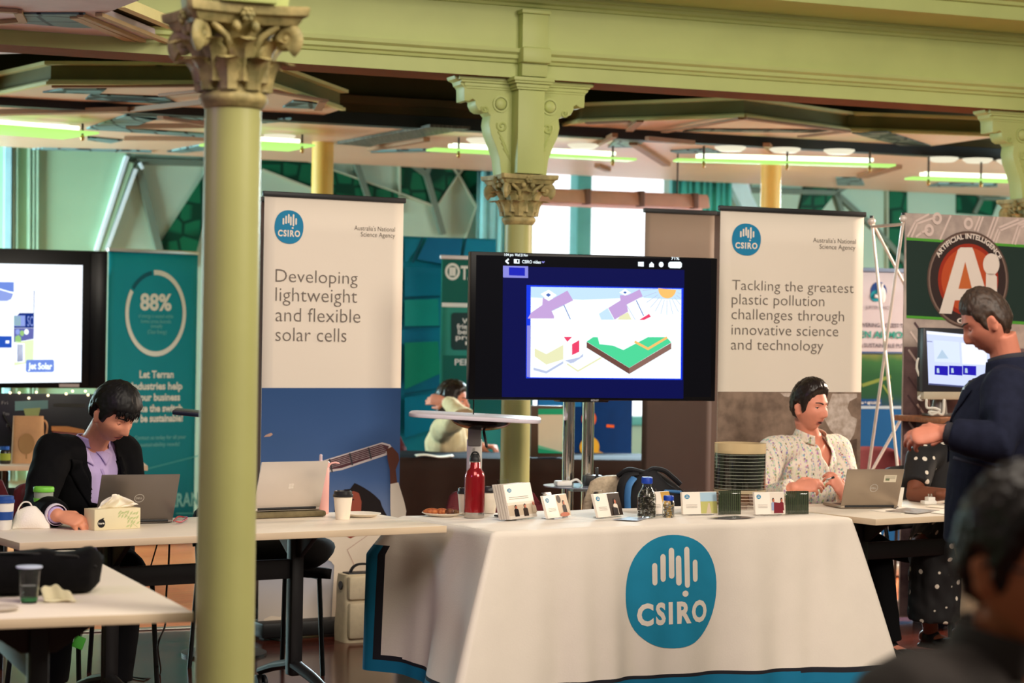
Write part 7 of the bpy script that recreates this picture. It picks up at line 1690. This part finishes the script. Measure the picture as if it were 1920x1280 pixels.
# ---------------------------------------------------------------- man in the patterned shirt, talking behind the right desk
def speckle_mat():
    m = bpy.data.materials.new('patterned_shirt'); m.use_nodes = True; nt = m.node_tree; L = nt.links.new; b = nt.nodes['Principled BSDF']; b.inputs['Roughness'].default_value = .8
    tc = nt.nodes.new('ShaderNodeTexCoord'); mp = nt.nodes.new('ShaderNodeMapping'); mp.inputs['Rotation'].default_value = (0, 0, -.6); mp.inputs['Scale'].default_value = (105, 105, 75); L(tc.outputs['Object'], mp.inputs[0])
    vo = nt.nodes.new('ShaderNodeTexVoronoi'); vo.inputs['Scale'].default_value = 1; L(mp.outputs[0], vo.inputs['Vector'])
    hs = nt.nodes.new('ShaderNodeHueSaturation'); hs.inputs['Saturation'].default_value = .85; hs.inputs['Value'].default_value = .62; L(vo.outputs['Color'], hs.inputs['Color'])
    r = nt.nodes.new('ShaderNodeValToRGB'); r.color_ramp.elements[0].position = .42; r.color_ramp.elements[1].position = .60; r.color_ramp.elements[0].color = (1, 1, 1, 1); r.color_ramp.elements[1].color = (0, 0, 0, 1); L(vo.outputs['Distance'], r.inputs[0])
    wv = nt.nodes.new('ShaderNodeTexWave'); wv.inputs['Scale'].default_value = .085; wv.inputs['Distortion'].default_value = .4; L(mp.outputs[0], wv.inputs['Vector'])
    mu = nt.nodes.new('ShaderNodeMath'); mu.operation = 'MULTIPLY'; L(r.outputs[0], mu.inputs[0]); L(wv.outputs['Fac'], mu.inputs[1])
    m2 = nt.nodes.new('ShaderNodeMath'); m2.operation = 'MULTIPLY_ADD'; m2.inputs[1].default_value = .95; m2.inputs[2].default_value = .04; L(mu.outputs[0], m2.inputs[0])
    mx = nt.nodes.new('ShaderNodeMix'); mx.data_type = 'RGBA'; mx.inputs[6].default_value = (*lin((232, 218, 200)), 1); L(hs.outputs[0], mx.inputs[7]); L(m2.outputs[0], mx.inputs[0]); L(mx.outputs[2], b.inputs['Base Color']); MATS['patterned_shirt'] = m; return m
SPK = speckle_mat()
J = J_(neck=at(1519, 827, 10.42), sR=at(1446, 847, 10.30), sL=at(1568, 843, 10.56), chest=at(1512, 905, 10.46), eR=at(1424, 935, 10.14), wR=at(1488, 914, 9.96), eL=at(1597, 935, 10.36), wL=at(1583, 930, 10.06),
       kR=at(1556, 1040, 9.98), kL=at(1640, 1040, 10.02), aR=at(1590, 1180, 10.05), aL=at(1668, 1180, 10.0))
p = at(1500, 1000, 10.56); J['pel'] = V((p.x, p.y, .56))
for a in 'RL': J['a' + a].z = .095; J['k' + a].z = .54
Hm = head_matrix(at(1518, 762, 10.34), (.68, -.73, -.04), .03)
P = Person('man in a pale patterned shirt talking, hands raised behind the taupe laptop', J, SKIN_B, Hm, {'R': dict(d=(.93, -.16, .16), n=(.05, -.75, .66), curl=(.35, .75, .5), thumb=.3), 'L': dict(d=(-.52, -.22, .82), n=(.55, -.72, .35), curl=(.6, .8, .5), thumb=.3)}, (J['pel'].x, J['pel'].y, 0), k=1.05)
sh = P.upper('shirt', SPK, .022, hem=-.08, arm=(.078, .07, .06, .046), sleeve=.96, wr=.007, seed=5, keep=lambda x, y, z, c: not (y > 0 and abs(x + .012) < .042 * ss(.11, .19, z) and z > .11), solid=.003)
P.collar('shirt_collar', SPK, r=.072, h=.05, gap=.5, flare=.02, drop=.045, parent=sh)
P.patch('button_placket', mat('shirt_seam', (196, 180, 160), .8), 'shirt', lambda u, v: (-.004 + .003 * u, .10 - .3 * v), 2, 20, .003, parent=sh)
P.patch('name_badge', mat('badge_white', (226, 224, 214), .5), 'shirt', lambda u, v: (-.06 - .055 * u, .02 - .035 * v), 2, 2, .008, parent=sh)
P.lower('trousers', TROUS, wr=.005); P.shoes(SHOEB)
hair(P.root, Hm, HAIRB, lambda p, d: .010 + .012 * max(0, d[2]) + .022 * max(0, d[2]) ** 2 * max(0, d[1] + .35), rough=.003, spike=.002)
face_parts(P.root, Hm, SKIN_B, HAIRB, LIPS, look=.6, lid=.4, open_=.6, brow_drop=.003)
p = at(1556, 897, 9.86); b = MB(); b.box((0, 0, 0), (.036, .012, .008), R=Mx.Rotation(-.35, 3, 'Y'), bev=.002); b.box((.014, 0, .005), (.014, .0125, .009), 1, R=Mx.Rotation(-.35, 3, 'Y'))
tag(b.done('memory_stick', [STEEL, BLKP], loc=p), 'small silver stick held between the fingers of the man in the patterned shirt', 'memory stick')
chair('black chair under the man in the patterned shirt', V((J['pel'].x, J['pel'].y, 0)), math.atan2(P.fwd.y, P.fwd.x), BLKU, .8)

# ---------------------------------------------------------------- standing man in the navy blazer
J = J_(neck=at(1893, 700, 7.42), sR=at(1908, 728, 7.60), sL=at(1888, 734, 7.21), chest=at(1874, 800, 7.41), eL=at(1878, 832, 7.08), wL=at(1772, 812, 7.16), eR=at(1880, 836, 7.70), wR=at(1782, 806, 7.40),
       kR=at(1846, 1100, 7.52), kL=at(1850, 1100, 7.32), aR=at(1866, 1390, 7.52), aL=at(1868, 1390, 7.30))
p = at(1862, 930, 7.41); J['pel'] = V((p.x, p.y, .95))
for a in 'RL': J['a' + a].z = .095; J['k' + a].z = .50
Hm = head_matrix(at(1851, 604, 7.40), (-.88, .10, -.40), 0) @ Mx.Diagonal((.95, .89, .98, 1))
NAVY = mat('blazer_navy', (28, 31, 48), 0.9, var=.15, scale=30, bump=.08, bscale=200, spec=.15)
P = Person('standing man in a navy blazer looking down at his clasped hands', J, SKIN_C, Hm, {'L': dict(d=(-.93, .12, -.12), n=(-.1, -.72, .68), curl=(.5, .6, .5), thumb=.4), 'R': dict(d=(-.85, -.40, .06), n=(-.1, -.35, .93), curl=(.55, .7, .5))}, (J['pel'].x, J['pel'].y, 0), k=1.08)
P.upper('shirt', mat('shirt_charcoal', (44, 42, 50), .8), .010, hem=-.05, arm=(.066, .058, .048, .04), wr=.003); P.collar('shirt_collar', MATS['shirt_charcoal'], r=.07, h=.055, gap=.4, flare=.012, drop=.03)
def w2(z): return .02 + .05 * ss(-.1, .16, z) + .05 * ss(-.1, -.3, z)
jk = P.upper('blazer', NAVY, .036, hem=-.13, arm=(.088, .080, .070, .056), sleeve=.93, wr=.009, seed=8, keep=lambda x, y, z, c: not (y > 0 and abs(x) < w2(z) and z < .2), solid=.006)
for sgn in (-1, 1): P.patch('lapel', NAVY, 'blazer', lambda u, v, sgn=sgn: (sgn * (w2(.12 - .26 * v) + .002 + (.06 * (1 - v) ** .7 + .006) * u), .13 - .26 * v), 5, 14, .010, parent=jk, solid=.003)
P.collar('blazer_collar', NAVY, r=.088, h=.05, gap=.7, flare=.02, drop=.03, parent=jk, lift=.012)
b = MB(); q = at(1830, 868, 7.12) - P.base; b.box(q, (.16, .012, .012), R=Mx.Rotation(.22, 3, 'Y'), bev=.004); b.done('pocket_flap', mat('blazer_navy_edge', (26, 30, 46), .8), jk)
P.lower('trousers', mat('trousers_beige', (170, 146, 116), .85, var=.06), r=(.105, .095, .085, .075), wr=.007); P.shoes(SHOEB)
b = MB(); r = Hm
hair(P.root, Hm, HAIRG, lambda p, d: .007 + .009 * max(0, d[2]) + .002 * max(0, -d[1]), tab=((0, .060), (.5, .056), (.9, .046), (1.15, .012), (1.3, -.02), (1.42, -.03), (1.5, .01), (1.8, .012), (1.95, -.02), (2.3, -.06), (3.2, -.082)), rough=.003, spike=.0015)
face_parts(P.root, Hm, SKIN_C, HAIRG, LIPS2, lid=.9)

# ---------------------------------------------------------------- blurred man with glasses in the foreground
J = J_(neck=at(1912, 1262, 2.98), sR=at(1712, 1338, 2.86), sL=at(2150, 1330, 3.12), chest=at(1930, 1480, 2.98), eR=at(1660, 1640, 2.75), wR=at(1800, 1760, 2.60), eL=at(2220, 1640, 2.98), wL=at(2080, 1760, 2.70), kR=V((.52, 2.55, .54)), kL=V((.80, 2.62, .54)), aR=V((.5, 2.6, .095)), aL=V((.8, 2.66, .095)))
J['pel'] = V((.72, 3.02, .56))
Hm = head_matrix(at(1928, 1062, 2.93), (.55, -.83, -.06), 0)
P = Person('man with glasses and dark hair close to the camera, cut by the right edge', J, SKIN_E, Hm, {'R': dict(d=(.5, -.7, -.3), n=(0, 0, 1)), 'L': dict(d=(-.3, -.7, -.3), n=(0, 0, 1))}, (.72, 3.02, 0), k=1.0)
JK2 = mat('jacket_charcoal_brown', (52, 44, 40), .85, var=.2, scale=14)
P.upper('sweater', mat('sweater_grey_green', (104, 106, 96), .85, bump=.1, bscale=200), .014, hem=-.05, arm=(.068, .06, .05, .04), wr=.004); P.collar('sweater_collar', MATS['sweater_grey_green'], r=.072, h=.045, gap=.3, flare=.012, drop=.02)
jk = P.upper('jacket', JK2, .034, hem=-.12, arm=(.085, .078, .066, .054), sleeve=.95, wr=.008, seed=4, keep=lambda x, y, z, c: not (y > 0 and abs(x) < .05 + .05 * ss(-.1, .2, z) and z < .3), solid=.006)
P.collar('jacket_collar', JK2, r=.092, h=.06, gap=.75, flare=.02, drop=.03, parent=jk)
P.lower('trousers', TROUS); P.shoes(SHOEB)
hair(P.root, Hm, HAIRB, lambda p, d: .016 + .014 * max(0, d[2]), rough=.006, spike=.004, tab=((0, .058), (.5, .055), (.9, .042), (1.15, .01), (1.3, -.028), (1.42, -.035), (1.5, .01), (1.8, .012), (1.95, -.02), (2.3, -.06), (3.2, -.08)))
face_parts(P.root, Hm, SKIN_E, HAIRB, LIPS, lid=.5)
W = lambda p: Hm @ V(p) - P.base
b = MB()
for s in (-1, 1):
    b.tube([W((s * .033 + .024 * cos(t), .099, .0 + .019 * sin(t))) for t in [2 * pi * i / 28 for i in range(29)]], .0022, 8, cap=False)
    b.tube([W((s * .057, .099, .006)), W((s * .080, .09, .008)), W((s * .084, .0, .008)), W((s * .083, -.02, -.008))], .0026, 8, rnd=True)
b.tube([W((-.01, .1, .004)), W((0, .102, .008)), W((.01, .1, .004))], .0022, 8); g = b.done('glasses', BLKP, P.root, smooth=60)
for s in (-1, 1):
    b = MB(); b.poly([W((s * .033 + .0235 * cos(t), .099, .0185 * sin(t))) for t in [2 * pi * i / 28 for i in range(28)]]); b.done('lens', ACRY, g, smooth=0)

# ---------------------------------------------------------------- woman in the cream jumper at the back
J = J_(neck=at(842, 792, 14.2), sR=at(829, 806, 14.02), sL=at(858, 804, 14.42), chest=at(838, 830, 14.2), eR=at(868, 776, 13.74), wR=at(836, 752, 13.98), eL=at(884, 850, 14.46), wL=at(905, 838, 14.2), kR=V((-.25, 14.0, .54)), kL=V((-.25, 14.3, .54)), aR=V((-.25, 14.0, .095)), aL=V((-.25, 14.3, .095)))
p = at(838, 880, 14.25); J['pel'] = V((p.x, p.y, .58))
Hm = head_matrix(at(851, 752, 14.16), (.93, -.34, .0), 0)
P = Person('woman in a cream jumper with one hand behind her dark hair', J, SKIN_B, Hm, {'R': dict(d=(-.9, .25, .1), n=(-.1, -.9, .2), curl=(.4, .4, .3)), 'L': dict(d=(.7, -.6, .1), n=(0, 0, 1))}, (J['pel'].x, J['pel'].y, 0), k=.95)
jm = P.upper('jumper', mat('jumper_cream', (226, 204, 160), .9, var=.08, scale=20, bump=.15, bscale=150), .03, hem=-.12, arm=(.085, .08, .075, .05), sleeve=.95, wr=.012, seed=6)
P.collar('jumper_neck', MATS['jumper_cream'], r=.066, h=.03, gap=.05, parent=jm)
P.lower('trousers', mat('jeans', (60, 76, 104), .85)); P.shoes(SHOEB)
hair(P.root, Hm, HAIRB, lambda p, d: .018 + .012 * max(0, d[2]) + .02 * max(0, -d[1]), tab=((0, .066), (.5, .06), (.9, .04), (1.1, .0), (1.25, -.05), (1.5, -.06), (1.8, -.09), (3.2, -.115)), rough=.006)
b = MB(); b.ell(Hm @ V((0, -.085, -.07)) - P.base, (.06, .04, .09), R=Hm.to_3x3()); b.done('ponytail', HAIRB, P.root, smooth=180)
face_parts(P.root, Hm, SKIN_B, HAIRB, LIPS)

# ---------------------------------------------------------------- woman in the polka-dot dress behind the right desk
def polka():
    m = bpy.data.materials.new('polka_dots'); m.use_nodes = True; nt = m.node_tree; L = nt.links.new; b = nt.nodes['Principled BSDF']; b.inputs['Roughness'].default_value = .8
    tc = nt.nodes.new('ShaderNodeTexCoord'); vo = nt.nodes.new('ShaderNodeTexVoronoi'); vo.inputs['Scale'].default_value = 17; vo.inputs['Randomness'].default_value = .4; L(tc.outputs['Object'], vo.inputs['Vector'])
    r = nt.nodes.new('ShaderNodeValToRGB'); r.color_ramp.elements[0].position = .20; r.color_ramp.elements[1].position = .23; r.color_ramp.elements[0].color = (*lin((232, 222, 206)), 1); r.color_ramp.elements[1].color = (*lin((20, 18, 20)), 1); L(vo.outputs['Distance'], r.inputs[0]); L(r.outputs[0], b.inputs['Base Color']); MATS['polka'] = m; return m
POLKA = polka()
J = J_(neck=at(1795, 822, 10.62), sR=at(1728, 862, 10.46), sL=at(1836, 856, 10.80), chest=at(1776, 900, 10.62), eR=at(1714, 928, 10.32), wR=at(1772, 936, 10.16), eL=at(1850, 935, 10.7), wL=at(1815, 936, 10.3), kR=at(1728, 1040, 10.12), kL=at(1800, 1040, 10.24), aR=at(1745, 1180, 10.4), aL=at(1806, 1180, 10.5))
p = at(1768, 1000, 10.72); J['pel'] = V((p.x, p.y, .56))
for a in 'RL': J['a' + a].z = .095; J['k' + a].z = .54; J['w' + a].z = max(.79, J['w' + a].z)
Hm = head_matrix(at(1836, 762, 10.55), (-.2, -.9, -.3), 0)
P = Person('seated woman in a black polka-dot dress, mostly hidden behind the standing man', J, SKIN_D, Hm, {'R': dict(d=(.96, -.2, -.06), n=(0, -.1, 1), curl=(.25, .3, .3)), 'L': dict(d=(-.7, -.6, -.1), n=(0, 0, 1))}, (J['pel'].x, J['pel'].y, 0), k=.98)
P.upper('dress_top', POLKA, .022, hem=-.08, sleeve=.36, arm=(.082, .074, .066), wr=.006)
b = MB(); b.tube([J['pel'] + V((0, 0, .1)), J['pel'], J['pel'].lerp((J['kR'] + J['kL']) / 2, .6), (J['kR'] + J['kL']) / 2 + V((0, 0, -.02))], [(.17, .14), (.19, .15), (.2, .13), (.19, .11)], 28, up=(0, 0, 1), rnd=True)
kk = (J['kR'] + J['kL']) / 2; b.tube([kk + V((0, 0, .05)), kk + V((.01, .02, -.1)), kk + V((.02, .06, -.34))], [(.17, .12), (.19, .13), (.20, .14)], 28, up=P.fwd)
P.put(b, 'dress_skirt', POLKA, wr=.016, wscale=12, voxel=.01)
P.shoes(SHOEB); hair(P.root, Hm, HAIRK, lambda p, d: .02 + .01 * max(0, d[2])); face_parts(P.root, Hm, SKIN_D, HAIRK, LIPS)
chair('black chair under the woman in the polka-dot dress', V((J['pel'].x, J['pel'].y, 0)), math.atan2(P.fwd.y, P.fwd.x), BLKU, .88)
